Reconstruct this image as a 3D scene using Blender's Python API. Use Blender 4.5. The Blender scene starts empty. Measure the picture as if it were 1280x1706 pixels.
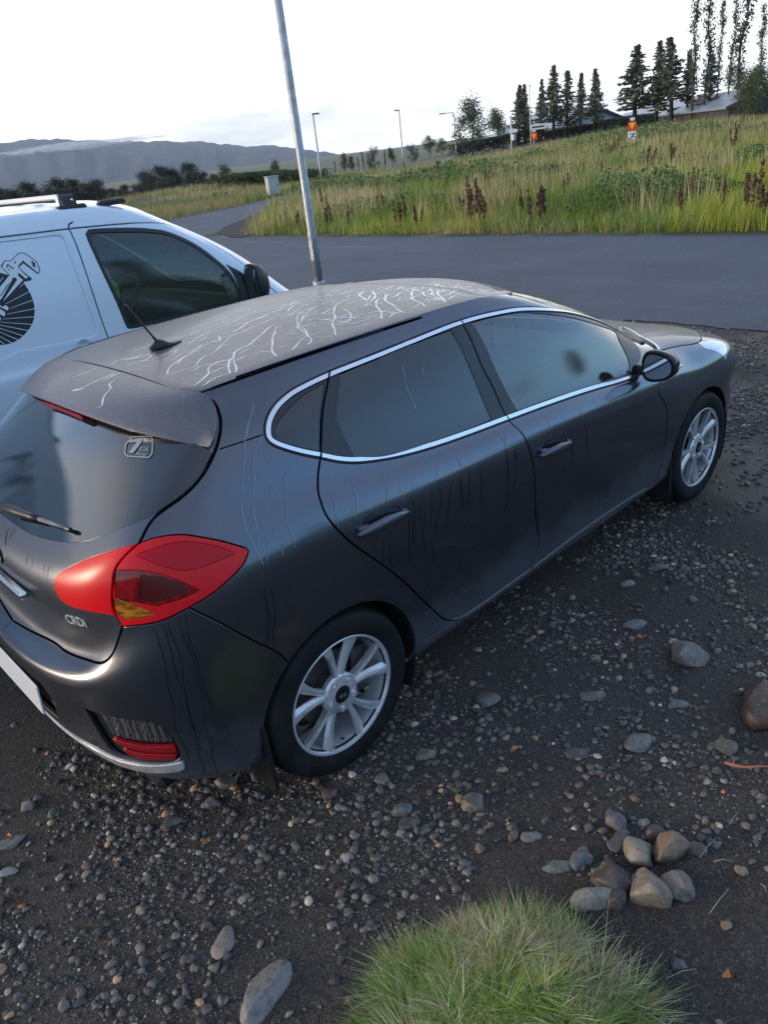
import bpy, math, random
import numpy as np
from mathutils import Vector, Matrix
from mathutils.bvhtree import BVHTree
from mathutils.geometry import delaunay_2d_cdt
random.seed(7); RNG = np.random.default_rng(11)
SC = bpy.context.scene; COL = SC.collection
V = Vector
# ------------------------------------------------------------------ helpers
def link(name, me, parent=None, mat=None):
    o = bpy.data.objects.new(name, me); COL.objects.link(o)
    if parent is not None: o.parent = parent
    if mat is not None and me is not None:
        me.materials.clear()
        for m in (mat if isinstance(mat, (list, tuple)) else [mat]): me.materials.append(m)
    return o
def tag(o, label=None, cat=None, group=None, kind=None):
    if label: o['label'] = label
    if cat: o['category'] = cat
    if group: o['group'] = group
    if kind: o['kind'] = kind
    return o
def empty(name, loc=(0, 0, 0), rz=0, label=None, cat=None, group=None):
    o = bpy.data.objects.new(name, None); COL.objects.link(o)
    o.location = loc; o.rotation_euler = (0, 0, rz); o.empty_display_size = .2
    return tag(o, label, cat, group)
def np_mesh(name, vs, fs, smooth=True, normals=None, colors=None, mat_idx=None):
    """vs (n,3); fs: (m,3|4) array or list of lists"""
    me = bpy.data.meshes.new(name)
    vs = np.asarray(vs, dtype=np.float32)
    if isinstance(fs, np.ndarray):
        m, k = fs.shape
        me.vertices.add(len(vs)); me.vertices.foreach_set('co', vs.ravel())
        me.loops.add(m*k); me.loops.foreach_set('vertex_index', fs.astype(np.int32).ravel())
        me.polygons.add(m)
        me.polygons.foreach_set('loop_start', np.arange(0, m*k, k, dtype=np.int32))
        me.update(calc_edges=True)
    else:
        me.from_pydata([tuple(map(float, v)) for v in vs], [], [tuple(map(int, f)) for f in fs]); me.update()
    me.polygons.foreach_set('use_smooth', np.full(len(me.polygons), smooth, dtype=bool))
    if mat_idx is not None: me.polygons.foreach_set('material_index', np.asarray(mat_idx, dtype=np.int32))
    if colors is not None:
        a = me.color_attributes.new('tint', 'FLOAT_COLOR', 'POINT')
        c = np.ones((len(vs), 4), np.float32); c[:, :3] = colors; a.data.foreach_set('color', c.ravel())
    me.validate()
    if normals is not None and len(me.vertices) == len(vs):
        me.normals_split_custom_set_from_vertices([tuple(map(float, n)) for n in normals])
    return me
def rotz(a):
    c, s = math.cos(a), math.sin(a); return np.array([[c, -s, 0], [s, c, 0], [0, 0, 1.]])
class MB:
    """collects primitive shapes, then links them as one mesh"""
    def __init__(s): s.v = []; s.f = []
    def add(s, vs, fs):
        b = len(s.v); s.v += [tuple(map(float, v)) for v in vs]; s.f += [tuple(int(i)+b for i in f) for f in fs]; return s
    def box(s, c, d, R=None, bev=0.0):
        c = np.array(c, float); h = np.array(d, float)/2
        if bev <= 0:
            P = np.array([[x, y, z] for x in (-1, 1) for y in (-1, 1) for z in (-1, 1)])*h
            F = [(0, 1, 3, 2), (4, 6, 7, 5), (0, 4, 5, 1), (2, 3, 7, 6), (0, 2, 6, 4), (1, 5, 7, 3)]
        else:
            b = min(bev, h.min()*.9); P = []; idx = {}
            for x in (-1, 1):
                for y in (-1, 1):
                    for z in (-1, 1):
                        q = np.array([x, y, z])*h
                        for a in range(3):
                            w = q.copy()
                            for k in range(3):
                                if k != a: w[k] -= b*np.sign(w[k])
                            idx[(x, y, z, a)] = len(P); P.append(w)
            F = []
            for a in range(3):
                o = [k for k in range(3) if k != a]
                for sg in (-1, 1):
                    f = []
                    for (p, q) in ((-1, -1), (1, -1), (1, 1), (-1, 1)):
                        t = [0, 0, 0]; t[a] = sg; t[o[0]] = p; t[o[1]] = q; f.append(idx[(*t, a)])
                    F.append(f)
            for a in range(3):
                o = [k for k in range(3) if k != a]
                for p in (-1, 1):
                    for q in (-1, 1):
                        t0 = [0, 0, 0]; t1 = [0, 0, 0]; t0[a] = -1; t1[a] = 1
                        for t in (t0, t1): t[o[0]] = p; t[o[1]] = q
                        F.append([idx[(*t0, o[0])], idx[(*t1, o[0])], idx[(*t1, o[1])], idx[(*t0, o[1])]])
            for x in (-1, 1):
                for y in (-1, 1):
                    for z in (-1, 1): F.append([idx[(x, y, z, a)] for a in range(3)])
            P = np.array(P)
        if R is not None: P = P@np.array(R).T
        return s.add(P+c, F)
    def tube(s, pts, rad, n=10, cap=True):
        pts = [np.array(p, float) for p in pts]; rad = rad if hasattr(rad, '__len__') else [rad]*len(pts)
        vs = []; fs = []; prev = None
        for i, p in enumerate(pts):
            d = pts[min(i+1, len(pts)-1)]-pts[max(i-1, 0)]; d /= np.linalg.norm(d)+1e-12
            a = prev if prev is not None else (np.array([0, 0, 1.]) if abs(d[2]) < .9 else np.array([1., 0, 0]))
            u = a-d*(a@d); u /= np.linalg.norm(u)+1e-12; w = np.cross(d, u); prev = u
            for k in range(n):
                t = 2*math.pi*k/n; vs.append(p+rad[i]*(math.cos(t)*u+math.sin(t)*w))
        for i in range(len(pts)-1):
            for k in range(n):
                fs.append((i*n+k, i*n+(k+1) % n, (i+1)*n+(k+1) % n, (i+1)*n+k))
        if cap: fs.append(tuple(range(n))[::-1]); fs.append(tuple(range((len(pts)-1)*n, len(pts)*n)))
        return s.add(vs, fs)
    def lathe(s, prof, n=48, c=(0, 0, 0), axis='y', closed=False, ang=(0, 2*math.pi)):
        """prof: (r, a) pairs; a along axis"""
        vs = []; m = len(prof); full = abs(ang[1]-ang[0]-2*math.pi) < 1e-6; N = n if full else n+1
        for k in range(N):
            t = ang[0]+(ang[1]-ang[0])*k/n
            for r, a in prof:
                if axis == 'y': vs.append((c[0]+r*math.cos(t), c[1]+a, c[2]+r*math.sin(t)))
                elif axis == 'z': vs.append((c[0]+r*math.cos(t), c[1]+r*math.sin(t), c[2]+a))
                else: vs.append((c[0]+a, c[1]+r*math.cos(t), c[2]+r*math.sin(t)))
        fs = []
        for k in range(n):
            k2 = (k+1) % N
            for i in range(m if closed else m-1): fs.append((k*m+i, k2*m+i, k2*m+(i+1) % m, k*m+(i+1) % m))
        return s.add(vs, fs)
    def prism(s, poly, a, b, axis=1):
        """poly: 2-D outline in the other two axes, extruded along axis from a to b"""
        n = len(poly); vs = []
        for t in (a, b):
            for p in poly:
                q = list(p); q.insert(axis, t); vs.append(q)
        fs = [tuple(range(n)), tuple(range(2*n-1, n-1, -1))]+[(i, (i+1) % n, n+(i+1) % n, n+i) for i in range(n)]
        return s.add(vs, fs)
    def build(s, name, mat=None, parent=None, smooth=False, autos=None):
        me = bpy.data.meshes.new(name); me.from_pydata(s.v, [], s.f); me.validate()
        import bmesh
        bm = bmesh.new(); bm.from_mesh(me); bmesh.ops.recalc_face_normals(bm, faces=bm.faces)
        if autos:
            for f in bm.faces: f.smooth = True
            for e in bm.edges:
                if len(e.link_faces) == 2 and e.calc_face_angle(0) > math.radians(autos): e.smooth = False
        bm.to_mesh(me); bm.free()
        if smooth: me.polygons.foreach_set('use_smooth', np.full(len(me.polygons), True, dtype=bool))
        return link(name, me, parent, mat)
# ------------------------------------------------------------------ camera (calibrated on the wheels)
CW, CH = 1280, 1706
CAMP = np.array([-1.1819, -2.559, 1.9771]); YAW, PITCH, ROLL, FPX = .8522, .4486, -.1192, 1248.31
def cam_axes():
    cy, sy, cp, sp = math.cos(YAW), math.sin(YAW), math.cos(PITCH), math.sin(PITCH)
    f = np.array([cy*cp, sy*cp, -sp]); r = np.array([sy, -cy, 0.]); u = np.cross(r, f)
    c, s = math.cos(ROLL), math.sin(ROLL)
    return r*c+u*s, u*c-r*s, f
CR, CU, CF = cam_axes()
def pray(px, py): return CF+(px-CW/2)/FPX*CR-(py-CH/2)/FPX*CU
def bp(px, py, ax, val):
    d = pray(px, py); return CAMP+d*((val-CAMP[ax])/d[ax])
def bpd(px, py, dist):
    """point on the pixel's ray at this horizontal distance"""
    d = pray(px, py); return CAMP+d*dist/math.hypot(d[0], d[1])
cam = bpy.data.cameras.new('camera'); co = bpy.data.objects.new('camera', cam); COL.objects.link(co)
M = Matrix(((CR[0], CU[0], -CF[0], CAMP[0]), (CR[1], CU[1], -CF[1], CAMP[1]), (CR[2], CU[2], -CF[2], CAMP[2]), (0, 0, 0, 1)))
co.matrix_world = M
cam.sensor_fit = 'VERTICAL'; cam.sensor_height = 36.0; cam.lens = 36.0*FPX/CH; cam.clip_start = .05; cam.clip_end = 20000
SC.camera = co
# ------------------------------------------------------------------ material helpers
def mat(name, base=(.5, .5, .5), rough=.5, metal=0., **kw):
    m = bpy.data.materials.new(name); m.use_nodes = True; b = m.node_tree.nodes['Principled BSDF']
    b.inputs['Base Color'].default_value = (*base, 1); b.inputs['Roughness'].default_value = rough; b.inputs['Metallic'].default_value = metal
    for k, v in kw.items(): b.inputs[k.replace('_', ' ')].default_value = v
    return m
class NT:
    def __init__(s, m): s.t = m.node_tree; s.n = s.t.nodes; s.b = s.n.get('Principled BSDF')
    def new(s, ty, **kw):
        n = s.n.new(ty)
        for k, v in kw.items():
            if hasattr(n, k) and k not in ('inputs',): setattr(n, k, v)
        return n
    def l(s, a, b): s.t.links.new(a, b)
    def val(s, n, i, v):
        if hasattr(v, 'is_output') or isinstance(v, bpy.types.NodeSocket): s.l(v, n.inputs[i])
        else: n.inputs[i].default_value = v
    def coord(s, which='Object', scale=(1, 1, 1), loc=(0, 0, 0), rot=(0, 0, 0)):
        t = s.new('ShaderNodeTexCoord'); m = s.new('ShaderNodeMapping')
        m.inputs['Scale'].default_value = scale; m.inputs['Location'].default_value = loc; m.inputs['Rotation'].default_value = rot
        s.l(t.outputs[which], m.inputs[0]); return m.outputs[0]
    def noise(s, vec, scale=5, detail=4, rough=.55, dist=0, out='Fac'):
        n = s.new('ShaderNodeTexNoise'); s.l(vec, n.inputs['Vector'])
        s.val(n, 'Scale', scale); s.val(n, 'Detail', detail); s.val(n, 'Roughness', rough); s.val(n, 'Distortion', dist)
        return n.outputs[out]
    def vor(s, vec, scale=5, feature='F1', out='Distance', rnd=1.):
        n = s.new('ShaderNodeTexVoronoi'); n.feature = feature; s.l(vec, n.inputs['Vector']); s.val(n, 'Scale', scale)
        s.val(n, 'Randomness', rnd); return n.outputs[out]
    def ramp(s, fac, stops, interp='LINEAR'):
        n = s.new('ShaderNodeValToRGB'); n.color_ramp.interpolation = interp; e = n.color_ramp.elements
        while len(e) < len(stops): e.new(.5)
        for i, (p, c) in enumerate(stops):
            e[i].position = p; c = c if hasattr(c, '__len__') else (c, c, c); e[i].color = (*c[:3], 1)
        s.l(fac, n.inputs[0]); return n.outputs[0]
    def math(s, op, a, b=None, c=None, clamp=False):
        n = s.new('ShaderNodeMath'); n.operation = op; n.use_clamp = clamp
        for i, v in enumerate((a, b, c)):
            if v is not None: s.val(n, i, v)
        return n.outputs[0]
    def mix(s, fac, a, b, blend='MIX'):
        n = s.new('ShaderNodeMix'); n.data_type = 'RGBA'; n.blend_type = blend
        s.val(n, 0, fac)
        for i, v in ((6, a), (7, b)):
            if isinstance(v, bpy.types.NodeSocket): s.l(v, n.inputs[i])
            else: n.inputs[i].default_value = (*v[:3], 1) if hasattr(v, '__len__') else (v, v, v, 1)
        return n.outputs[2]
    def vmix(s, fac, a, b):
        n = s.new('ShaderNodeMix'); n.data_type = 'VECTOR'; s.val(n, 0, fac); s.l(a, n.inputs[4]); s.l(b, n.inputs[5]); return n.outputs[1]
    def vadd(s, a, b, sc=1.):
        k = s.new('ShaderNodeVectorMath'); k.operation = 'MULTIPLY_ADD'; s.l(b, k.inputs[0]); k.inputs[1].default_value = (sc, sc, sc); s.l(a, k.inputs[2]); return k.outputs[0]
    def bump(s, h, strength=.3, dist=.01, normal=None):
        n = s.new('ShaderNodeBump'); s.l(h, n.inputs['Height']); s.val(n, 'Strength', strength); s.val(n, 'Distance', dist)
        if normal is not None: s.l(normal, n.inputs['Normal'])
        return n.outputs[0]
    def sep(s, v):
        n = s.new('ShaderNodeSeparateXYZ'); s.l(v, n.inputs[0]); return n.outputs
    def comb(s, x, y, z):
        n = s.new('ShaderNodeCombineXYZ')
        for i, v in enumerate((x, y, z)): s.val(n, i, v)
        return n.outputs[0]
    def set(s, name, v): s.val(s.b, name, v)
# ------------------------------------------------------------------ spline surface and panel cutting
def bs_w(t):
    return np.stack([(1-t)**3, 3*t**3-6*t**2+4, -3*t**3+3*t**2+3*t+1, t**3], -1)/6
def bs_dw(t):
    return np.stack([-3*(1-t)**2, 9*t**2-12*t, -9*t**2+6*t+3, 3*t**2], -1)/6
class Surf:
    """tensor cubic B-spline through a net [row v][col u] of (x,y,z), y>=0 ; mirrored to y<0 (right side).
    first and last column lie on the centre plane."""
    def __init__(s, net, cy=0.0, sweep=.85):
        P = np.array(net, float)
        s.R, s.Cn, _ = P.shape; s.cy = cy
        Q = P.copy(); s.ctl = s.pad(Q)
        for _ in range(6):
            U, Vv = np.meshgrid(np.arange(s.Cn), np.arange(s.R)); S = s.ev(U.ravel(), Vv.ravel(), raw=True).reshape(P.shape)
            Q = Q+(P-S)*sweep; Q[:, 0, 1] = 0; Q[:, -1, 1] = 0; s.ctl = s.pad(Q)
        s.build()
    def pad(s, Q):
        m = np.array([1, -1, 1.])
        A = np.concatenate([Q[:, 1:2]*m, Q, Q[:, -2:-1]*m], 1)
        return np.concatenate([2*A[:1]-A[1:2], A, 2*A[-1:]-A[-2:-1]], 0)
    def ev(s, u, v, raw=False, der=False):
        u = np.clip(np.asarray(u, float), 0, s.Cn-1-1e-9); v = np.clip(np.asarray(v, float), 0, s.R-1-1e-9)
        iu = np.floor(u).astype(int); iv = np.floor(v).astype(int); tu = u-iu; tv = v-iv
        wu, wv = bs_w(tu), bs_w(tv)
        G = s.ctl[(iv[:, None]+np.arange(4))[:, :, None], (iu[:, None]+np.arange(4))[:, None, :]]
        S = np.einsum('na,nb,nabc->nc', wv, wu, G)
        if der:
            Su = np.einsum('na,nb,nabc->nc', wv, bs_dw(tu), G); Sv = np.einsum('na,nb,nabc->nc', bs_dw(tv), wu, G)
        if not raw:
            S = S*np.array([1, -1, 1.])+np.array([0, s.cy, 0])
            if der: Su = Su*np.array([1, -1, 1.]); Sv = Sv*np.array([1, -1, 1.])
        if der:
            N = np.cross(Su, Sv); N /= np.linalg.norm(N, axis=1, keepdims=True)+1e-12
            return S, Su, Sv, N*s.nsign
        return S
    nsign = 1.
    def build(s, k=10):
        nu, nv = (s.Cn-1)*k+1, (s.R-1)*k+1
        U, Vv = np.meshgrid(np.linspace(0, s.Cn-1, nu), np.linspace(0, s.R-1, nv)); s.gu, s.gv = U.ravel(), Vv.ravel()
        S, _, _, N = s.ev(s.gu, s.gv, der=True)
        mid = len(S)//2
        # outward = away from the centre plane
        if N[(nv//3)*nu+nu//2][1] > 0: s.nsign = -1.
        I = np.arange(nu*nv).reshape(nv, nu); a, b, c, d = I[:-1, :-1].ravel(), I[:-1, 1:].ravel(), I[1:, 1:].ravel(), I[1:, :-1].ravel()
        s.tri = np.concatenate([np.stack([a, b, c], 1), np.stack([a, c, d], 1)]); s.gS = S
        s.bvh = BVHTree.FromPolygons([tuple(p) for p in S], [tuple(map(int, t)) for t in s.tri])
    def to_uv(s, loc, idx):
        t = s.tri[idx]; A, B, C = s.gS[t]; v0, v1, v2 = B-A, C-A, np.array(loc)-A
        d00, d01, d11, d20, d21 = v0@v0, v0@v1, v1@v1, v2@v0, v2@v1; den = d00*d11-d01*d01+1e-18
        b = (d11*d20-d01*d21)/den; c = (d00*d21-d01*d20)/den; a = 1-b-c
        return np.array([a*s.gu[t[0]]+b*s.gu[t[1]]+c*s.gu[t[2]], a*s.gv[t[0]]+b*s.gv[t[1]]+c*s.gv[t[2]]])
    def cast(s, o, d):
        loc, n, i, dist = s.bvh.ray_cast(V(o), V(d).normalized())
        if loc is None:
            best = None; dn = V(d).normalized()
            for t in np.linspace(.5, 7, 260):
                l, n, i2, ds = s.bvh.find_nearest(V(o)+dn*t)
                if best is None or ds < best[0]: best = (ds, l, i2)
            loc, i = best[1], best[2]
        return s.to_uv(loc, i)
    def pt(s, p):
        k = p[0]
        if k == 'uv': return np.array(p[1:3], float)
        if k == 's': return s.cast((p[1], s.cy-3, p[2]), (0, 1, 0))
        if k == 'r': return s.cast((-4, s.cy-p[1], p[2]), (1, 0, 0))
        if k == 'f': return s.cast((8, s.cy-p[1], p[2]), (-1, 0, 0))
        if k == 't': return s.cast((p[1], s.cy-p[2], 4), (0, 0, -1))
        return s.cast(CAMP, pray(p[0], p[1]))
    def curve(s, pts, step=.012, smooth=True):
        """pts -> dense uv polyline; a repeated point keeps a sharp corner"""
        q = [s.pt(p) for p in pts]; out = []
        n = len(q)
        for i in range(n-1):
            p1, p2 = q[i], q[i+1]
            if np.allclose(p1, p2, atol=1e-6): continue
            p0 = q[i-1] if i > 0 and smooth else p1; p3 = q[i+2] if i+2 < n and smooth else p2
            if np.allclose(p0, p1, atol=1e-6): p0 = 2*p1-p2
            if np.allclose(p3, p2, atol=1e-6): p3 = 2*p2-p1
            L = np.linalg.norm(s.ev([p2[0]], [p2[1]])-s.ev([p1[0]], [p1[1]])); m = max(1, int(L/step))
            for k in range(m):
                t = k/m
                if smooth: x = .5*((2*p1)+(-p0+p2)*t+(2*p0-5*p1+4*p2-p3)*t*t+(-p0+3*p1-3*p2+p3)*t**3)
                else: x = p1+(p2-p1)*t
                out.append(x)
        out.append(q[-1]); return np.array(out)
    def offset(s, c, dist, closed=False):
        """offset a uv polyline by dist metres to its left (as seen along it, outside view)"""
        S, Su, Sv, N = s.ev(c[:, 0], c[:, 1], der=True)
        if closed: T = np.roll(S, -1, 0)-np.roll(S, 1, 0)
        else: T = np.gradient(S, axis=0)
        T /= np.linalg.norm(T, axis=1, keepdims=True)+1e-12
        B = np.cross(N, T)*(dist if np.isscalar(dist) else np.asarray(dist)[:, None])
        a, b, d = (Su*Su).sum(1), (Su*Sv).sum(1), (Sv*Sv).sum(1); e, f = (Su*B).sum(1), (Sv*B).sum(1); D = a*d-b*b+1e-15
        return c+np.stack([(d*e-b*f)/D, (a*f-b*e)/D], 1)
    def strip(s, c, w): return np.concatenate([s.offset(c, w/2), s.offset(c, -w/2)[::-1]])
def inpoly(P, poly):
    x, y = P[:, 0], P[:, 1]; r = np.zeros(len(P), bool); bb0, bb1 = poly.min(0), poly.max(0)
    k = np.where((x >= bb0[0]) & (x <= bb1[0]) & (y >= bb0[1]) & (y <= bb1[1]))[0]
    if not len(k): return r
    x, y = x[k], y[k]; q = np.zeros(len(k), bool); a = poly; b = np.roll(poly, -1, 0)
    for (x0, y0), (x1, y1) in zip(a, b):
        if y0 == y1: continue
        q ^= ((y0 > y) != (y1 > y)) & (x < (x1-x0)*(y-y0)/(y1-y0)+x0)
    r[k] = q; return r
def cut_panels(S, layers, su=.30, sv=.10, grid=.026, base='body_panel'):
    """layers: [(region name, uv polygon)] painted in order; returns {name: (tri uv)}"""
    sc = np.array([su, sv]); pts = []; edges = []
    gu = np.arange(0, S.Cn-1+1e-6, 1/max(1, round(su/grid))); gv = np.arange(0, S.R-1+1e-6, 1/max(1, round(sv/grid)))
    occ = set(); cell = .008
    for _, poly in layers:
        q = np.clip(poly, [0, 0], [S.Cn-1, S.R-1])*sc
        b = len(pts); n = len(q)
        for p in q: pts.append(p); occ.add((int(p[0]/cell), int(p[1]/cell)))
        edges += [(b+i, b+(i+1) % n) for i in range(n)]
    for i, a in enumerate(gu):
        for j, b in enumerate(gv):
            border = i in (0, len(gu)-1) or j in (0, len(gv)-1)
            p = (a*su, b*sv); c = (int(p[0]/cell), int(p[1]/cell))
            if border or not any((c[0]+dx, c[1]+dy) in occ for dx in (-1, 0, 1) for dy in (-1, 0, 1)): pts.append(np.array(p))
    out = delaunay_2d_cdt([V((float(p[0]), float(p[1]))) for p in pts], edges, [], 0, 1e-5, False)
    vs = np.array([tuple(v) for v in out[0]])/sc; fs = np.array([f for f in out[2] if len(f) == 3])
    cen = vs[fs].mean(1); reg = np.zeros(len(fs), int); names = [base]
    for nm, poly in layers:
        if nm not in names: names.append(nm)
        reg[inpoly(cen, poly)] = names.index(nm)
    return vs, fs, reg, names
def panel_mesh(S, cut, name, off=0., skirt=.012, both=True, side=-1, bevel=0.0022):
    """mesh of one region; side -1 right, +1 left, both = symmetric part welded on the centre plane"""
    vs, fs, reg, names = cut
    if name not in names: print('NO REGION', name); return None
    F = fs[reg == names.index(name)]
    if not len(F): print('EMPTY', name); return None
    used = np.unique(F); mp = -np.ones(len(vs), int); mp[used] = np.arange(len(used)); F = mp[F]; uv = vs[used]
    P, Su, Sv, N = S.ev(uv[:, 0], uv[:, 1], der=True)
    # orient faces with the outward normal
    fn = np.cross(P[F[:, 1]]-P[F[:, 0]], P[F[:, 2]]-P[F[:, 0]]); flip = (fn*N[F].sum(1)).sum(1) < 0; F[flip] = F[flip][:, ::-1]
    from collections import Counter
    E = np.concatenate([F[:, [0, 1]], F[:, [1, 2]], F[:, [2, 0]]]); key = {}
    for a, b in E: key[(a, b)] = 1
    bd = [(a, b) for a, b in key if (b, a) not in key]
    eps = 1e-4
    cen = lambda i: uv[i, 0] < eps or uv[i, 0] > S.Cn-1-eps
    bd = [(a, b) for a, b in bd if not (cen(a) and cen(b))]
    O = P+N*off
    if skirt and bevel:   # pull the border in a touch so the edge rolls over
        pass
    V_ = [O]; NN = [N]; FF = [F]; base = len(O)
    if skirt and bd:
        ids = sorted({i for e in bd for i in e}); m = {i: k for k, i in enumerate(ids)}; ids = np.array(ids)
        # inward direction in the surface
        inn = np.zeros((len(ids), 3))
        for a, b in bd:
            t = O[b]-O[a]; d = np.cross(N[a], t); inn[m[a]] += d; inn[m[b]] += d
        inn /= np.linalg.norm(inn, axis=1, keepdims=True)+1e-12
        r0 = O[ids]; r1 = O[ids]-inn*bevel*.0-N[ids]*skirt
        nn = -inn; nb = (N[ids]+nn); nb /= np.linalg.norm(nb, axis=1, keepdims=True)+1e-12
        rb = O[ids]-inn*0-N[ids]*bevel
        # bevel: move the outer ring inward by bevel
        O2 = O.copy(); O2[ids] = O[ids]+inn*bevel; V_[0] = O2
        V_ += [rb, rb, r1]; NN += [nn, nn, nn]
        nk = len(ids); qs = []
        for a, b in bd:
            A, B = m[a], m[b]
            qs.append((a, base+A, base+B)); qs.append((a, base+B, b))
            qs.append((base+nk+A, base+2*nk+A, base+2*nk+B)); qs.append((base+nk+A, base+2*nk+B, base+nk+B))
        FF.append(np.array(qs))
    Vv = np.concatenate(V_); Nn = np.concatenate(NN); Fv = np.concatenate(FF)
    mir = np.array([1, -1, 1.]); c = np.array([0, S.cy, 0])
    if both:
        n = len(Vv); mm = np.arange(n)+n; w = np.where(np.abs(Vv[:, 1]-S.cy) < 1e-4)[0]
        Vm = (Vv-c)*mir+c; Nm = Nn*mir
        Nn[w, 1] = 0; Nm[w, 1] = 0; Nn[w] /= np.linalg.norm(Nn[w], axis=1, keepdims=True)+1e-12; Nm[w] = Nn[w]
        mm2 = mm.copy(); mm2[w[w < base]] = w[w < base]
        Vv = np.concatenate([Vv, Vm]); Nn = np.concatenate([Nn, Nm]); Fv = np.concatenate([Fv, mm2[Fv][:, ::-1]])
    elif side > 0:
        Vv = (Vv-c)*mir+c; Nn = Nn*mir; Fv = Fv[:, ::-1]
    # flow coordinate for water runs: distance along the body, height
    if not hasattr(S, 'arc'):
        ug = np.linspace(0, S.Cn-1, 400); L_ = S.ev(ug, np.full(400, S.R*.45)); S.arc = (ug, np.concatenate([[0], np.cumsum(np.linalg.norm(np.diff(L_, axis=0), axis=1))]))
    fa = np.interp(uv[:, 0], *S.arc); fl = [fa]
    if skirt and bd: fl += [fa[ids]]*3
    fl = np.concatenate(fl)
    if both: fl = np.concatenate([fl, -fl-1.])
    elif side > 0: fl = -fl-1.
    use = np.unique(Fv); mp = -np.ones(len(Vv), int); mp[use] = np.arange(len(use))
    me = np_mesh(name, Vv[use], mp[Fv], True, Nn[use])
    if len(me.vertices) == len(use):
        a_ = me.attributes.new('flow', 'FLOAT_VECTOR', 'POINT'); a_.data.foreach_set('vector', np.stack([fl[use], Vv[use, 2], 0*fl[use]], 1).astype(np.float32).ravel())
    return me
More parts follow.
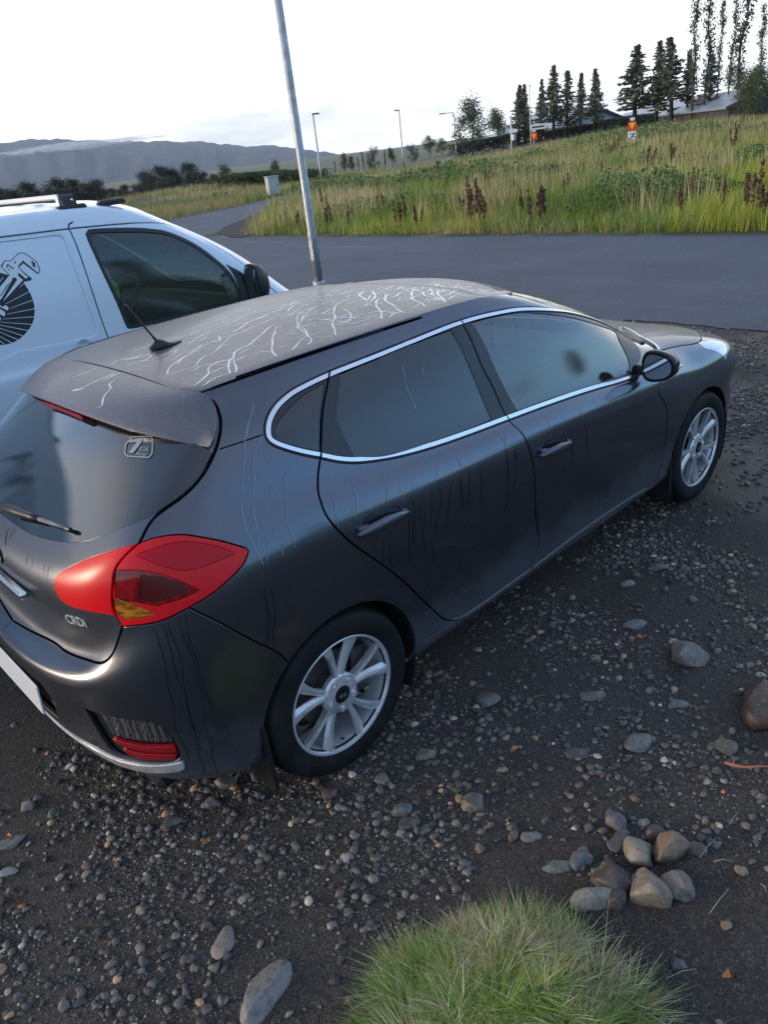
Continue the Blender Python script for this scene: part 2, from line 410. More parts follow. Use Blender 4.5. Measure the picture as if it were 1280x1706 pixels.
# ================================================================== hatchback body surface
# rows from under the sill to the roof ditch, columns from the rear centre round the right side to the nose centre
def row(*p): return [tuple(q) for q in p]
NET = [
 row((-.64,0,.22),(-.63,.28,.22),(-.59,.50,.22),(-.53,.65,.22),(-.45,.74,.21),(-.33,.79,.20),(-.12,.80,.20),(.20,.80,.20),(.60,.80,.20),(1.05,.80,.20),(1.50,.80,.20),(1.90,.80,.20),(2.25,.80,.20),(2.62,.80,.20),(2.95,.79,.20),(3.22,.70,.21),(3.38,.50,.21),(3.46,.25,.21),(3.48,0,.21)),
 row((-.70,0,.27),(-.69,.28,.27),(-.65,.51,.27),(-.585,.67,.265),(-.49,.77,.26),(-.36,.825,.25),(-.13,.845,.245),(.20,.845,.24),(.60,.845,.24),(1.05,.845,.24),(1.50,.845,.24),(1.90,.845,.24),(2.25,.845,.24),(2.63,.845,.245),(2.97,.83,.26),(3.24,.73,.27),(3.41,.51,.27),(3.49,.25,.27),(3.51,0,.27)),
 row((-.735,0,.35),(-.725,.28,.35),(-.68,.52,.345),(-.61,.68,.34),(-.51,.79,.335),(-.37,.85,.33),(-.14,.875,.32),(.20,.872,.315),(.60,.870,.31),(1.05,.870,.31),(1.50,.870,.31),(1.90,.870,.31),(2.25,.870,.31),(2.64,.873,.32),(2.98,.855,.34),(3.25,.745,.35),(3.42,.52,.35),(3.51,.25,.35),(3.53,0,.35)),
 row((-.752,0,.46),(-.742,.28,.46),(-.698,.53,.455),(-.622,.69,.45),(-.52,.80,.45),(-.375,.862,.45),(-.145,.888,.445),(.20,.880,.44),(.60,.872,.44),(1.05,.870,.44),(1.50,.870,.44),(1.90,.872,.44),(2.25,.878,.44),(2.64,.885,.44),(2.98,.863,.46),(3.26,.752,.46),(3.43,.525,.46),(3.52,.25,.46),(3.54,0,.46)),
 row((-.760,0,.57),(-.750,.28,.57),(-.705,.53,.575),(-.628,.69,.585),(-.52,.80,.60),(-.375,.862,.61),(-.145,.891,.615),(.20,.889,.60),(.60,.884,.59),(1.05,.882,.585),(1.50,.882,.58),(1.90,.882,.57),(2.25,.884,.56),(2.64,.888,.56),(2.98,.860,.56),(3.25,.745,.56),(3.42,.52,.56),(3.50,.25,.56),(3.52,0,.56)),
 row((-.748,0,.638),(-.738,.28,.640),(-.690,.53,.665),(-.618,.685,.70),(-.515,.79,.72),(-.37,.857,.73),(-.14,.890,.735),(.20,.894,.73),(.60,.893,.72),(1.05,.890,.71),(1.50,.889,.70),(1.90,.888,.685),(2.26,.887,.67),(2.64,.882,.66),(3.0,.862,.645),(3.29,.75,.635),(3.41,.52,.63),(3.47,.25,.625),(3.49,0,.62)),
 row((-.675,0,.675),(-.667,.28,.682),(-.632,.52,.72),(-.590,.67,.79),(-.50,.775,.82),(-.36,.848,.835),(-.135,.880,.845),(.20,.890,.84),(.60,.891,.825),(1.05,.888,.81),(1.50,.886,.795),(1.90,.884,.775),(2.27,.878,.755),(2.63,.865,.74),(3.02,.850,.725),(3.31,.72,.705),(3.42,.50,.705),(3.41,.24,.70),(3.43,0,.70)),
 row((-.672,0,.80),(-.664,.28,.81),(-.634,.52,.84),(-.577,.665,.885),(-.485,.76,.915),(-.345,.828,.93),(-.12,.862,.94),(.20,.873,.93),(.60,.874,.91),(1.05,.872,.89),(1.50,.870,.87),(1.90,.866,.845),(2.29,.858,.82),(2.62,.835,.80),(2.98,.812,.80),(3.23,.68,.775),(3.34,.46,.78),(3.28,.22,.795),(3.30,0,.795)),
 row((-.672,0,.92),(-.662,.28,.925),(-.620,.52,.955),(-.545,.665,1.01),(-.445,.745,1.03),(-.31,.795,1.03),(-.10,.825,1.02),(.20,.838,1.00),(.60,.842,.965),(1.05,.842,.935),(1.50,.840,.91),(1.90,.834,.885),(2.31,.812,.865),(2.55,.775,.86),(2.78,.735,.868),(2.90,.62,.868),(2.97,.42,.875),(2.92,.20,.895),(2.93,0,.90)),
 row((-.600,0,1.00),(-.588,.28,1.01),(-.545,.51,1.045),(-.47,.645,1.09),(-.385,.715,1.105),(-.27,.765,1.10),(-.08,.795,1.08),(.20,.808,1.05),(.60,.810,1.005),(1.05,.810,.97),(1.50,.808,.945),(1.88,.800,.92),(2.22,.775,.90),(2.40,.735,.905),(2.49,.66,.925),(2.55,.54,.94),(2.59,.37,.955),(2.62,.18,.96),(2.63,0,.965)),
 row((-.50,0,1.10),(-.485,.28,1.11),(-.445,.50,1.135),(-.365,.635,1.17),(-.285,.70,1.18),(-.19,.742,1.18),(-.02,.762,1.165),(.21,.768,1.14),(.60,.768,1.10),(1.05,.768,1.07),(1.50,.764,1.045),(1.83,.752,1.02),(2.07,.73,1.00),(2.20,.69,1.0),(2.27,.63,1.0),(2.34,.52,1.01),(2.39,.36,1.015),(2.42,.18,1.02),(2.43,0,1.02)),
 row((-.40,0,1.21),(-.385,.27,1.215),(-.345,.48,1.23),(-.27,.61,1.25),(-.205,.672,1.26),(-.12,.704,1.26),(.03,.720,1.25),(.22,.724,1.235),(.60,.724,1.21),(1.05,.720,1.195),(1.46,.712,1.18),(1.73,.698,1.165),(1.89,.68,1.15),(1.98,.645,1.14),(2.05,.585,1.14),(2.12,.48,1.145),(2.17,.33,1.15),(2.20,.17,1.155),(2.21,0,1.155)),
 row((-.31,0,1.305),(-.30,.27,1.305),(-.26,.46,1.315),(-.20,.58,1.325),(-.14,.635,1.325),(-.07,.655,1.325),(.07,.668,1.325),(.24,.676,1.318),(.60,.676,1.305),(1.04,.672,1.305),(1.40,.660,1.285),(1.60,.647,1.265),(1.69,.63,1.255),(1.76,.595,1.25),(1.82,.54,1.255),(1.88,.44,1.26),(1.925,.30,1.265),(1.95,.15,1.27),(1.96,0,1.27)),
 row((-.25,0,1.36),(-.24,.26,1.36),(-.20,.43,1.365),(-.15,.545,1.372),(-.10,.592,1.375),(-.04,.606,1.375),(.08,.617,1.378),(.25,.624,1.378),(.60,.625,1.38),(1.02,.620,1.375),(1.33,.610,1.358),(1.48,.598,1.338),(1.54,.582,1.328),(1.58,.55,1.325),(1.62,.50,1.33),(1.67,.40,1.335),(1.71,.27,1.34),(1.73,.14,1.345),(1.74,0,1.35)),
 row((-.20,0,1.385),(-.19,.25,1.385),(-.15,.42,1.388),(-.11,.53,1.392),(-.06,.565,1.395),(-.01,.574,1.40),(.10,.580,1.405),(.26,.582,1.412),(.60,.580,1.415),(1.00,.575,1.413),(1.26,.566,1.398),(1.38,.555,1.380),(1.43,.54,1.372),(1.46,.512,1.37),(1.49,.465,1.375),(1.53,.37,1.38),(1.565,.25,1.385),(1.585,.13,1.388),(1.59,0,1.39)),
]
_k = {9: .99, 10: .978, 11: .962, 12: .952, 13: .945, 14: .945}
for _r, _f in _k.items():
    for _c in range(len(NET[_r])):
        x_, y_, z_ = NET[_r][_c]; w_ = min(1, max(0, (10.5-_c)/3.))
        f_ = _f*w_+(1+(_f-1)*.35)*(1-w_); NET[_r][_c] = (x_, y_*f_, z_-(.009*w_*(_r >= 12)+.004*(_r >= 12)))
BS = Surf(NET)
c_ = BS.curve
def cat(*a): return np.concatenate(a)
# ---- seam curves (photo pixels cast on the surface, or side/rear drawings where the photo does not show them)
hatch_low = c_([('r',.002,.655),(82,1066),(109,1085),(142,1098),(169,1104),(185,1092),(195,1070),(204,1044)])
lamp_seam = c_([(204,1044),(189,1012),(188,980),(193,948),(209,926),(231,906)])
hatch_side = c_([(231,906),(237,894),(259,860),(305,826),(338,790),(359,749),(366.5,718),(365,689),(355,668),(338,652),('r',.57,1.40),('uv',3.4,14)])
lamp_low = c_([(204,1044),(262,1036),(315,1012)])
lamp_out = c_([(315,1012),(356,987),(397,950),(410,930),(414,918),(414,918),(409,913),(359,899.6),(305,891),(259,896),(231,906)])
bump_seam = c_([(315,1012),(375,1042),(431,1072),(465,1089),('s',-.17,.55),('s',-.1,.50)])
arch_r = c_([('s',.025+.350*math.cos(t),.30+.350*math.sin(t)) for t in np.linspace(-.25,math.pi+.25,40)])
arch_f = c_([('s',2.655+.350*math.cos(t),.30+.350*math.sin(t)) for t in np.linspace(-.25,math.pi+.25,40)])
door_rr = c_([(549,619),(534,762),(530,800),(533,830),(545,860),(570,890),(600,915),(650,950),(690,985),(720,1014),(735,1028),(748,1034),(762,1033)])
sill_r = c_([(762,1033),(780,1024),(840,982),(886,949)])
sill_f = c_([(886,949),(977,881),(1050,832),(1080,815.5)])
door_mid = c_([(886,949),(892,937),(899,900),(893,851),(893,811),(889,772),(877,733),(848,699),(825,650),(800,600),(768,534)])
door_ff = c_([(1080,815.5),(1092,806),(1105,761),(1111,726),(1111,679),(1100,640),('s',2.30,.915),('s',2.36,.905)])
top_out = c_([(442,722),(442,712),(446,695),(457,676),(480,655),(506,640),(549,620),(607,597),(682,567),(768,534),(832,518),(877,512.5),(936,517),(994,532),(1033,545),(1072,562),(1096,577),(1102,586)])
bot_out = c_([(1102,586),(1101,592),('s',2.32,.893),('s',2.2,.888),(1061,627),(994,648),(916,674),(848,699),(776,726),(720,745),(664,760),(607,769),(570,769),(534,762),(495,754),(454,740),(443,730),(442,722)])
dlo = cat(top_out[:-1], bot_out[:-1])
# drop near-duplicate points before offsetting
def thin(c, d=.006):
    S = BS.ev(c[:,0], c[:,1]); k=[0]
    for i in range(1,len(c)):
        if np.linalg.norm(S[i]-S[k[-1]])>d: k.append(i)
    return c[k]
dlo = thin(dlo)
def smooth_closed(c, n=3):
    for _ in range(n): c = .25*np.roll(c,1,0)+.5*c+.25*np.roll(c,-1,0)
    return c
dlo = smooth_closed(dlo, 2)
def inset(c, d):
    A = BS.offset(c, d, True); B = BS.offset(c, -d, True)
    def area(p): x,y=p[:,0],p[:,1]; return abs((x*np.roll(y,-1)-y*np.roll(x,-1)).sum())
    want_small = d > 0
    return A if (area(A) < area(B)) == want_small else B
dlo_in = inset(dlo, .0165); dlo_seal = inset(dlo, -.006)
def poly(*p, step=.012, smooth=False): return c_(list(p)+[p[0]], step, smooth)
g_quarter = poly((459,719),(463,703),(481,681),(507,657),(541,638),(541,638),(534,751),(534,751),(500,744),(476,737),(462,729),(459,719), smooth=True)
g_rear = poly((568,623),(568,623),(607,606),(682,575),(752,550),(752,550),(785,615),(820,698),(820,698),(776,717),(720,736),(645,759),(592,761),(592,761),(562,700),(562,700), smooth=True)
g_front = poly((787,537),(787,537),(832,525.5),(877,520.5),(936,526),(994,540),(1025,550.5),(1025,550.5),(1036,572),(1048,620),(1048,620),(979,645),(916,665),(864,684),(864,684),(826,612),smooth=True)
g_tri = poly((1036,555),(1036,555),(1066,567),(1096,586),(1096,586),('s',2.30,.905),('s',2.18,.90),(1056,612),(1056,612),smooth=True)
glass_in = cat(c_([('uv',-.4,BS.pt(('r',.004,1.0))[1]),(54,890),(93,901),(133,903),(172,892),(223,872),(255,857),(302,823),(333,788),(352,752),('r',.64,1.27),('r',.58,1.33),('r',.3,1.335)]), [BS.pt(('r',.004,1.34))*[0,1]-[.4,0]])
C0 = BS.Cn-1; RT = BS.R-1
bumper_poly = cat(hatch_low, lamp_low, bump_seam, [[6.3,3.0],[6.3,-.5],[-.5,-.5],[-.5,4.6]])
tail_poly = cat(hatch_low, lamp_seam, hatch_side, [[3.4,RT+.5],[-.5,RT+.5],[-.5,hatch_low[0][1]]])
lampq = cat(lamp_low, lamp_out, lamp_seam[::-1])
lamph = cat(lamp_seam[::-1], c_([(204,1044),(192,1024),(150,1018),(112,1006),(96,988),(92,966),(108,949),(146,931),(186,918),(231,906)],smooth=True)[1:-1][::1])
lamph = cat(lamp_seam, c_([(231,906),(186,918),(146,931),(108,949),(92,966),(96,988),(112,1006),(150,1018),(192,1026),(204,1044)]))
amber = poly((190,997),(210,1000),(232,1010),(259,1023),(225,1030),(206,1030),(193,1014),smooth=True)
darkred = poly((193,950),(193,950),(240,951),(285,962),(322,977),(334,983),(334,983),(300,999),(262,1010),(262,1010),(232,1004),(193,995),(193,995),smooth=True)
deepred = poly((236,958),(236,958),(284,966),(318,979),(318,979),(292,994),(258,1004),(258,1004),(232,998),(232,998),smooth=True)
upred = poly((225,925),(300,903),(360,910),(392,922),(392,922),(330,946),(290,948),smooth=True)
door_r = cat(door_rr, sill_r, door_mid, c_([(768,534),(682,567),(607,597),(549,619)]))
door_f = cat(sill_f, door_ff, c_([('s',2.36,.905),(1072,562),(1033,545),(994,532),(936,517),(877,512.5),(832,518),(768,534)]), door_mid[::-1])
sill = cat(c_([('s',.40,.27),('s',.44,.292),(762,1033)]), sill_r, sill_f, c_([(1080,815.5),('s',2.2,.29),('s',2.31,.285)]), [BS.pt(('s',2.33,.21))], [[12.2,-.5],[7.4,-.5]])
sill_edge_r = BS.strip(c_([(755,1031.5),(780,1021.5),(840,979.5),(884,948)]), .005)
sill_edge_f = BS.strip(c_([(889,944.5),(977,878.5),(1050,829.5),(1078,813.5)]), .005)
fender_top = c_([('s',2.36,.905),(1104,583),(1129,577),(1162,571.5),('t',2.93,.70)])
fender = cat(door_ff[::-1][8:], c_([('s',2.36,.21),('s',2.7,.21),('s',3.02,.21),('s',3.02,.45),('s',3.05,.58),(1186,588),(1172,580),(1162,571)]), fender_top[::-1])
fender = cat(fender_top, c_([('t',2.93,.70),('t',2.93,.735),('s',3.0,.70),('s',3.06,.60),('s',3.05,.45),('s',3.02,.2)]), [[14.6,-.5],[12.2,-.5]], c_([('s',2.33,.21),('s',2.31,.285),('s',2.2,.29),(1080,815.5)]), door_ff)
hood = cat(c_([('t',2.43,.002),('t',2.42,.3),('t',2.39,.55),('t',2.33,.70),('t',2.30,.765)])[:], )
hood = np.array([BS.pt(p) for p in [('t',2.50,.002),('t',2.49,.3),('t',2.46,.5),('t',2.42,.64),('t',2.38,.735)]])
hood = cat(hood, fender_top[3:], c_([('t',2.93,.70),('t',3.08,.60),('t',3.2,.45),('t',3.27,.25),('t',3.29,.002)]), [[C0+.5,7.05],[C0+.5,9.4]])
wshield = cat([[C0+.5,9.75]], c_([('t',2.46,.002),('t',2.45,.3),('t',2.41,.5),('t',2.34,.63),('t',2.20,.655),('t',2.0,.62),('t',1.8,.56),('t',1.62,.50),('t',1.55,.46),('t',1.58,.38),('t',1.62,.2),('t',1.635,.002)]), [[C0+.5,RT-.3]])
cowl = cat([[C0+.5,9.3]], np.array([BS.pt(p) for p in [('t',2.50,.002),('t',2.49,.3),('t',2.46,.5),('t',2.42,.64),('t',2.36,.66),('t',2.34,.63),('t',2.41,.5),('t',2.45,.3),('t',2.46,.002)]]), [[C0+.5,9.8]])
headlamp = poly((1161,570.5),(1161,570.5),(1185,567.5),(1206,572),(1211,581),(1210.5,600),(1210.5,600),(1203,592),(1190,584.5),(1174,580),smooth=True)
grille = poly(('uv',C0+.4,5.5),('uv',C0-1.6,5.4),('uv',C0-1.8,4.7),('uv',C0+.4,4.5))
lowgrille = poly(('uv',C0+.4,3.4),('uv',C0-2.0,3.3),('uv',C0-1.8,2.0),('uv',C0+.4,2.0))
silver = poly(('uv',-.4,1.62),(97,1209),(150,1242),(195,1264),(262,1274),(304,1268),(307,1272),(300,1283),(225,1281),(168,1266),(110,1232),('uv',-.4,1.30),smooth=True)
plate_rec = poly(('uv',-.4,4.15),('r',.30,.56),('r',.33,.52),('r',.31,.42),('r',.29,.40),('uv',-.4,2.6))
recess = poly((140,1180),(140,1180),(240,1203),(270,1213),(286,1228),(300,1254),(300,1262),(285,1270),(240,1270),(196,1259),(176,1240),(158,1210),smooth=True)
mesh_p = poly((161,1187),(161,1187),(240,1206),(266,1215),(281,1230),(285,1241),(285,1241),(240,1240),(181,1228),(181,1228),smooth=True)
refl1 = poly((186,1232),(186,1232),(240,1245),(292,1245),(294,1254),(240,1253),(192,1240),smooth=True)
refl2 = poly((203,1249),(203,1249),(245,1258),(294,1259),(292,1266),(245,1267),(212,1258),smooth=True)
ledge = poly((60,1080),(110,1137),(150,1140),(170,1127),smooth=True)
rq_seam = c_([(366,748),(400,737),(438,724)])
G = .0055
def st(c, w=G): return ('gap', BS.strip(thin(c, .005), w))
door_gap_out = cat(door_rr[:1], door_rr)
layers = [('rear_bumper', bumper_poly), ('tailgate', tail_poly), ('fender', fender), ('sill', sill), ('rear_door', door_r), ('front_door', door_f),
 ('hood', hood), ('cowl', cowl), ('windshield', wshield), ('headlight', headlamp), ('grille', grille), ('lower_grille', lowgrille),
 ('tail_light', lampq), ('light_lens', upred), ('brake_lens', darkred), ('deep_lens', deepred), ('turn_signal', amber), ('tailgate_light', lamph),
 ('rear_window', glass_in), ('lower_trim', silver), ('plate_recess', plate_rec), ('fog_recess', recess), ('mesh_insert', mesh_p), ('reflector', refl1), ('reflector', refl2),
 ('window_seal', dlo_seal), ('window_trim', dlo), ('pillar_cover', dlo_in), ('quarter_window', g_quarter), ('rear_side_window', g_rear), ('front_side_window', g_front), ('corner_window', g_tri),
 ('door_edge_glint', sill_edge_r), ('door_edge_glint', sill_edge_f),  # pale strips paint in the light caught along the door bottoms
 st(hatch_low), st(lamp_seam), st(hatch_side, .008), st(cat(lamp_low, bump_seam), .004), st(lamp_out, .0035), st(door_rr), st(cat(sill_r, sill_f), .006), st(door_mid), st(door_ff),
 st(fender_top[2:], .005), st(cat(hood[:5]), .005), st(rq_seam, .0018),
 ('hole', cat(arch_r, [[7.3,-.5],[5.6,-.5]])), ('hole', cat(arch_f, [[14.4,-.5],[12.2,-.5]]))]
CUT = cut_panels(BS, layers, su=.30, sv=.10, grid=.028)
# ================================================================== materials of the cars
def dusty_paint(name, base, streaks=None, rough=.42, metal=.55, coat=.25, dew=.35):
    """metallic paint under a film of dew: droplets, run-off trails, road dust low down"""
    m = mat(name, base, rough, metal); n = NT(m); c = n.coord('Object'); s = n.sep(c)
    fine = n.noise(c, 900, 2, .6); flake = n.noise(c, 2500, 1, .5)
    drops = n.vor(c, 170, 'F1'); dropm = n.ramp(drops, [(.0, 1), (.22, .8), (.34, 0)])
    patch = n.noise(c, 7, 4, .6); dropm = n.math('MULTIPLY', dropm, n.ramp(patch, [(.35, 0), (.6, 1)]))
    if streaks == 'roof':
        d2 = n.vor(c, 75, 'F1'); dr = n.noise(c, 3.5, 4, .6); d3 = n.vor(c, 130, 'F1')
        st = n.math('MULTIPLY', n.math('LESS_THAN', d2, n.math('MULTIPLY_ADD', dr, .36, -.02)), n.math('GREATER_THAN', n.noise(c, 60, 1, .5), .50))
        st = n.math('MULTIPLY', n.math('MAXIMUM', st, n.math('LESS_THAN', d3, .16)), .5)  # pale specks put the sparkle of dew drops into the colour
    elif streaks == 'side':
        st = n.math('LESS_THAN', fine, -1.)
    else:
        st = n.math('LESS_THAN', fine, -1.)
    dirt = n.ramp(n.math('ADD', s[2], n.math('MULTIPLY', n.noise(c, 6, 5, .6), .25)), [(.28, 1), (.62, 0)])
    b2 = tuple(min(1, x*1.0) for x in base)
    dusty = n.mix(n.math('MULTIPLY', dirt, .35), b2, (.07, .072, .075))
    film = n.mix(n.math('MULTIPLY', n.ramp(n.noise(c, 3.3, 5, .6), [(.3, .2), (.7, 1)]), dew*.35), dusty, (.20, .195, .20))
    colr = n.mix(st, film, (.34, .34, .355) if streaks == 'roof' else (.17, .19, .22))
    n.set('Base Color', colr)
    r = n.math('MULTIPLY_ADD', patch, .12, rough-.06); r = n.math('MULTIPLY_ADD', dirt, .2, r)
    r = n.math('MULTIPLY', r, n.math('SUBTRACT', 1., n.math('MULTIPLY', st, .6)))
    n.set('Roughness', r); n.set('Metallic', n.math('MULTIPLY', n.math('SUBTRACT', 1., dirt), metal))
    n.set('Coat Weight', coat); n.set('Coat Roughness', n.math('MULTIPLY_ADD', patch, .10, .05))
    h = n.math('ADD', n.math('MULTIPLY', dropm, dew), n.math('MULTIPLY', fine, .25*dew)); h = n.math('ADD', h, n.math('MULTIPLY', st, .5))
    n.set('Normal', n.bump(h, .35, .0012))
    return m
PAINT = (.090, .099, .124)
P_SIDE = dusty_paint('grey_paint_side', PAINT, 'side', rough=.24, metal=.88, coat=.85, dew=.15)
P_ROOF = dusty_paint('grey_paint_roof', (.125, .115, .125), 'roof', rough=.42, metal=.55, coat=.12, dew=1.)
P_PLAIN = dusty_paint('grey_paint_plain', PAINT, None, rough=.36, metal=.8, coat=.4, dew=.45)
BLACK = mat('black_trim', (.012, .012, .013), .42); n = NT(BLACK); n.set('Normal', n.bump(n.noise(n.coord('Object'), 600, 2), .15, .001))
GLOSSB = mat('gloss_black', (.01, .01, .011), .12)
VOID = mat('dark_gap', (.004, .004, .004), .9)
RUBBER = mat('tyre_rubber', (.016, .016, .017), .72, 0., Specular_IOR_Level=.25); n = NT(RUBBER); c = n.coord('Object')
n.set('Base Color', n.mix(n.ramp(n.noise(c, 9, 5, .65), [(.4, 0), (.75, 1)]), (.008, .008, .009), (.022, .022, .022))); n.set('Normal', n.bump(n.noise(c, 160, 3), .3, .002))
CHROME = mat('satin_chrome', (.72, .73, .75), .22, 1.)
SILVER = mat('silver_alloy', (.72, .73, .75), .30, .55); n = NT(SILVER); c = n.coord('Object')
n.set('Base Color', n.mix(n.ramp(n.noise(c, 14, 6, .7), [(.45, 0), (.8, .8)]), (.72, .73, .75), (.34, .31, .28)))
DIRTYMETAL = mat('brake_metal', (.10, .095, .09), .55, .6)
def glass_mat(name, tint, rough=.03, trans=.55, fog=(.25, .27, .27), fogamt=.3, streak=True, scale=2.2, refl=1.15):
    m = mat(name, tint, rough); n = NT(m); c = n.coord('Object')
    t = m.node_tree; out = n.n['Material Output']
    gl = n.new('ShaderNodeBsdfGlossy'); gl.inputs['Color'].default_value = (1, 1, 1, 1)
    tr = n.new('ShaderNodeBsdfTransparent'); tr.inputs['Color'].default_value = (*tint, 1)
    df = n.new('ShaderNodeBsdfDiffuse'); df.inputs['Color'].default_value = (*fog, 1)
    fr = n.new('ShaderNodeFresnel'); fr.inputs['IOR'].default_value = 1.55
    ff = n.math('MULTIPLY_ADD', fr.outputs[0], refl, .01, clamp=True)
    nz = n.noise(c, scale, 4, .55); dewf = n.ramp(nz, [(.3, .35), (.7, 1)])
    rr = n.math('MULTIPLY_ADD', dewf, rough*1.2, rough*.2)
    if streak:
        w = n.noise(c, 7, 2, .5, out='Color'); q = n.sep(n.vadd(c, w, .02))
        f1 = n.noise(n.comb(n.math('MULTIPLY', q[0], 15), n.math('MULTIPLY', q[1], 13), n.math('MULTIPLY', q[2], .8)), 1., 1, .4)
        st = n.math('LESS_THAN', n.math('ABSOLUTE', n.math('SUBTRACT', f1, .47)), .006)
    else: st = n.math('MULTIPLY', nz, 0.)
    n.l(rr, gl.inputs['Roughness'])
    h = n.vor(c, 420, 'F1'); bm = n.bump(h, .05, .0006); n.l(bm, gl.inputs['Normal'])
    m1 = n.new('ShaderNodeMixShader'); fa = n.math('ADD', n.math('MULTIPLY', dewf, fogamt), n.math('MULTIPLY', st, .5), clamp=True)
    n.l(fa, m1.inputs[0]); n.l(tr.outputs[0], m1.inputs[1]); n.l(df.outputs[0], m1.inputs[2])
    m2 = n.new('ShaderNodeMixShader'); n.l(ff, m2.inputs[0]); n.l(m1.outputs[0], m2.inputs[1]); n.l(gl.outputs[0], m2.inputs[2])
    n.l(m2.outputs[0], out.inputs['Surface']); return m
GL_REAR = glass_mat('rear_glass', (.08, .09, .10), .025, fog=(.045, .058, .062), fogamt=.24, streak=False, refl=1.6)
GL_SIDE = glass_mat('tinted_side_glass', (.14, .15, .16), .03, fog=(.02, .021, .023), fogamt=.22, refl=1.3, streak=False)
GL_FRONT = glass_mat('front_side_glass', (.66, .72, .70), .006, fog=(.05, .06, .055), fogamt=.04, refl=1.7, streak=False)
RED = mat('red_lens', (.70, .004, .010), .30); RED.node_tree.nodes['Principled BSDF'].inputs['Coat Weight'].default_value = .22; RED.node_tree.nodes['Principled BSDF'].inputs['Coat Roughness'].default_value = .30
RED2 = mat('bright_red_lens', (.52, .004, .012), .22); DRED = mat('dark_red_lens', (.28, .004, .006), .1)
DRED2 = mat('deep_red_reflector', (.09, .004, .005), .2)
for m_ in (RED, RED2): m_.node_tree.nodes['Principled BSDF'].inputs['Specular IOR Level'].default_value = .25
for m_ in (RED, RED2, DRED): m_.node_tree.nodes['Principled BSDF'].inputs['Subsurface Weight'].default_value = 0
n = NT(DRED); c = n.coord('Object', (40, 40, 6)); n.set('Base Color', n.mix(n.ramp(n.noise(c, 1., 2), [(.4, 0), (.6, 1)]), (.30, .005, .008), (.14, .003, .004)))
AMBER = mat('amber_lens', (.55, .20, .01), .12); n = NT(AMBER); c = n.coord('Object', (30, 30, 90)); n.set('Base Color', n.mix(n.ramp(n.noise(c, 1., 2), [(.4, 0), (.6, 1)]), (.50, .19, .015), (.20, .06, .006)))
HEADL = mat('headlight_lens', (.62, .66, .70), .08, .35); HEADL.node_tree.nodes['Principled BSDF'].inputs['Coat Weight'].default_value = 1.
MESHM = mat('grille_mesh', (.03, .03, .032), .45); n = NT(MESHM); c = n.coord('Object', (1, 1, 1))
hx = n.vor(n.coord('Object', (60, 60, 105)), 1., 'DISTANCE_TO_EDGE', rnd=.25); hh = n.ramp(hx, [(.05, 1), (.16, 0)])
n.set('Base Color', n.mix(hh, (.006, .006, .007), (.10, .10, .105))); n.set('Normal', n.bump(hh, .9, .004))
SEATM = mat('seat_cloth', (.035, .035, .037), .85); DASHM = mat('dash_plastic', (.03, .03, .032), .6)
# ================================================================== the hatchback
CAR = empty('parked_car', (0, 0, 0), label='dark grey five-door hatchback coated in dew, parked in the foreground on gravel', cat='car')
matmap = dict(body_panel=P_SIDE, rear_bumper=P_SIDE, tailgate=P_PLAIN, fender=P_SIDE, sill=BLACK, rear_door=P_SIDE, front_door=P_SIDE, hood=P_PLAIN, cowl=BLACK,
 windshield=GL_FRONT, headlight=HEADL, grille=GLOSSB, lower_grille=BLACK, tail_light=RED, light_lens=RED2, brake_lens=DRED, deep_lens=DRED2, turn_signal=AMBER, tailgate_light=RED,
 rear_window=GL_REAR, lower_trim=SILVER, plate_recess=BLACK, fog_recess=BLACK, mesh_insert=MESHM, reflector=mat('red_reflector', (.30, .008, .012), .25), window_seal=BLACK, window_trim=CHROME,
 pillar_cover=GLOSSB, quarter_window=GL_SIDE, rear_side_window=GL_SIDE, front_side_window=GL_FRONT, corner_window=GL_FRONT, door_edge_glint=mat('edge_glint', (.33, .34, .36), .3, .8))
matmap['sill'] = P_SIDE; matmap['pillar_cover'] = mat('pillar_black', (.016, .017, .02), .33)
offs = dict(window_trim=.004, window_seal=.001, pillar_cover=-.002, rear_window=-.002, quarter_window=-.004, rear_side_window=-.005, front_side_window=-.005, corner_window=-.004, windshield=-.003,
 tail_light=.004, tailgate_light=.004, light_lens=.0045, brake_lens=.002, deep_lens=.0005, turn_signal=.003, lower_trim=.006, plate_recess=-.022, fog_recess=-.016, mesh_insert=-.012, reflector=-.002, headlight=.002, grille=-.012, lower_grille=-.025, door_edge_glint=.003, cowl=-.008)
SYM = {'body_panel', 'rear_bumper', 'tailgate', 'hood', 'cowl', 'windshield', 'grille', 'lower_grille', 'rear_window', 'lower_trim', 'plate_recess'}
parts = {}
for nm in CUT[3]:
    if nm in ('gap', 'hole'): continue
    gl = 'window' in nm and nm not in ('window_trim', 'window_seal') or nm == 'windshield'
    for sd in ((0,) if nm in SYM else (-1, 1)):
        me = panel_mesh(BS, CUT, nm, offs.get(nm, 0), .006 if gl else .012, both=sd == 0, side=sd, bevel=.0012 if gl or nm in ('light_lens', 'brake_lens', 'deep_lens', 'turn_signal', 'door_edge_glint') else .0022)
        if me is None: continue
        parts[(nm, sd)] = link(nm, me, None, matmap[nm])
def par(child, ch_side, parent, p_side):
    a, b = parts.get((child, ch_side)), parts.get((parent, p_side))
    if a is not None: a.parent = b if b is not None else CAR
sub = dict(light_lens='tail_light', brake_lens='tail_light', deep_lens='tail_light', turn_signal='tail_light', rear_side_window='rear_door', front_side_window='front_door', corner_window='front_door', mesh_insert='fog_recess', reflector='fog_recess')
for (nm, sd), o in parts.items():
    o.parent = CAR
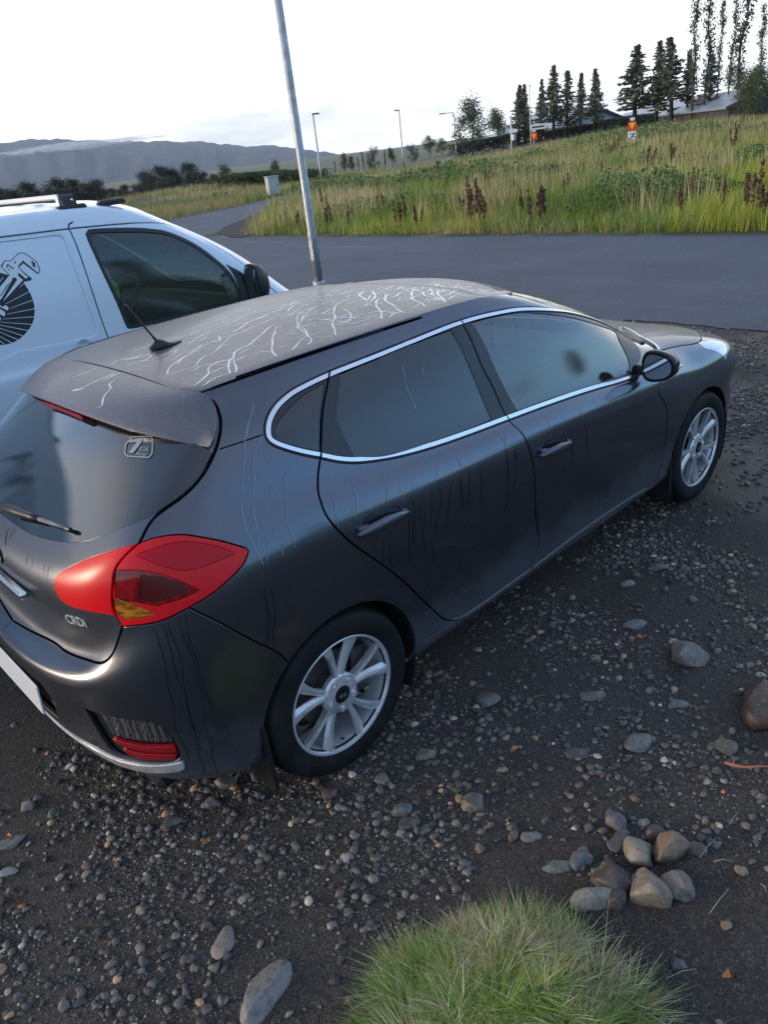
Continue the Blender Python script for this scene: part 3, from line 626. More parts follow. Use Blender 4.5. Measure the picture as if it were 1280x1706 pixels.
for (nm, sd), o in parts.items():
    if nm in sub: par(nm, sd, sub[nm], sd)
    elif nm == 'door_edge_glint': o.parent = CAR
    elif nm == 'rear_window': o.parent = parts[('tailgate', 0)]
    elif nm == 'tailgate_light': o.parent = parts[('tailgate', 0)]
    elif nm in ('lower_trim', 'plate_recess'): o.parent = parts[('rear_bumper', 0)]
# inner shell that darkens the seams and closes the cabin
seeth = {'rear_window', 'quarter_window', 'rear_side_window', 'front_side_window', 'corner_window', 'windshield', 'hole'}
shell_cut = (CUT[0], CUT[1], np.array([1 if CUT[3][r] in seeth else 0 for r in CUT[2]]), ['inner_shell', 'open'])
link('inner_shell', panel_mesh(BS, shell_cut, 'inner_shell', -.024, 0), CAR, VOID)
# ---- roof
DU = np.linspace(0, C0, 400); DR = BS.ev(DU, np.full(400, RT))      # ditch line, right side (y<0)
wx = DR[:, 0]; wy = -DR[:, 1]; sel = wy > .40
def ditch_w(x): 
    k = np.argsort(wx[sel]); return np.interp(x, wx[sel][k], wy[sel][k])
def ditch_z(x):
    k = np.argsort(wx[sel]); return np.interp(x, wx[sel][k], DR[sel, 2][k])
XR = -.128
def roof_panel():
    nx, ny = 90, 41; vs = []; ss = np.linspace(-1, 1, ny)
    fr = np.array([np.interp(abs(s_)*.56, wy[(DU > 13.5)][::-1], wx[(DU > 13.5)][::-1]) for s_ in ss])
    for i in range(nx):
        for j, s_ in enumerate(ss):
            xf = fr[j]-.012; x = XR+(xf-XR)*i/(nx-1)
            xc = min(x, 1.42); w = ditch_w(xc)-.001
            y = s_*w; zz = ditch_z(xc)
            if abs(s_) < .999 or True:
                # front edge follows the header curve
                endz = np.interp(abs(y), wy[DU > 13.5][::-1], DR[DU > 13.5, 2][::-1])
            crown = np.interp(x, [-.13, .1, .4, .8, 1.2, 1.5, 1.62], [.022, .024, .027, .028, .026, .020, .014])
            base = ditch_z(xc)-.001
            z = base+crown*(1-abs(s_)**2.2)-(.004 if abs(s_) > .985 else 0)
            tb = max(0, (i/(nx-1)-.86)/.14); z = z*(1-tb)+(endz+.002)*tb if tb > 0 else z
            vs.append((x, y, z))
    fs = [(i*ny+j, (i+1)*ny+j, (i+1)*ny+j+1, i*ny+j+1) for i in range(nx-1) for j in range(ny-1)]
    b = len(vs); ring = [i*ny for i in range(nx)]+[(nx-1)*ny+j for j in range(1, ny)]+[i*ny+ny-1 for i in range(nx-2, -1, -1)]+[j for j in range(ny-2, 0, -1)]
    for k in ring: v = vs[k]; vs.append((v[0], v[1], v[2]-.02))
    nr = len(ring); fs += [(ring[k], b+k, b+(k+1) % nr, ring[(k+1) % nr]) for k in range(nr)]
    me = np_mesh('roof_panel', vs, fs, True); return me
rm = roof_panel(); import bmesh
def fix_normals(me, ang=40):
    bm = bmesh.new(); bm.from_mesh(me); bmesh.ops.recalc_face_normals(bm, faces=bm.faces)
    for f in bm.faces: f.smooth = True
    for e in bm.edges:
        e.smooth = not (len(e.link_faces) == 2 and e.calc_face_angle(0) > math.radians(ang))
    bm.to_mesh(me); bm.free(); return me
roof = link('roof_panel', fix_normals(rm), CAR, P_ROOF)
# dark strip in the roof ditch
mb = MB()
for sg in (-1, 1):
    vs = []; xs = np.linspace(XR-.03, 1.44, 60)
    for x in xs:
        w = ditch_w(min(x, 1.43)); z = ditch_z(min(x, 1.43))-.013
        for d in (-.016, -.001): vs.append((x, sg*(w+d), z+.002*(d < 0)))
    mb.add(vs, [(2*i, 2*i+1, 2*i+3, 2*i+2) for i in range(59)])
vs = []
for y in np.linspace(-.50, .50, 31):
    z = float(ditch_z(-.13))-.010+.020*(1-min(1, abs(y)/.56)**2.2)-.35*max(0, abs(y)-.40)**1.6; vs += [(-.160, y, z-.004), (-.118, y, z)]
mb.add(vs, [(2*i, 2*i+1, 2*i+3, 2*i+2) for i in range(30)])
mb.build('roof_seam', VOID, CAR)
# ---- spoiler
def spoiler():
    # gap edge and trailing edge, from the centre to the right corner
    edge = []
    for q, o_ in (((338, 654), .004), ((353, 667), .006), ((361, 686), .008), ((362, 705), .009), ((358, 727), .010), ((349, 745), .012)):
        u = BS.pt(q); S_, _, _, N1 = BS.ev([u[0]], [u[1]], der=True); p = S_[0]+N1[0]*o_; edge.append((p[0], -p[1], p[2]))
    gp = np.array([(-.137, 0, ditch_z(-.13)+.021), (-.137, .15, ditch_z(-.13)+.020), (-.137, .32, ditch_z(-.13)+.015), (-.137, .45, ditch_z(-.13)+.007)]+edge[:-1])
    e_ = np.array(edge[-1]); tr = np.array([(-.342, 0, 1.337), (-.341, .15, 1.335), (-.331, .30, 1.327), (-.312, .42, 1.315), (-.280, .52, 1.300), (-.250, .575, 1.288), (-.222, .613, 1.275), (-.198, .640, 1.262), tuple(e_)])
    def rs(a, m):
        t = np.linspace(0, len(a)-1, m); return np.stack([np.interp(t, range(len(a)), a[:, k]) for k in range(3)], 1)
    def smooth(a, it=4):
        for _ in range(it): a[1:-1] = .25*a[:-2]+.5*a[1:-1]+.25*a[2:]
        return a
    m = 36; gp, tr = smooth(rs(gp, m)), smooth(rs(tr, m)); rows_ = []
    nb = 14
    for i in range(nb+1):
        t = i/nb; bul = .013*math.sin(math.pi*t)*np.linspace(1, 1.1, m)
        p = gp*(1-t)+tr*t; nrm = np.stack([np.zeros(m), np.linspace(0, .8, m)**2, 1-np.linspace(0, .8, m)**2*.7], 1)
        rows_.append(p+nrm*bul[:, None])
    th = np.linspace(.020, .012, m)[:, None]
    inner = np.stack([np.zeros(m), -np.linspace(0, 1, m)**2, -np.ones(m)], 1)
    rows_.append(tr+np.array([-.003, 0, -.004])); rows_.append(tr+np.array([-.002, 0, -.5])*th*[1, 1, 1]+inner*0); rows_.append(tr+np.array([.012, 0, 0])+inner*th)
    rows_.append(tr*.5+gp*.5+np.array([0, 0, 0])+inner*.040); rows_.append(gp+np.array([.01, 0, 0])+inner*.030)
    vs = []
    for r in rows_:
        full = np.concatenate([(r*[1, 1, 1])[::-1], r[1:]*[1, -1, 1]]); vs += list(full)
    k = 2*m-1; R_ = len(rows_)
    fs = [(a*k+b, a*k+b+1, ((a+1) % R_)*k+b+1, ((a+1) % R_)*k+b) for a in range(R_) for b in range(k-1)]
    fs += [tuple(a*k for a in range(R_)), tuple(a*k+k-1 for a in range(R_-1, -1, -1))]
    return fix_normals(np_mesh('spoiler', vs, fs, True), 35)
spo = link('spoiler', spoiler(), CAR, P_ROOF)
mb = MB(); vs = [(-.318-.02*y*y+dx, y, 1.312+dz-.06*y*y) for y in np.linspace(-.17, .17, 15) for dx, dz in ((-.012, .0), (-.012, -.014), (.02, -.016), (.02, .0))]
mb.add(vs, [(4*i+k, 4*i+(k+1) % 4, 4*i+4+(k+1) % 4, 4*i+4+k) for i in range(14) for k in range(4)]+[(0, 1, 2, 3), (56, 57, 58, 59)])
mb.build('brake_light', DRED, spo)
# ---- wheel
def wheel_parts(parent, loc, flip, spin, textmat):
    """outer face towards -y, then turned for the left side"""
    T = Matrix.Translation(V(loc)) @ (Matrix.Rotation(math.pi, 4, 'Z') if flip else Matrix.Identity(4)) @ Matrix.Rotation(spin, 4, 'Y')
    W = bpy.data.objects.new('wheel', None); COL.objects.link(W); W.parent = parent; W.matrix_local = T; W.empty_display_size = .1
    return W
def wheel_meshes():
    out = {}
    mb = MB(); w = .205
    prof = [(.205, .014), (.212, .002), (.222, -.003), (.240, -.010), (.262, -.0125), (.283, -.010), (.297, -.003), (.3035, .006), (.3065, .012), (.311, .020), (.3135, .040), (.3145, .060), (.309, .061), (.309, .068), (.3148, .069), (.316, .100), (.3105, .101), (.3105, .109), (.316, .110), (.3148, .141), (.309, .142), (.309, .149), (.3145, .150), (.3135, .175), (.3065, .195), (.297, .205), (.262, .214), (.222, .205), (.205, .19)]
    n_ = 160; vs = []; m = len(prof)
    for k in range(n_):
        t = 2*math.pi*k/n_
        for i, (r, a) in enumerate(prof):
            rr = r
            if 8 <= i <= 11 or 21 <= i <= 24: rr = r-(.0055 if k % 3 == 0 else 0)
            vs.append((rr*math.cos(t), a, rr*math.sin(t)))
    fs = [(k*m+i, ((k+1) % n_)*m+i, ((k+1) % n_)*m+i+1, k*m+i+1) for k in range(n_) for i in range(m-1)]
    out['tyre'] = fix_normals(np_mesh('tyre', vs, fs, True), 38)
    mb = MB(); mb.lathe([(.2225, .004), (.2235, -.002), (.2185, -.0045), (.2125, -.002), (.2095, .006), (.206, .022), (.200, .050), (.196, .12), (.205, .19), (.219, .198), (.2235, .196), (.2235, .19)], 96)
    # ten spokes in five pairs
    def spoke(th, skew):
        secs = []
        for (r, hw, yf, th_, dpt, off) in ((.040, .020, .012, 0, .035, 0), (.070, .0140, .014, 0, .032, 0), (.105, .0125, .012, 0, .030, 0), (.150, .0150, .007, 0, .028, 0), (.185, .0190, .003, 0, .026, 0), (.2095, .0235, .001, 0, .022, 0)):
            f = (r-.05)/.16; a = th+skew*(.055+.115*f); c, s_ = math.cos(a), math.sin(a)
            ring = []
            # cross-section with a sloped, faceted face: wide flat on the outer side, chamfer to the inner side
            for (u, y) in ((-hw, yf+(.016 if skew > 0 else .002)), (-hw*.35, yf+(.004 if skew > 0 else .0)), (hw*.35, yf+(.0 if skew > 0 else .004)), (hw, yf+(.002 if skew > 0 else .016)), (hw*.7, yf+dpt), (-hw*.7, yf+dpt)):
                ring.append((r*c-u*s_, y, r*s_+u*c))
            secs.append(ring)
        b = []; f_ = []
        for q in secs: b += q
        k = 6
        for i in range(len(secs)-1): f_ += [(i*k+j, i*k+(j+1) % k, (i+1)*k+(j+1) % k, (i+1)*k+j) for j in range(k)]
        f_ += [tuple(range(k))[::-1], tuple(range((len(secs)-1)*k, len(secs)*k))]
        mb.add(b, f_)
    for p in range(5):
        th = math.pi/2+p*2*math.pi/5
        for sk in (-1, 1): spoke(th, sk*1.55)
    mb.lathe([(.0, .040), (.074, .040), (.076, .020), (.070, .012), (.060, .009), (.034, .006), (.033, .010)], 60)
    me = mb.build('rim', SILVER, None, autos=28); out['rim'] = me.data; bpy.data.objects.remove(me)
    out['nut'] = []
    for p in range(5):
        mb = MB(); a = math.pi/2+(p+.5)*2*math.pi/5; c = (.0545*math.cos(a), 0, .0545*math.sin(a))
        mb.lathe([(.0, .002), (.006, .0025), (.0085, .006), (.0095, .014), (.0095, .02), (.0125, .019), (.013, .0095), (.0135, .006), (.0155, .006), (.0165, .011)], 20, c)
        me = mb.build('wheel_nut', SILVER, None, autos=30); out['nut'].append(me.data); bpy.data.objects.remove(me)
    mb = MB(); mb.lathe([(0, .0015), (.024, .0015), (.028, .003), (.0295, .007), (.0295, .012)], 40)
    me = mb.build('centre_cap', GLOSSB, None, autos=30); out['cap'] = me.data; bpy.data.objects.remove(me)
    mb = MB(); mb.lathe([(.05, .075), (.138, .075), (.140, .078), (.140, .098), (.05, .098)], 64); mb.lathe([(.05, .055), (.075, .060), (.075, .08)], 40)
    mb.box((.115, .078, .055), (.06, .05, .13), rotz(0))
    me = mb.build('brake_disc', DIRTYMETAL, None, autos=30); out['disc'] = me.data; bpy.data.objects.remove(me)
    mb = MB(); mb.tube([(0, .03, -.196), (0, .014, -.190)], .0035, 8)
    me = mb.build('valve', BLACK, None); out['valve'] = me.data; bpy.data.objects.remove(me)
    return out
def text_mesh(s, size, depth=.0, name='lettering', shear=0., align='CENTER', spacing=1., stretch=1.):
    """flat lettering in the local XY plane"""
    cu = bpy.data.curves.new(name, 'FONT'); cu.body = s; cu.size = size; cu.extrude = depth; cu.align_x = align; cu.align_y = 'CENTER'; cu.shear = shear; cu.space_character = spacing
    cu.resolution_u = 4
    o = bpy.data.objects.new(name, cu); COL.objects.link(o); dg = bpy.context.evaluated_depsgraph_get(); dg.update()
    me = bpy.data.meshes.new_from_object(o.evaluated_get(dg)); bpy.data.objects.remove(o); me.name = name
    if stretch != 1.: me.transform(Matrix.Diagonal((stretch, 1, 1, 1)))
    return me
def frame(origin, xdir, ydir):
    x = V(xdir).normalized(); z = x.cross(V(ydir)).normalized(); y = z.cross(x)
    return Matrix(((x.x, y.x, z.x, origin[0]), (x.y, y.y, z.y, origin[1]), (x.z, y.z, z.z, origin[2]), (0, 0, 0, 1)))
WM = wheel_meshes(); KT = text_mesh('KI', .0155, .0004, 'cap_lettering', 0, 'CENTER', 1.05, 1.15)
# the cap's three letters: the last one has no crossbar
def cap_letters():
    mb = MB(); w = .0022
    def seg(a, b):
        a = np.array(a); b = np.array(b); d = b-a; d = d/np.linalg.norm(d); q = np.array([-d[1], d[0]])*w/2
        mb.prism([tuple(a-q-d*w*.3), tuple(b-q+d*w*.3), tuple(b+q+d*w*.3), tuple(a+q-d*w*.3)], .0002, .0014, 1)
    h = .0058
    seg((-.0145, -h), (-.0145, h)); seg((-.0135, -.0005), (-.0065, h)); seg((-.0125, 0), (-.006, -h))
    seg((-.001, -h), (-.001, h)); seg((.0045, -h), (.0095, h)); seg((.0095, h), (.0145, -h))
    return mb.build('cap_lettering', mat('cap_silver', (.7, .7, .7), .3, .8), None)
CL = cap_letters(); CLm = CL.data; bpy.data.objects.remove(CL)
def add_wheel(parent, loc, flip, spin, kia=True, nm='wheel'):
    W = wheel_parts(parent, loc, flip, spin, None); W.name = nm
    for k, nm2, mt in (('tyre', 'tyre', RUBBER), ('rim', 'rim', SILVER), ('disc', 'brake_disc', DIRTYMETAL)):
        link(nm2, WM[k], W, mt)
    rim = W.children[1] if len(W.children) > 1 else None
    for o in W.children:
        if o.name.startswith('rim'): rim = o
    for m_n in WM['nut']: link('wheel_nut', m_n, W, SILVER)
    for k, nm2, mt in (('cap', 'centre_cap', GLOSSB), ('valve', 'valve', BLACK)): link(nm2, WM[k], W, mt)
    if kia: link('cap_lettering', CLm, W)
    return W
YW = .872
add_wheel(CAR, (.012, -YW, .312), False, math.radians(6)); add_wheel(CAR, (2.655, -YW, .312), False, math.radians(-24))
add_wheel(CAR, (.012, YW, .312), True, .4); add_wheel(CAR, (2.655, YW, .312), True, .9)
# wheel housings
for x in (.025, 2.655):
    for sg in (-1, 1):
        mb = MB(); mb.lathe([(.352, sg*.862), (.352, sg*.52), (.05, sg*.52)], 40, (x, 0, .30), ang=(-.5, math.pi+.5)); mb.build('wheel_housing', VOID, CAR, autos=30)
mb = MB(); mb.box((1.35, 0, .215), (3.9, 1.30, .05), bev=.02); mb.box((1.34, 0, .24), (1.9, 1.5, .03)); mb.build('underbody', VOID, CAR)
# mud flaps
for x, y, s_ in ((-.315, -.80, 1), (2.315, -.80, 1), (-.315, .80, 1), (2.315, .80, 1)):
    mb = MB(); sg = -1 if y < 0 else 1
    mb.prism([(y-sg*.10, .13), (y+sg*.072, .125), (y+sg*.084, .16), (y+sg*.075, .40), (y-sg*.10, .42)], x-.008, x+.008, 0)
    o = mb.build('mud_flap', BLACK, CAR)
# ---- side details traced on the surface
def surf_frame(px, py):
    uv = BS.pt((px, py)); S_, Su, Sv, N_ = BS.ev([uv[0]], [uv[1]], der=True); return S_[0], Su[0]/np.linalg.norm(Su[0]), N_[0]
bpd_edge = bpy.data.materials['edge_glint']
def handle(px, py, pxa, pya, pxb, pyb, door, sd):
    A = BS.ev(*[[t] for t in BS.pt((pxa, pya))])[0]; B = BS.ev(*[[t] for t in BS.pt((pxb, pyb))])[0]
    Cc, _, N_ = surf_frame(px, py); X = (B-A); L = np.linalg.norm(X); X /= L; N_ = N_-X*(N_@X); N_ /= np.linalg.norm(N_); Z = np.cross(N_, X); Z *= np.sign(Z[2])
    mir = np.array([1, -1, 1.]) if sd > 0 else np.ones(3); O = (A+B)/2
    def w(p): return (O+X*p[0]+Z*p[1]+N_*p[2])*mir
    # recessed cup
    mb = MB(); vs = []; nn = 36
    for k, (f, dpt) in enumerate(((1.0, .0012), (.90, -.006), (.6, -.022), (.0, -.026))):
        for j in range(nn):
            t = 2*math.pi*j/nn; vs.append(w((.010+f*(L*.36)*math.cos(t), .001+f*.033*math.sin(t), dpt+.0015)))
    fs = [(k*nn+j, k*nn+(j+1) % nn, (k+1)*nn+(j+1) % nn, (k+1)*nn+j) for k in range(3) for j in range(nn)]
    mb.add(vs, fs); cup = mb.build('handle_cup', mat('handle_cup', (.008, .009, .011), .3) if sd < 0 else bpy.data.materials['handle_cup'], door, autos=40)  # near-black colour paints in the shade of the recess
    lip = [w((.020+.034*math.cos(t), -.012-.026*math.sin(t), .0022)) for t in np.linspace(.15, math.pi-.15, 16)]
    mb = MB(); mb.tube(lip, .0016, 6); mb.build('lip_glint', bpd_edge, door)  # pale tube stands in for light on the cup's lower lip
    # grip: a bow standing off the door
    secs = []; m = 22; k = 12
    for i in range(m+1):
        t = i/m; x = -L/2+L*t
        hgt = .0185*math.sin(math.pi*min(1, max(.0, t)))**.45*(1.25-.45*t)+.0015
        so = .008+.024*math.sin(math.pi*(t**.9))**.7; dep = .0095+.004*(1-t)
        zc = -.010+.006*math.sin(math.pi*t)-.006*(1-t)
        secs.append([w((x, zc+hgt*math.cos(a), so+dep*math.sin(a))) for a in np.linspace(0, 2*math.pi, k, endpoint=False)])
    vs = [p for s_ in secs for p in s_]; fs = [(i*k+j, i*k+(j+1) % k, (i+1)*k+(j+1) % k, (i+1)*k+j) for i in range(m) for j in range(k)]+[tuple(range(k))[::-1], tuple(range(m*k, (m+1)*k))]
    mb = MB(); mb.add(vs, fs); mb.build('door_handle', P_PLAIN, door, autos=50)
    mb = MB()   # feet of the grip
    for xx, ww in ((-L*.36, .045), (L*.42, .022)):
        c = w((xx, -.003, .008)); R_ = np.stack([X*mir, Z*mir, N_*mir], 1); mb.box(c, (ww, .016, .020), R_, .004)
    mb.build('handle_base', P_PLAIN, door)
for sd in (-1, 1):
    handle(633, 866, 590, 884, 677, 847, parts[('rear_door', sd)], sd); handle(922, 743, 896, 753, 949, 733, parts[('front_door', sd)], sd)
# ---- mirrors
def mirror(sd):
    sg = sd
    root = parts[('front_door', sd)]
    # housing: stacked rings across y, camera sees the rear face with the glass
    cx, cy, cz = 2.015, .935, .945
    mb = MB(); secs = []; k = 28
    def ring(y, rx, rz, ox, oz, fl=1.):
        r = []
        for a in np.linspace(0, 2*math.pi, k, endpoint=False):
            c, s_ = math.cos(a), math.sin(a); e = .72
            r.append((cx+ox+rx*np.sign(c)*abs(c)**e, sg*y, cz+oz+rz*np.sign(s_)*abs(s_)**e))
        return r
    # build along x instead: rear face (glass) to rounded front
    secs = []
    for t, sc_, xo in ((0, .93, -.012), (.0, 1.0, -.006), (.15, 1.0, .012), (.4, .96, .035), (.65, .84, .058), (.85, .62, .076), (.97, .32, .087), (1., .05, .090)):
        r = []
        for a in np.linspace(0, 2*math.pi, k, endpoint=False):
            c, s_ = math.cos(a), math.sin(a); e = .78
            yy = np.sign(c)*abs(c)**e*.089*sc_; zz = np.sign(s_)*abs(s_)**e*(.071-.018*(yy/.089)*1.0)*sc_
            sh = .10*xo/.09
            r.append((cx+xo+.022*(yy/.12)**2*0-(yy)*.10, sg*(cy+yy), cz+zz+.006*(yy/.089)))
        secs.append(r)
    vs = [p for s_ in secs for p in s_]; m = len(secs)-1
    fs = [(i*k+j, i*k+(j+1) % k, (i+1)*k+(j+1) % k, (i+1)*k+j) for i in range(m) for j in range(k)]+[tuple(range(k)), tuple(range(m*k, (m+1)*k))]
    mb.add(vs, fs); H = mb.build('mirror_housing', P_PLAIN if False else mat('mirror_paint', (.03, .03, .034), .18, .3), root, autos=45)
    mb = MB(); vs = []; gl = []
    for f in (1., 0.86):
        for a in np.linspace(0, 2*math.pi, k, endpoint=False):
            c, s_ = math.cos(a), math.sin(a); yy = np.sign(c)*abs(c)**.78*.082*f; zz = np.sign(s_)*abs(s_)**.78*(.064-.017*(yy/.089))*f
            vs.append((cx-.014-(yy)*.10+.0*f, sg*(cy+yy), cz+zz+.006*(yy/.12)))
    mb.add([(v[0]-.0005, v[1], v[2]) for v in vs[:k]], [tuple(range(k))]); mb.build('mirror_bezel', GLOSSB, H)
    mb = MB(); mb.add([(v[0]-.003, v[1], v[2]) for v in vs[k:]], [tuple(range(k))]); mb.build('mirror_glass', mat('mirror_silver', (.75, .8, .82), .03, 1.), H)
    mb = MB(); mb.tube([(2.05, sg*.80, .905), (2.04, sg*.84, .912), (2.03, sg*.88, .925)], [.026, .022, .024], 12); mb.build('mirror_arm', BLACK, root, smooth=True)
    mb = MB(); mb.box((cx+.03, sg*(cy+.082), cz+.002), (.05, .012, .012), bev=.004); mb.build('repeater', HEADL, H)
mirror(-1); mirror(1)
# ---- antenna
ax_ = .10
mb = MB(); secs = []; k = 16
for t in np.linspace(0, 1, 14):
    x = ax_-.062+.125*t; hw = .021*(math.sin(math.pi*min(1, .08+t*.92*.985))**.5); hh = .004+.026*math.exp(-((t-.30)/.26)**2)
    zb = 1.418+.003*t
    secs.append([(x, hw*math.cos(a), zb+max(-.004, hh*math.sin(a)) if math.sin(a) > 0 else zb-.004) for a in np.linspace(0, 2*math.pi, k, endpoint=False)])
mb.add([p for s_ in secs for p in s_], [(i*k+j, i*k+(j+1) % k, (i+1)*k+(j+1) % k, (i+1)*k+j) for i in range(13) for j in range(k)]+[tuple(range(k)), tuple(range(13*k, 14*k))])
ant = mb.build('antenna', BLACK, CAR, autos=50)
b0 = np.array([ax_-.030, 0, 1.441]); tip = b0+np.array([-.085, 0, .150])
pts = [b0+(tip-b0)*t for t in np.linspace(0, 1, 40)]; rd = [(.0058 if t < .12 else .0036+(.0007 if i % 2 else 0)) for i, t in enumerate(np.linspace(0, 1, 40))]; rd[-1] = .004
mb = MB(); mb.tube(pts, rd, 10); mb.build('antenna_mast', BLACK, ant, smooth=True)
# ---- rear wiper, badge, plate, lettering
def onsurf(y, z, off=0.):
    uv = BS.pt(('r', y, z)); S_, Su, Sv, N_ = BS.ev([uv[0]], [uv[1]], der=True); return S_[0]+N_[0]*off, N_[0]
wa = BS.ev(*[[t] for t in BS.pt((12, 846))])[0]; wb = BS.ev(*[[t] for t in BS.pt((72, 868))])[0]; wc = BS.ev(*[[t] for t in BS.pt((118, 883))])[0]
nw = onsurf(.2, 1.05)[1]
mb = MB(); d1 = wb-wa
pts = [wa+nw*.026-d1*.06, wa+nw*.030, wa+d1*.35+nw*.024, wa+d1*.75+nw*.020, wb+nw*.018]
mb.tube(pts, [.010, .017, .0155, .012, .010], 12); wip = mb.build('wiper_arm', BLACK, parts[('tailgate', 0)], smooth=True)
mb = MB(); mb.tube([wb+nw*.018, wc+nw*.015], [.007, .006], 8); mb.build('wiper_blade', mat('wiper_grey', (.16, .16, .165), .5), wip, smooth=True)
mb = MB(); mb.tube([wc+nw*.015, wc+(wc-wb)*.12+nw*.014], [.008, .006], 8); mb.build('wiper_tip', BLACK, wip)
p, nv = onsurf(.035, .905, .004)
p2, nv2 = onsurf(.01, .905, .004)
mb = MB()
def ovalring(c, nrm, a, b, tr, m=40, k=8):
    up = np.array([0, 0, 1.])-nrm*nrm[2]; up /= np.linalg.norm(up); sd = np.cross(up, nrm); pts = [c+sd*a*math.cos(t)+up*b*math.sin(t) for t in np.linspace(0, 2*math.pi, m, endpoint=False)]
    vs = []
    for i, q in enumerate(pts):
        o = (q-c)/np.linalg.norm(q-c)
        for j in range(k):
            t = 2*math.pi*j/k; vs.append(q+o*tr*math.cos(t)+nrm*tr*.7*math.sin(t))
    return vs, [(i*k+j, i*k+(j+1) % k, ((i+1) % m)*k+(j+1) % k, ((i+1) % m)*k+j) for i in range(m) for j in range(k)], sd, up
BC, BN = onsurf(.012, .905, .006); BC[1] = 0; BN = np.array([BN[0], 0, BN[2]]); BN /= np.linalg.norm(BN)
v_, f_, sd_, up_ = ovalring(BC, BN, .060, .030, .0042); mb.add(v_, f_)
badge = mb.build('badge', CHROME, parts[('tailgate', 0)], smooth=True)
mb = MB(); N2 = 40; mb.add([BC+sd_*.058*math.cos(t)+up_*.028*math.sin(t)-BN*.002 for t in np.linspace(0, 2*math.pi, N2, endpoint=False)], [tuple(range(N2))]); mb.build('badge_field', GLOSSB, badge)
mb = MB()
def seg3(a, b, w=.005):
    A = BC+sd_*a[0]+up_*a[1]; B = BC+sd_*b[0]+up_*b[1]; mb.tube([A+BN*.001, B+BN*.001], w/2, 6)
h = .015
for a, b in (((-.036, -h), (-.036, h)), ((-.034, 0), (-.016, h)), ((-.030, 0), (-.014, -h)), ((0, -h), (0, h)), ((.012, -h), (.024, h)), ((.024, h), (.036, -h))): seg3(a, b)
bl = mb.build('badge_letters', CHROME, badge, smooth=True)
pp, pn = onsurf(.575, .80, .002)
A = BS.ev(*[[t] for t in BS.pt((112, 1031))])[0]; B = BS.ev(*[[t] for t in BS.pt((142, 1038))])[0]
uv = BS.pt((127, 1034.5)); S_, Su, Sv, N_ = BS.ev([uv[0]], [uv[1]], der=True)
tm = text_mesh('CRDi', .030, .0012, 'engine_badge', 0, 'CENTER', 1., 1.0); o = link('engine_badge', tm, parts[('tailgate', 0)], mat('badge_silver', (.62, .62, .60), .35, .2))
xd = (B-A); upv = np.cross(N_[0], xd); upv *= np.sign(upv[2]); o.matrix_world = frame(S_[0]+N_[0]*.002, xd, upv)
sc_ = np.linalg.norm(B-A)/.062; o.scale = (sc_, sc_, 1)
mb = MB(); PW = .26
mb.box((-.758, 0, .475), (.008, .52, .11), np.array([[math.cos(.08), 0, math.sin(.08)], [0, 1, 0], [-math.sin(.08), 0, math.cos(.08)]]), .003)
mb.build('number_plate', mat('plate_white', (.62, .64, .66), .4), parts[('rear_bumper', 0)])
# tailgate grip moulding above the plate
mb = MB(); mb.box((-.692, 0, .842), (.03, .50, .028), bev=.008); mb.build('tailgate_grip', CHROME, parts[('tailgate', 0)])
# sticker on the rear window
def decal_on(pts_px, off=.0006):
    return [tuple(BS.ev(*[[t] for t in BS.pt(q)], der=True)[0][0]+BS.ev(*[[t] for t in BS.pt(q)], der=True)[3][0]*off) for q in pts_px]
STK = mat('sticker_grey', (.26, .29, .29), .6); tg = parts[('rear_window', 0)]
def flat(name, polys, mt, parent, off=.0008):
    mb = MB()
    for q in polys: v = decal_on(q, off); mb.add(v, [tuple(range(len(v)))])
    return mb.build(name, mt, parent)
ox, oy, k_ = 0, 560, 460/1280
def z3(x, y): return (x*k_, 560+y*k_)
ringo = [z3(*p) for p in ((612, 465), (700, 462), (712, 480), (708, 545), (690, 566), (590, 560), (575, 545), (580, 500))]; ringi = [z3(*p) for p in ((616, 471), (696, 468), (706, 482), (702, 542), (687, 560), (594, 554), (581, 542), (586, 502))]
for i in range(8): pass
stk = flat('sticker', [[ringo[i], ringo[(i+1) % 8], ringi[(i+1) % 8], ringi[i]] for i in range(8)]+[[z3(*p) for p in ((600, 480), (655, 476), (660, 488), (618, 542), (596, 540), (634, 492), (598, 494))]], STK, tg)
for s_, P0, P1 in (('ÁRA', (664, 488), (705, 490)), ('KIA', (645, 524), (688, 527)), ('Ábyrgð', (630, 544), (680, 549))):
    A, B = [BS.ev(*[[t] for t in BS.pt(z3(*q))])[0] for q in (P0, P1)]; uv = BS.pt(z3((P0[0]+P1[0])/2, (P0[1]+P1[1])/2)); S_, Su, Sv, N_ = BS.ev([uv[0]], [uv[1]], der=True)
    xd = B-A; L = np.linalg.norm(xd); tm = text_mesh(s_, .02, 0, 'sticker_text'); wd = max(v.co.x for v in tm.vertices)-min(v.co.x for v in tm.vertices)
    o = link('sticker_text', tm, tg, STK); upv = np.cross(N_[0], xd); upv *= np.sign(upv[2]); o.matrix_world = frame(S_[0]+N_[0]*.001, xd, upv); o.scale = (L/wd, L/wd, 1)
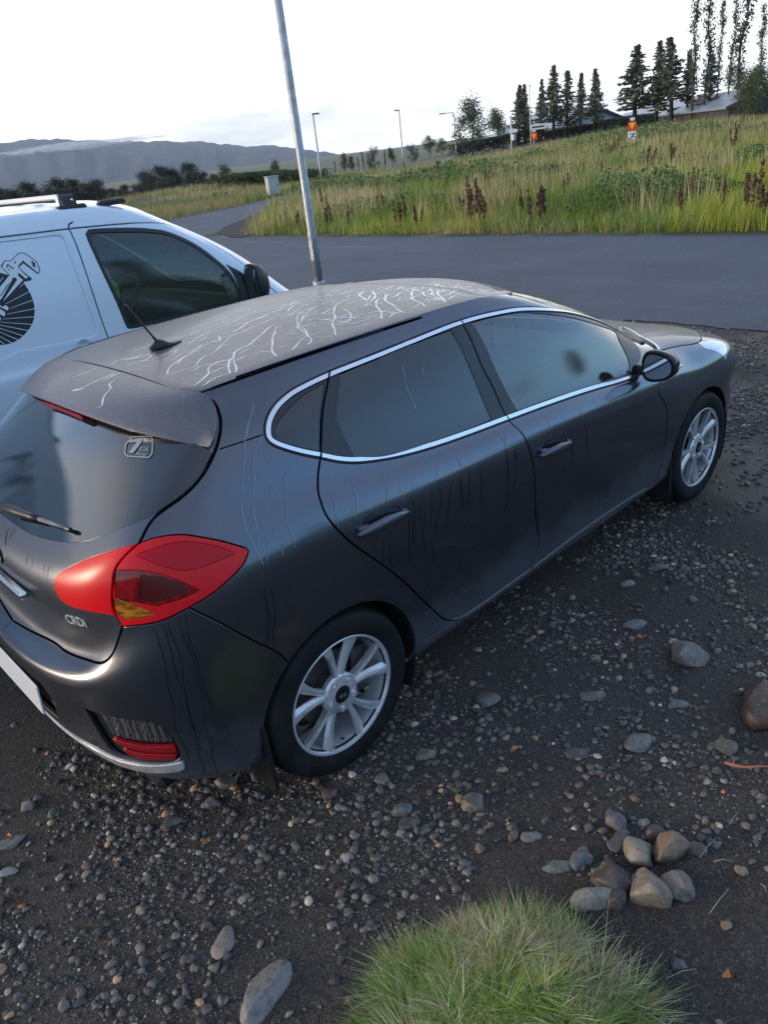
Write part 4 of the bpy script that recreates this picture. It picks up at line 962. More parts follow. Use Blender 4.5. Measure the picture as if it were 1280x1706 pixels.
# ---- cabin
mb = MB(); mb.box((1.05, 0, .42), (2.5, 1.36, .06), bev=.02); mb.build('cabin_floor', DASHM, CAR)
mb = MB(); secs = [(1.98, .62, .98), (2.35, .62, .96), (2.42, .60, .5), (2.1, .60, .5), (1.95, .62, .78), (1.90, .64, .92)]
mb.prism([(x, z) for x, w, z in secs], -.68, .68, 1); mb.box((1.93, -.42, .93), (.05, .30, .10), bev=.02); mb.box((1.93, .2, .9), (.05, .30, .16), bev=.02); mb.build('dashboard', DASHM, CAR)
def seat(x, y, w, back=.62, head=True):
    mb = MB(); mb.box((x+.22, y, .58), (.50, w, .16), bev=.05)
    a = .32; R_ = np.array([[math.cos(a), 0, -math.sin(a)], [0, 1, 0], [math.sin(a), 0, math.cos(a)]]); R_ = np.array([[math.cos(a), 0, math.sin(a)], [0, 1, 0], [-math.sin(a), 0, math.cos(a)]]).T
    mb.box((x-.13, y, .85), (.13, w, back), R_, .05)
    if head:
        for yy in ([y] if w < .7 else [y-.35, y+.35]): mb.box((x-.27, yy, 1.20), (.09, .26, .17), R_, .04)
    return mb.build('seat', SEATM, CAR)
seat(1.28, -.36, .50); seat(1.28, .36, .50); seat(.48, 0, 1.22)
mb = MB(); pts = [np.array((1.70, .36, .93))+.185*np.array((.38*math.sin(t), math.cos(t), .92*math.sin(t))) for t in np.linspace(0, 2*math.pi, 33)]
mb.tube(pts, .014, 8, False); mb.box((1.71, .36, .92), (.05, .14, .10), bev=.02); mb.tube([(1.72, .18, .93), (1.72, .54, .93)], .012, 6); mb.tube([(1.72, .36, .92), (1.98, .36, .84)], .03, 8); mb.build('steering_wheel', DASHM, CAR, smooth=False)
mb = MB(); mb.box((.02, 0, .93), (.62, 1.15, .02), bev=.005); mb.build('parcel_shelf', DASHM, CAR)
mb = MB(); mb.box((1.60, 0, 1.27), (.03, .22, .07), bev=.015); mb.build('cabin_mirror', BLACK, CAR)

# ---- water runs: thin films of run-off lying on the paint and glass
def bvh_of(objs):
    vs = []; fs = []
    for o in objs:
        b = len(vs); me = o.data; vs += [tuple(v.co) for v in me.vertices]; fs += [tuple(i+b for i in p.vertices) for p in me.polygons]
    return BVHTree.FromPolygons(vs, fs)
WET = mat('water_run_light', (.52, .54, .57), .14, .0); WETD = mat('water_run_dark', (.010, .012, .016), .14); WETS = mat('water_run_side', (.20, .23, .28), .22)  # pale and dark tones paint in what the water reflects
def runs(name, lines, bvh, mt, width, parent, wob=.004, off=.0006):
    mb = MB(); r = random.Random(len(lines)*7+3)
    for ln in lines:
        w_ = width*r.uniform(.7, 1.25); P = []; ok = True
        pts = []
        for q in ln:
            loc, nr, i, ds = bvh.ray_cast(V(CAMP), V(pray(*q)).normalized())
            if loc is None: continue
            if pts and (loc-pts[-1][0]).length > .45: continue
            pts.append((loc, nr))
        if len(pts) < 2: continue
        Q = [p[0] for p in pts]; dense = []
        for k in range(len(Q)-1):
            p0, p1, p2, p3 = Q[max(k-1, 0)], Q[k], Q[k+1], Q[min(k+2, len(Q)-1)]; m = max(2, int((p2-p1).length/.008))
            for j in range(m):
                t = j/m; dense.append(.5*((2*p1)+(p2-p0)*t+(2*p0-5*p1+4*p2-p3)*t*t+(3*p1-p0-3*p2+p3)*t**3))
        dense.append(Q[-1]); n_ = len(dense); ph = r.uniform(0, 50); vs = []
        for k, p in enumerate(dense):
            T = (dense[min(k+1, n_-1)]-dense[max(k-1, 0)]).normalized(); loc, nr, i, ds = bvh.find_nearest(p)
            if loc is None: continue
            if nr.dot(V(CAMP)-loc) < 0: nr = -nr
            S_ = nr.cross(T).normalized(); s1 = (math.sin(k*.35+ph)*.5+math.sin(k*.13+ph*2)*.8)*wob*min(1, k/4, (n_-1-k)/4+.2)
            ww = w_*(.55+.45*abs(math.sin(k*.21+ph))+.35*(r.random()-.5))*(.35+.65*min(1, k/5, (n_-k)/4)); c_2 = p+S_*s1; l2, n2, i2, d2 = bvh.find_nearest(c_2)
            if n2.dot(V(CAMP)-l2) < 0: n2 = -n2
            vs.append(l2-S_*ww/2+n2*off); vs.append(l2+n2*(off+ww*.06)); vs.append(l2+S_*ww/2+n2*off)
        m = len(vs)//3
        mb.add([tuple(v) for v in vs], [f for k in range(m-1) for f in ((3*k, 3*k+1, 3*k+4, 3*k+3), (3*k+1, 3*k+2, 3*k+5, 3*k+4))])
    o = mb.build(name, mt, parent, smooth=True); o['kind'] = 'stuff'; return o
def zz(sc, ox, oy, L): return [[(x/sc+ox, y/sc+oy) for x, y in l] for l in L]
TOPB = bvh_of([roof, spo])
A_ = zz(3.048, 480, 460, [[(165,145),(110,175),(75,205),(65,230),(55,260),(90,290),(115,320),(95,350)],[(75,320),(40,355),(25,375)],[(330,115),(280,130),(235,155),(230,180),(240,210),(230,250),(240,300)],[(230,225),(290,235),(320,225),(315,195),(280,165)],[(420,100),(400,125),(375,110),(370,90),(420,75)],
 [(500,105),(455,125),(445,150),(465,175),(480,218)],[(500,90),(500,130),(540,155),(570,180),(600,185)],[(470,160),(510,165),(540,165)],[(640,70),(625,100),(640,125),(680,140),(700,155)],[(770,70),(760,95),(780,110),(795,135)],[(720,60),(735,90),(760,110)],[(800,65),(830,60),(860,80)],
 [(0,155),(60,125),(140,105),(250,95),(350,70),(450,55),(560,50),(700,45),(800,55)],[(0,180),(50,140),(150,120),(300,105),(420,85),(520,75),(620,65),(700,75),(780,70)],[(880,60),(940,80),(1000,95),(1030,90)],[(540,70),(600,60),(680,80),(740,95)],[(0,120),(100,95),(200,80),(300,60),(420,48),(560,45)],
 [(560,55),(620,75),(640,70)],[(420,75),(440,100),(420,130)],[(680,80),(700,100),(740,105)],[(130,225),(190,222),(225,228)],[(560,180),(530,195),(510,212)],[(330,262),(400,245),(450,232)]])
B_ = zz(3.2, 120, 460, [[(1280,110),(1100,150),(950,200),(800,250),(650,300),(540,340)],[(1280,150),(1180,165),(1060,200),(960,240),(880,260),(760,300),(640,335)],[(1200,190),(1100,215),(1000,260),(900,300),(800,330),(700,370),(620,420),(560,460),(510,500),(505,525)],
 [(1280,165),(1220,200),(1200,250),(1240,290),(1270,330)],[(1080,260),(1020,300),(950,360),(880,400),(860,440),(780,460),(730,490),(720,520),(680,560),(650,585)],[(860,430),(830,460),(840,520)],[(860,440),(880,480),(870,515)],[(930,290),(840,330),(760,400),(700,430),(660,480),(600,500),(540,520),(515,530)],
 [(450,380),(380,430),(300,440),(250,460)],[(450,400),(400,440),(330,470)],[(1080,290),(1070,340),(1075,400),(1090,430)],[(780,320),(790,350),(740,352)],[(1000,220),(940,250),(860,300)],[(1160,120),(1000,160),(860,205),(740,250),(620,290)],[(1060,180),(930,215),(830,260),(720,300),(650,340)],[(700,320),(640,350),(600,372)],[(850,520),(760,545),(690,590)],
 [(300,480),(200,530),(100,570),(50,600),(0,610)],[(320,495),(240,520),(160,565)],[(235,550),(200,575),(205,600),(175,640),(165,690),(135,702)],[(190,465),(80,510),(0,540)],[(640,420),(590,440),(560,470)]])
rq = random.Random(4); extra = []
for _ in range(90):      # finer short runs between the main ones
    x = rq.uniform(180, 760); y0 = np.interp(x, [180, 300, 430, 560, 700, 760], [590, 548, 505, 482, 474, 476]); y1 = np.interp(x, [180, 336, 420, 514, 607, 739, 800], [610, 640, 608, 574, 545, 503, 492]); y = y0+(y1-y0)*rq.uniform(.08, .9)
    l = rq.uniform(14, 60); extra.append([(x+l*t, y-l*t*.30+2.5*math.sin(t*5+x)) for t in (0, .33, .66, 1)])
for _ in range(150):      # crowded runs toward the far front of the roof
    x = rq.uniform(470, 860); y0 = np.interp(x, [470, 560, 700, 800, 860], [496, 482, 474, 482, 489]); y1 = np.interp(x, [470, 607, 739, 800, 860], [600, 545, 503, 492, 491]); y = y0+(y1-y0)*rq.random()**1.7*.75+1
    l = rq.uniform(12, 55); sl = rq.uniform(-.25, .02) if x < 700 else rq.uniform(-.05, .12); extra.append([(x+l*t, y+sl*l*t+1.6*math.sin(t*6+x)) for t in (0, .33, .66, 1)])
runs('water_runs', A_, TOPB, WET, .0085, roof); runs('water_runs', B_, TOPB, WET, .0070, roof); runs('water_runs', extra, TOPB, WET, .0050, roof)
SIDEB = bvh_of([parts[k] for k in parts if k[1] in (0, -1) and k[0] in ('body_panel', 'rear_bumper', 'tailgate', 'fender', 'rear_door', 'front_door', 'rear_side_window', 'front_side_window', 'rear_window')])
LT = zz(4.875, 340, 650, [[(405,110),(395,180),(365,260),(350,350),(335,430),(328,560),(310,680),(303,800),(295,900),(310,1030),(340,1130),(400,1250),(440,1330),(485,1420)],[(465,370),(445,440),(420,520),(405,620),(408,720),(398,850),(400,1000),(415,1100),(430,1200),(437,1280)],[(670,650),(645,720),(645,780),(660,900),(670,960),(665,1070),(700,1170),(740,1290)],[(530,770),(540,810),(533,875)],[(500,1160),(515,1250),(512,1400)],[(565,1110),(570,1220)],[(1030,850),(1050,920),(1070,1030),(1090,1120)],[(70,1120),(85,1200)],[(625,1240),(638,1350)]])
LT += zz(3.765, 560, 680, [[(90,430),(120,540),(122,640),(120,690)],[(310,380),(300,440),(312,500),(315,590)],[(630,355),(632,430)],[(752,270),(765,320),(785,370)],[(1050,140),(1060,175)],[(1025,165),(1065,230),(1065,260)],[(1105,205),(1115,260)],[(400,480),(405,530)],[(470,460),(478,500)],[(65,440),(68,480)],[(100,610),(105,660)]])
LT += zz(2.56, 760, 460, [[(520,560),(545,610)],[(450,590),(455,620)],[(395,620),(400,645)],[(205,655),(212,720)],[(240,700),(245,735)],[(585,510),(600,560)]])
LT += [[(658,584),(669,604),(679,647),(697,692)],[(820.5,536),(821,579)],[(856,524),(860,540),(864,556)],[(885,525),(888,545)],[(706,601),(703,625)]]
LT += [[(186,636),(176,656),(168,676)],[(885,492),(888,503)],[(891,493),(895,503)],[(897,494),(901,503)]]
DK = zz(3.765, 560, 680, [[(470,540),(495,640),(490,740),(490,880)],[(450,560),(465,700),(460,850),(455,980)],[(540,560),(560,680),(560,770)],[(595,520),(600,640),(600,760)],[(640,470),(660,600),(630,730),(610,980)],[(725,460),(700,640),(700,750)],[(780,400),(785,560),(780,660)],[(790,520),(800,660)],[(835,380),(830,540),(820,640)],[(890,370),(910,450),(905,600)],[(1065,260),(1080,400),(1075,560),(1055,680)],[(1115,230),(1130,340),(1115,520)],[(250,800),(235,890),(250,960)],[(300,800),(290,1000)],[(335,790),(335,930),(355,1010)],[(520,580),(540,760),(560,900)]])
DK += zz(4.267, 180, 980, [[(330,290),(380,470),(420,640),(470,850),(480,980),(565,1200),(610,1360)],[(400,260),(470,530),(540,740),(600,980),(640,1130),(700,1330)],[(420,240),(520,560),(570,850),(630,1050)],[(500,200),(600,500),(670,760),(690,940),(740,1130),(770,1330)],[(540,180),(600,400),(670,640),(735,910)],[(1120,0),(1135,200),(1125,400)],[(1160,0),(1190,200),(1180,330),(1195,440)]])
DK += zz(9.48, 0, 830, [[(430,880),(415,1080)],[(520,930),(500,1100)],[(710,1040),(690,1250)],[(780,1060),(750,1300)],[(150,440),(90,600),(80,760)],[(240,460),(140,650)]])
DK += zz(2.56, 760, 460, [[(545,600),(560,760)],[(480,640),(500,800)],[(210,730),(225,860)],[(250,740),(255,830)],[(100,800),(110,900)],[(20,850),(25,960)]])
runs('water_runs', LT, SIDEB, WETS, .0042, CAR, .0025, .0012); runs('water_runs', DK, SIDEB, WETD, .0034, CAR, .0035, .0012)
# ================================================================== panel van
VNET = [
 row((-2.30,0,.25),(-2.30,.5,.25),(-2.28,.80,.25),(-2.2,.88,.25),(-1.9,.90,.25),(-1.2,.90,.25),(-.4,.90,.25),(.3,.90,.25),(.75,.90,.25),(1.2,.90,.25),(1.6,.90,.25),(1.95,.90,.25),(2.3,.88,.25),(2.5,.80,.27),(2.57,.60,.27),(2.6,.3,.27),(2.61,0,.27)),
 row((-2.35,0,.45),(-2.35,.5,.45),(-2.33,.83,.45),(-2.25,.92,.45),(-1.95,.94,.45),(-1.2,.94,.45),(-.4,.94,.45),(.3,.94,.45),(.75,.94,.45),(1.2,.94,.45),(1.6,.94,.45),(1.95,.94,.45),(2.3,.92,.45),(2.55,.83,.45),(2.63,.62,.45),(2.67,.3,.45),(2.68,0,.45)),
 row((-2.36,0,.75),(-2.36,.5,.75),(-2.34,.84,.75),(-2.26,.935,.75),(-1.97,.952,.75),(-1.2,.952,.75),(-.4,.952,.75),(.3,.952,.75),(.75,.952,.75),(1.2,.952,.75),(1.6,.952,.75),(1.95,.952,.75),(2.28,.93,.74),(2.5,.84,.74),(2.59,.62,.74),(2.63,.3,.74),(2.64,0,.74)),
 row((-2.36,0,1.0),(-2.36,.5,1.0),(-2.34,.84,1.0),(-2.26,.938,1.0),(-1.97,.957,1.0),(-1.2,.957,1.0),(-.4,.957,1.0),(.3,.957,1.0),(.75,.957,1.0),(1.2,.957,1.0),(1.6,.955,1.0),(1.95,.95,.99),(2.24,.92,.97),(2.42,.84,.95),(2.50,.62,.95),(2.54,.3,.95),(2.55,0,.95)),
 row((-2.36,0,1.085),(-2.36,.5,1.085),(-2.34,.84,1.085),(-2.26,.935,1.085),(-1.97,.953,1.085),(-1.2,.953,1.085),(-.4,.953,1.085),(.3,.953,1.085),(.75,.953,1.085),(1.2,.953,1.085),(1.6,.95,1.085),(1.93,.935,1.08),(2.16,.90,1.065),(2.32,.82,1.05),(2.40,.62,1.05),(2.43,.3,1.05),(2.44,0,1.05)),
 row((-2.36,0,1.15),(-2.36,.5,1.15),(-2.34,.83,1.15),(-2.26,.922,1.15),(-1.97,.938,1.15),(-1.2,.938,1.15),(-.4,.938,1.15),(.3,.938,1.15),(.75,.938,1.15),(1.2,.938,1.15),(1.6,.935,1.15),(1.86,.92,1.14),(2.00,.89,1.13),(2.12,.81,1.12),(2.19,.61,1.12),(2.23,.3,1.125),(2.24,0,1.125)),
 row((-2.35,0,1.35),(-2.35,.5,1.35),(-2.33,.82,1.35),(-2.25,.905,1.35),(-1.96,.92,1.35),(-1.2,.92,1.35),(-.4,.92,1.35),(.3,.92,1.35),(.75,.92,1.35),(1.2,.92,1.35),(1.50,.91,1.35),(1.68,.892,1.34),(1.79,.86,1.33),(1.88,.78,1.325),(1.96,.58,1.33),(2.0,.29,1.335),(2.02,0,1.335)),
 row((-2.34,0,1.55),(-2.34,.5,1.55),(-2.31,.80,1.55),(-2.24,.88,1.55),(-1.95,.895,1.55),(-1.2,.895,1.55),(-.4,.895,1.55),(.3,.895,1.55),(.73,.895,1.55),(1.1,.893,1.55),(1.32,.88,1.545),(1.46,.86,1.535),(1.55,.825,1.525),(1.63,.75,1.52),(1.71,.55,1.53),(1.75,.28,1.535),(1.77,0,1.535)),
 row((-2.32,0,1.70),(-2.32,.49,1.70),(-2.29,.77,1.70),(-2.22,.85,1.70),(-1.94,.865,1.70),(-1.2,.865,1.70),(-.4,.865,1.70),(.3,.865,1.70),(.70,.864,1.70),(1.0,.860,1.695),(1.16,.845,1.685),(1.26,.825,1.675),(1.33,.79,1.665),(1.40,.71,1.66),(1.48,.52,1.67),(1.52,.27,1.675),(1.54,0,1.68)),
 row((-2.31,0,1.79),(-2.31,.48,1.79),(-2.28,.74,1.79),(-2.21,.815,1.79),(-1.93,.835,1.79),(-1.2,.835,1.79),(-.4,.835,1.79),(.3,.835,1.79),(.66,.834,1.788),(.92,.829,1.78),(1.04,.815,1.77),(1.12,.795,1.762),(1.18,.76,1.755),(1.23,.69,1.752),(1.31,.50,1.765),(1.35,.26,1.77),(1.37,0,1.775)),
 row((-2.29,0,1.85),(-2.29,.47,1.85),(-2.26,.70,1.85),(-2.19,.78,1.85),(-1.92,.80,1.85),(-1.2,.80,1.85),(-.4,.80,1.85),(.3,.80,1.85),(.63,.798,1.847),(.85,.79,1.84),(.95,.775,1.832),(1.01,.755,1.825),(1.06,.72,1.82),(1.10,.65,1.82),(1.17,.48,1.832),(1.21,.25,1.84),(1.23,0,1.845)),
 row((-2.27,0,1.875),(-2.27,.46,1.875),(-2.24,.67,1.875),(-2.17,.735,1.875),(-1.90,.755,1.875),(-1.2,.755,1.875),(-.4,.755,1.875),(.3,.755,1.875),(.60,.752,1.872),(.78,.745,1.868),(.86,.73,1.862),(.91,.71,1.858),(.95,.68,1.855),(.98,.61,1.857),(1.04,.45,1.87),(1.07,.23,1.878),(1.09,0,1.882)),
]
VCY = 2.70
VS_ = Surf(VNET, cy=VCY); vc = VS_.curve; VR = VS_.R-1; VC0 = VS_.Cn-1
def vthin(c, d=.006):
    S = VS_.ev(c[:, 0], c[:, 1]); k = [0]
    for i in range(1, len(c)):
        if np.linalg.norm(S[i]-S[k[-1]]) > d: k.append(i)
    return c[k]
def vpoly(*p, smooth=True): return vc(list(p)+[p[0]], .015, smooth)
def vz(x, y): return (x/2, 180+y/2)
vwin = vpoly(vz(284, 419), vz(292, 408), vz(310, 403), vz(420, 399), vz(500, 402), vz(560, 412), vz(640, 447), vz(720, 503), vz(765, 545), vz(795, 600), vz(797, 655), vz(770, 664), vz(700, 678), vz(560, 710), vz(440, 736), vz(428, 735), vz(415, 715), vz(350, 568), vz(300, 460))
vwin_c = vthin(vwin)
def vinset(c, d):
    A = VS_.offset(c, d, True); B = VS_.offset(c, -d, True)
    ar = lambda p: abs((p[:, 0]*np.roll(p[:, 1], -1)-p[:, 1]*np.roll(p[:, 0], -1)).sum())
    return A if (ar(A) < ar(B)) == (d > 0) else B
vwin_in = vinset(vwin_c[:-1], .022)
vtri = vpoly(vz(752, 520), vz(752, 520), vz(800, 545), vz(880, 600), vz(912, 635), vz(912, 635), vz(870, 650), vz(797, 658), vz(797, 658), vz(795, 600), smooth=False)
bl_ = vc([('s', .66, 1.80), (115, 381), (150, 475), (185, 573), ('s', .70, 1.0), ('s', .70, .7), ('s', .70, .30)])
dtop = vc([('s', -1.0, 1.80), (0, 395), (50, 389), (115, 381), (200, 373), (270, 372), (310, 385), (350, 405), (400, 436), (440, 470), ('s', 2.0, 1.10)])
dfront = vc([('s', 2.0, 1.10), ('s', 1.86, .95), ('s', 1.80, .7), ('s', 1.62, .62), ('s', 1.50, .45), ('s', 1.47, .30)])
dlow = vc([('s', -.45, .30), ('s', .70, .30), ('s', 1.47, .30)])
slback = vc([('s', -.45, 1.80), ('s', -.45, 1.0), ('s', -.45, .30)])
recess_o = vpoly((-60, 411), (0, 403), (60, 396), (95, 391.5), (106, 398), (118, 430), (140, 490), (158, 540), (159, 556), (150, 562), (100, 572), (40, 583), (-60, 600))
vhood = cat(np.array([VS_.pt(p) for p in [('t', 2.22, .002), ('t', 2.21, .3), ('t', 2.17, .6), ('t', 2.10, .78), ('t', 2.14, .86), ('t', 2.3, .80), ('t', 2.42, .72), ('t', 2.50, .5), ('t', 2.53, .25), ('t', 2.545, .002)]]), [[VC0+.5, 3.2], [VC0+.5, 5]])
vws = cat([[VC0+.5, 5.4]], vc([('t', 2.16, .002), ('t', 2.15, .3), ('t', 2.11, .6), ('t', 2.05, .76), ('t', 1.75, .745), ('t', 1.45, .68), ('t', 1.22, .60), ('t', 1.24, .3), ('t', 1.26, .002)]), [[VC0+.5, VR-.9]])
vw_r = [('hole', vc([('s', cx+.37*math.cos(t), .30+.37*math.sin(t)) for t in np.linspace(-.2, math.pi+.2, 40)])) for cx in (-1.42, 1.80)]
def vst(c, w): return ('gap', VS_.strip(vthin(c, .006), w))
vfd = cat(bl_, vc([('s', .70, .30), ('s', 1.47, .30)]), dfront[::-1], dtop[::-1][:-60])
ti = int(np.argmin(np.linalg.norm(dtop-VS_.pt((115, 381)), axis=1)))
vfd = cat(dtop[ti:], dfront, vc([('s', 1.47, .30), ('s', .70, .30)]), bl_[::-1][:-4])
vsd = cat(dtop[:ti], bl_[3:], vc([('s', .70, .30), ('s', -.45, .30)]), slback[::-1])
vwheel = [('hole', cat(p, [[15, -.5], [0, -.5]])[:0]) for _, p in vw_r]
VL = [('sliding_door', vsd), ('front_door', vfd), ('hood', vhood), ('windshield', vws), ('pressed_panel', recess_o), ('window_seal', vwin), ('front_side_window', vwin_in), ('mirror_triangle', vtri),
 ('bumper', vc([('s', 2.2, .20), ('s', 2.2, .62), ('f', .6, .62), ('f', .01, .62), ('uv', VC0+.4, 1.6), ('uv', VC0+.4, -.4), ('uv', 12, -.4)], .02, False)),
 ('headlight', vpoly(('f', .88, .70), ('f', .90, .92), ('f', .80, .95), ('f', .58, .90), ('f', .55, .74), smooth=False)),
 vst(bl_, .007), vst(dtop, .007), vst(dfront, .006), vst(dlow, .006), vst(slback, .006), vst(vhood[:6], .006)]+vw_r
VCUT = cut_panels(VS_, VL, su=.42, sv=.12, grid=.04)
VP = mat('white_van_paint', (.74, .77, .80), .30); n = NT(VP); c = n.coord('Object'); n.set('Coat Weight', .6); n.set('Coat Roughness', .12)
s = n.sep(c); n.set('Base Color', n.mix(n.ramp(n.math('ADD', s[2], n.math('MULTIPLY', n.noise(c, 5, 4), .3)), [(.4, .5), (1.0, .0)]), (.66, .73, .81), (.42, .43, .44)))  # blue cast of the sky is tinted into the white paint
VG = glass_mat('van_glass', (.50, .62, .54), .02, fog=(.20, .26, .21), fogamt=.16, scale=1.6, streak=False, refl=.9)
VAN = empty('parked_van', (0, VCY, 0), label='white panel van with roof bars and black wrench emblem parked beyond the dark car', cat='van')
vmat = dict(windshield=VG, front_side_window=VG, window_seal=BLACK, mirror_triangle=BLACK, bumper=BLACK, headlight=HEADL, inner_shell=VOID)
voff = dict(pressed_panel=-.007, front_side_window=-.005, window_seal=-.001, mirror_triangle=.003, windshield=-.004, bumper=.004)
vparts = {}
for nm in VCUT[3]:
    if nm in ('gap', 'hole'): continue
    for sd in ((0,) if nm in ('body_panel', 'hood', 'windshield', 'bumper') else (-1, 1)):
        me = panel_mesh(VS_, VCUT, nm, voff.get(nm, 0), .014 if nm != 'pressed_panel' else 0, both=sd == 0, side=sd, bevel=.003)
        if me is None: continue
        me.transform(Matrix.Translation((0, -VCY, 0))); vparts[(nm, sd)] = link(nm, me, VAN, vmat.get(nm, VP))
for (nm, sd), o in vparts.items():
    if nm in ('front_side_window', 'window_seal', 'mirror_triangle'): o.parent = vparts[('front_door', sd)]
    if nm == 'pressed_panel': o.parent = vparts[('sliding_door', sd)]
vsh = (VCUT[0], VCUT[1], np.array([1 if VCUT[3][r] in ('windshield', 'front_side_window', 'hole') else 0 for r in VCUT[2]]), ['inner_shell', 'open'])
me = panel_mesh(VS_, vsh, 'inner_shell', -.03, 0); me.transform(Matrix.Translation((0, -VCY, 0))); link('inner_shell', me, VAN, VOID)
# pressed panel border: a soft sloping rim
rc = vthin(recess_o)[:-1]; ro = vinset(rc, -.016); mb = MB()
def vat(c, off):
    S, a, b, N_ = VS_.ev(c[:, 0], c[:, 1], der=True); return S+N_*off-np.array([0, VCY, 0])
for sd in (-1, 1):
    A, B = vat(ro, .0012)*[1, 1, 1], vat(rc, -.0072)
    if sd > 0: A = A*[1, -1, 1]; B = B*[1, -1, 1]
    N0 = len(A); o = link('pressed_rim', fix_normals(np_mesh('pressed_rim', np.concatenate([A, B]), [(i, (i+1) % N0, N0+(i+1) % N0, N0+i) for i in range(N0)])), vparts[('sliding_door', sd)], VP)
# roof with shallow ribs
def van_roof():
    us = np.linspace(0, VC0, 240); E_ = VS_.ev(us, np.full(240, VR))-np.array([0, VCY, 0]); E_[:, 1] = -E_[:, 1]; vs = []; m = 33
    for k in range(240):
        for j in range(m):
            t = 1-2*j/(m-1); y = E_[k, 1]*t; rib = .008*max(0, math.cos(y*19))**2*(1 if abs(t) < .9 else 0)*min(1, max(0, (E_[k, 1]-.5)*4))
            vs.append((E_[k, 0], y, E_[k, 2]+.028*(1-t*t)*min(1, E_[k, 1]/.7)+rib))
    return fix_normals(np_mesh('roof_panel', vs, [(i*m+j, (i+1)*m+j, (i+1)*m+j+1, i*m+j+1) for i in range(239) for j in range(m-1)]), 60)
link('roof_panel', van_roof(), VAN, VP)
for x, y, fl in ((-1.42, -.86, False), (1.80, -.86, False), (-1.42, .86, True), (1.80, .86, True)): add_wheel(VAN, (x, y, .318), fl, .3, kia=False)
mb = MB()
for x in (-1.42, 1.80):
    for sg in (-1, 1): mb.lathe([(.372, sg*.93), (.372, sg*.6), (.05, sg*.6)], 32, (x, 0, .30), ang=(-.4, math.pi+.4))
mb.box((.15, 0, .22), (4.3, 1.5, .04)); mb.build('underbody', VOID, VAN)
# mirror
for sg in (-1, 1):
    mb = MB(); k = 20; secs = []
    for t, sc1, xo in ((0, 1., 0), (.25, 1., .03), (.6, .85, .07), (.85, .55, .10), (1., .1, .115)):
        r = []
        for a in np.linspace(0, 2*math.pi, k, endpoint=False):
            c_1, s_1 = math.cos(a), math.sin(a); yy = np.sign(c_1)*abs(c_1)**.7*.105*sc1; zz = np.sign(s_1)*abs(s_1)**.7*.125*sc1
            r.append((1.64+xo-yy*.15, sg*(1.015+yy), 1.285+zz))
        secs.append(r)
    mb.add([p for q in secs for p in q], [(i*k+j, i*k+(j+1) % k, (i+1)*k+(j+1) % k, (i+1)*k+j) for i in range(4) for j in range(k)]+[tuple(range(k)), tuple(range(4*k, 5*k))])
    h_ = mb.build('mirror_housing', BLACK, vparts[('front_door', -1 if sg < 0 else 1)], autos=50)
    mb = MB(); mb.add([(1.637-yy*.15, sg*(1.015+yy), 1.285+zz) for yy, zz in [(np.sign(math.cos(a))*abs(math.cos(a))**.7*.092, np.sign(math.sin(a))*abs(math.sin(a))**.7*.11) for a in np.linspace(0, 2*math.pi, 24, endpoint=False)]], [tuple(range(24))]); mb.build('mirror_glass', bpy.data.materials['mirror_silver'], h_)
    mb = MB(); mb.box((1.72, sg*.94, 1.24), (.08, .08, .09), bev=.02); mb.build('mirror_arm', BLACK, h_)
# roof bars
ALU = mat('bar_aluminium', (.70, .68, .64), .35, .6)
def roof_bar(x, hgt=.13):
    r = empty('roof_bar', (0, 0, 0)); r.parent = VAN
    mb = MB(); mb.box((x, 0, 1.875+hgt*.42), (.055, 1.34, .028), bev=.008); mb.build('crossbar', ALU, r)
    for sg in (-1, 1):
        mb = MB(); mb.prism([(sg*.64, 1.80), (sg*.76, 1.80), (sg*.755, 1.845), (sg*.715, 1.875+hgt*.42), (sg*.69, 1.89+hgt*.42), (sg*.66, 1.885+hgt*.42), (sg*.66, 1.86)], x-.05, x+.03, 0)
        mb.box((x-.01, sg*.735, 1.862), (.17, .06, .045), bev=.012); f_ = mb.build('bar_foot', BLACK, r)
        mb = MB(); mb.box((x-.055, sg*.685, 1.895), (.012, .04, .085), bev=.002); mb.build('foot_face', ALU, f_)
        for dz in (0, .055): 
            mb = MB(); mb.lathe([(0, -.003), (.006, -.003), (.007, 0)], 12, (x, sg*.752, 1.855+dz)); mb.build('foot_screw', ALU, f_)
bar_x = .72; roof_bar(bar_x)
roof_bar(-1.0)
for sg in (-1, 1):
    mb = MB(); mb.box((.97, sg*.70, 1.868), (.17, .06, .032), bev=.012); mb.build('roof_mount', BLACK, VAN)
# sliding door handle and cup
A = vat(np.array([VS_.pt((108, 600))]), 0)[0]; mb = MB(); R_ = rotz(0)
mb.box((A[0]+.10, A[1]-.022, A[2]+.006), (.26, .025, .036), bev=.011); mb.box((A[0]+.02, A[1]-.006, A[2]+.003), (.05, .02, .03), bev=.006); mb.build('door_handle', BLACK, vparts[('sliding_door', -1)])
mb = MB(); mb.lathe([(.046, .0), (.044, -.003), (.040, 0.001), (.0, .012)], 28, (A[0]+.13, A[1]+.002, A[2]+.045)); mb.build('handle_cup', VP, vparts[('sliding_door', -1)], smooth=True)
mb = MB(); mb.box((.88, -.978, 1.02), (.2, .025, .034), bev=.011); mb.build('door_handle', BLACK, vparts[('front_door', -1)])
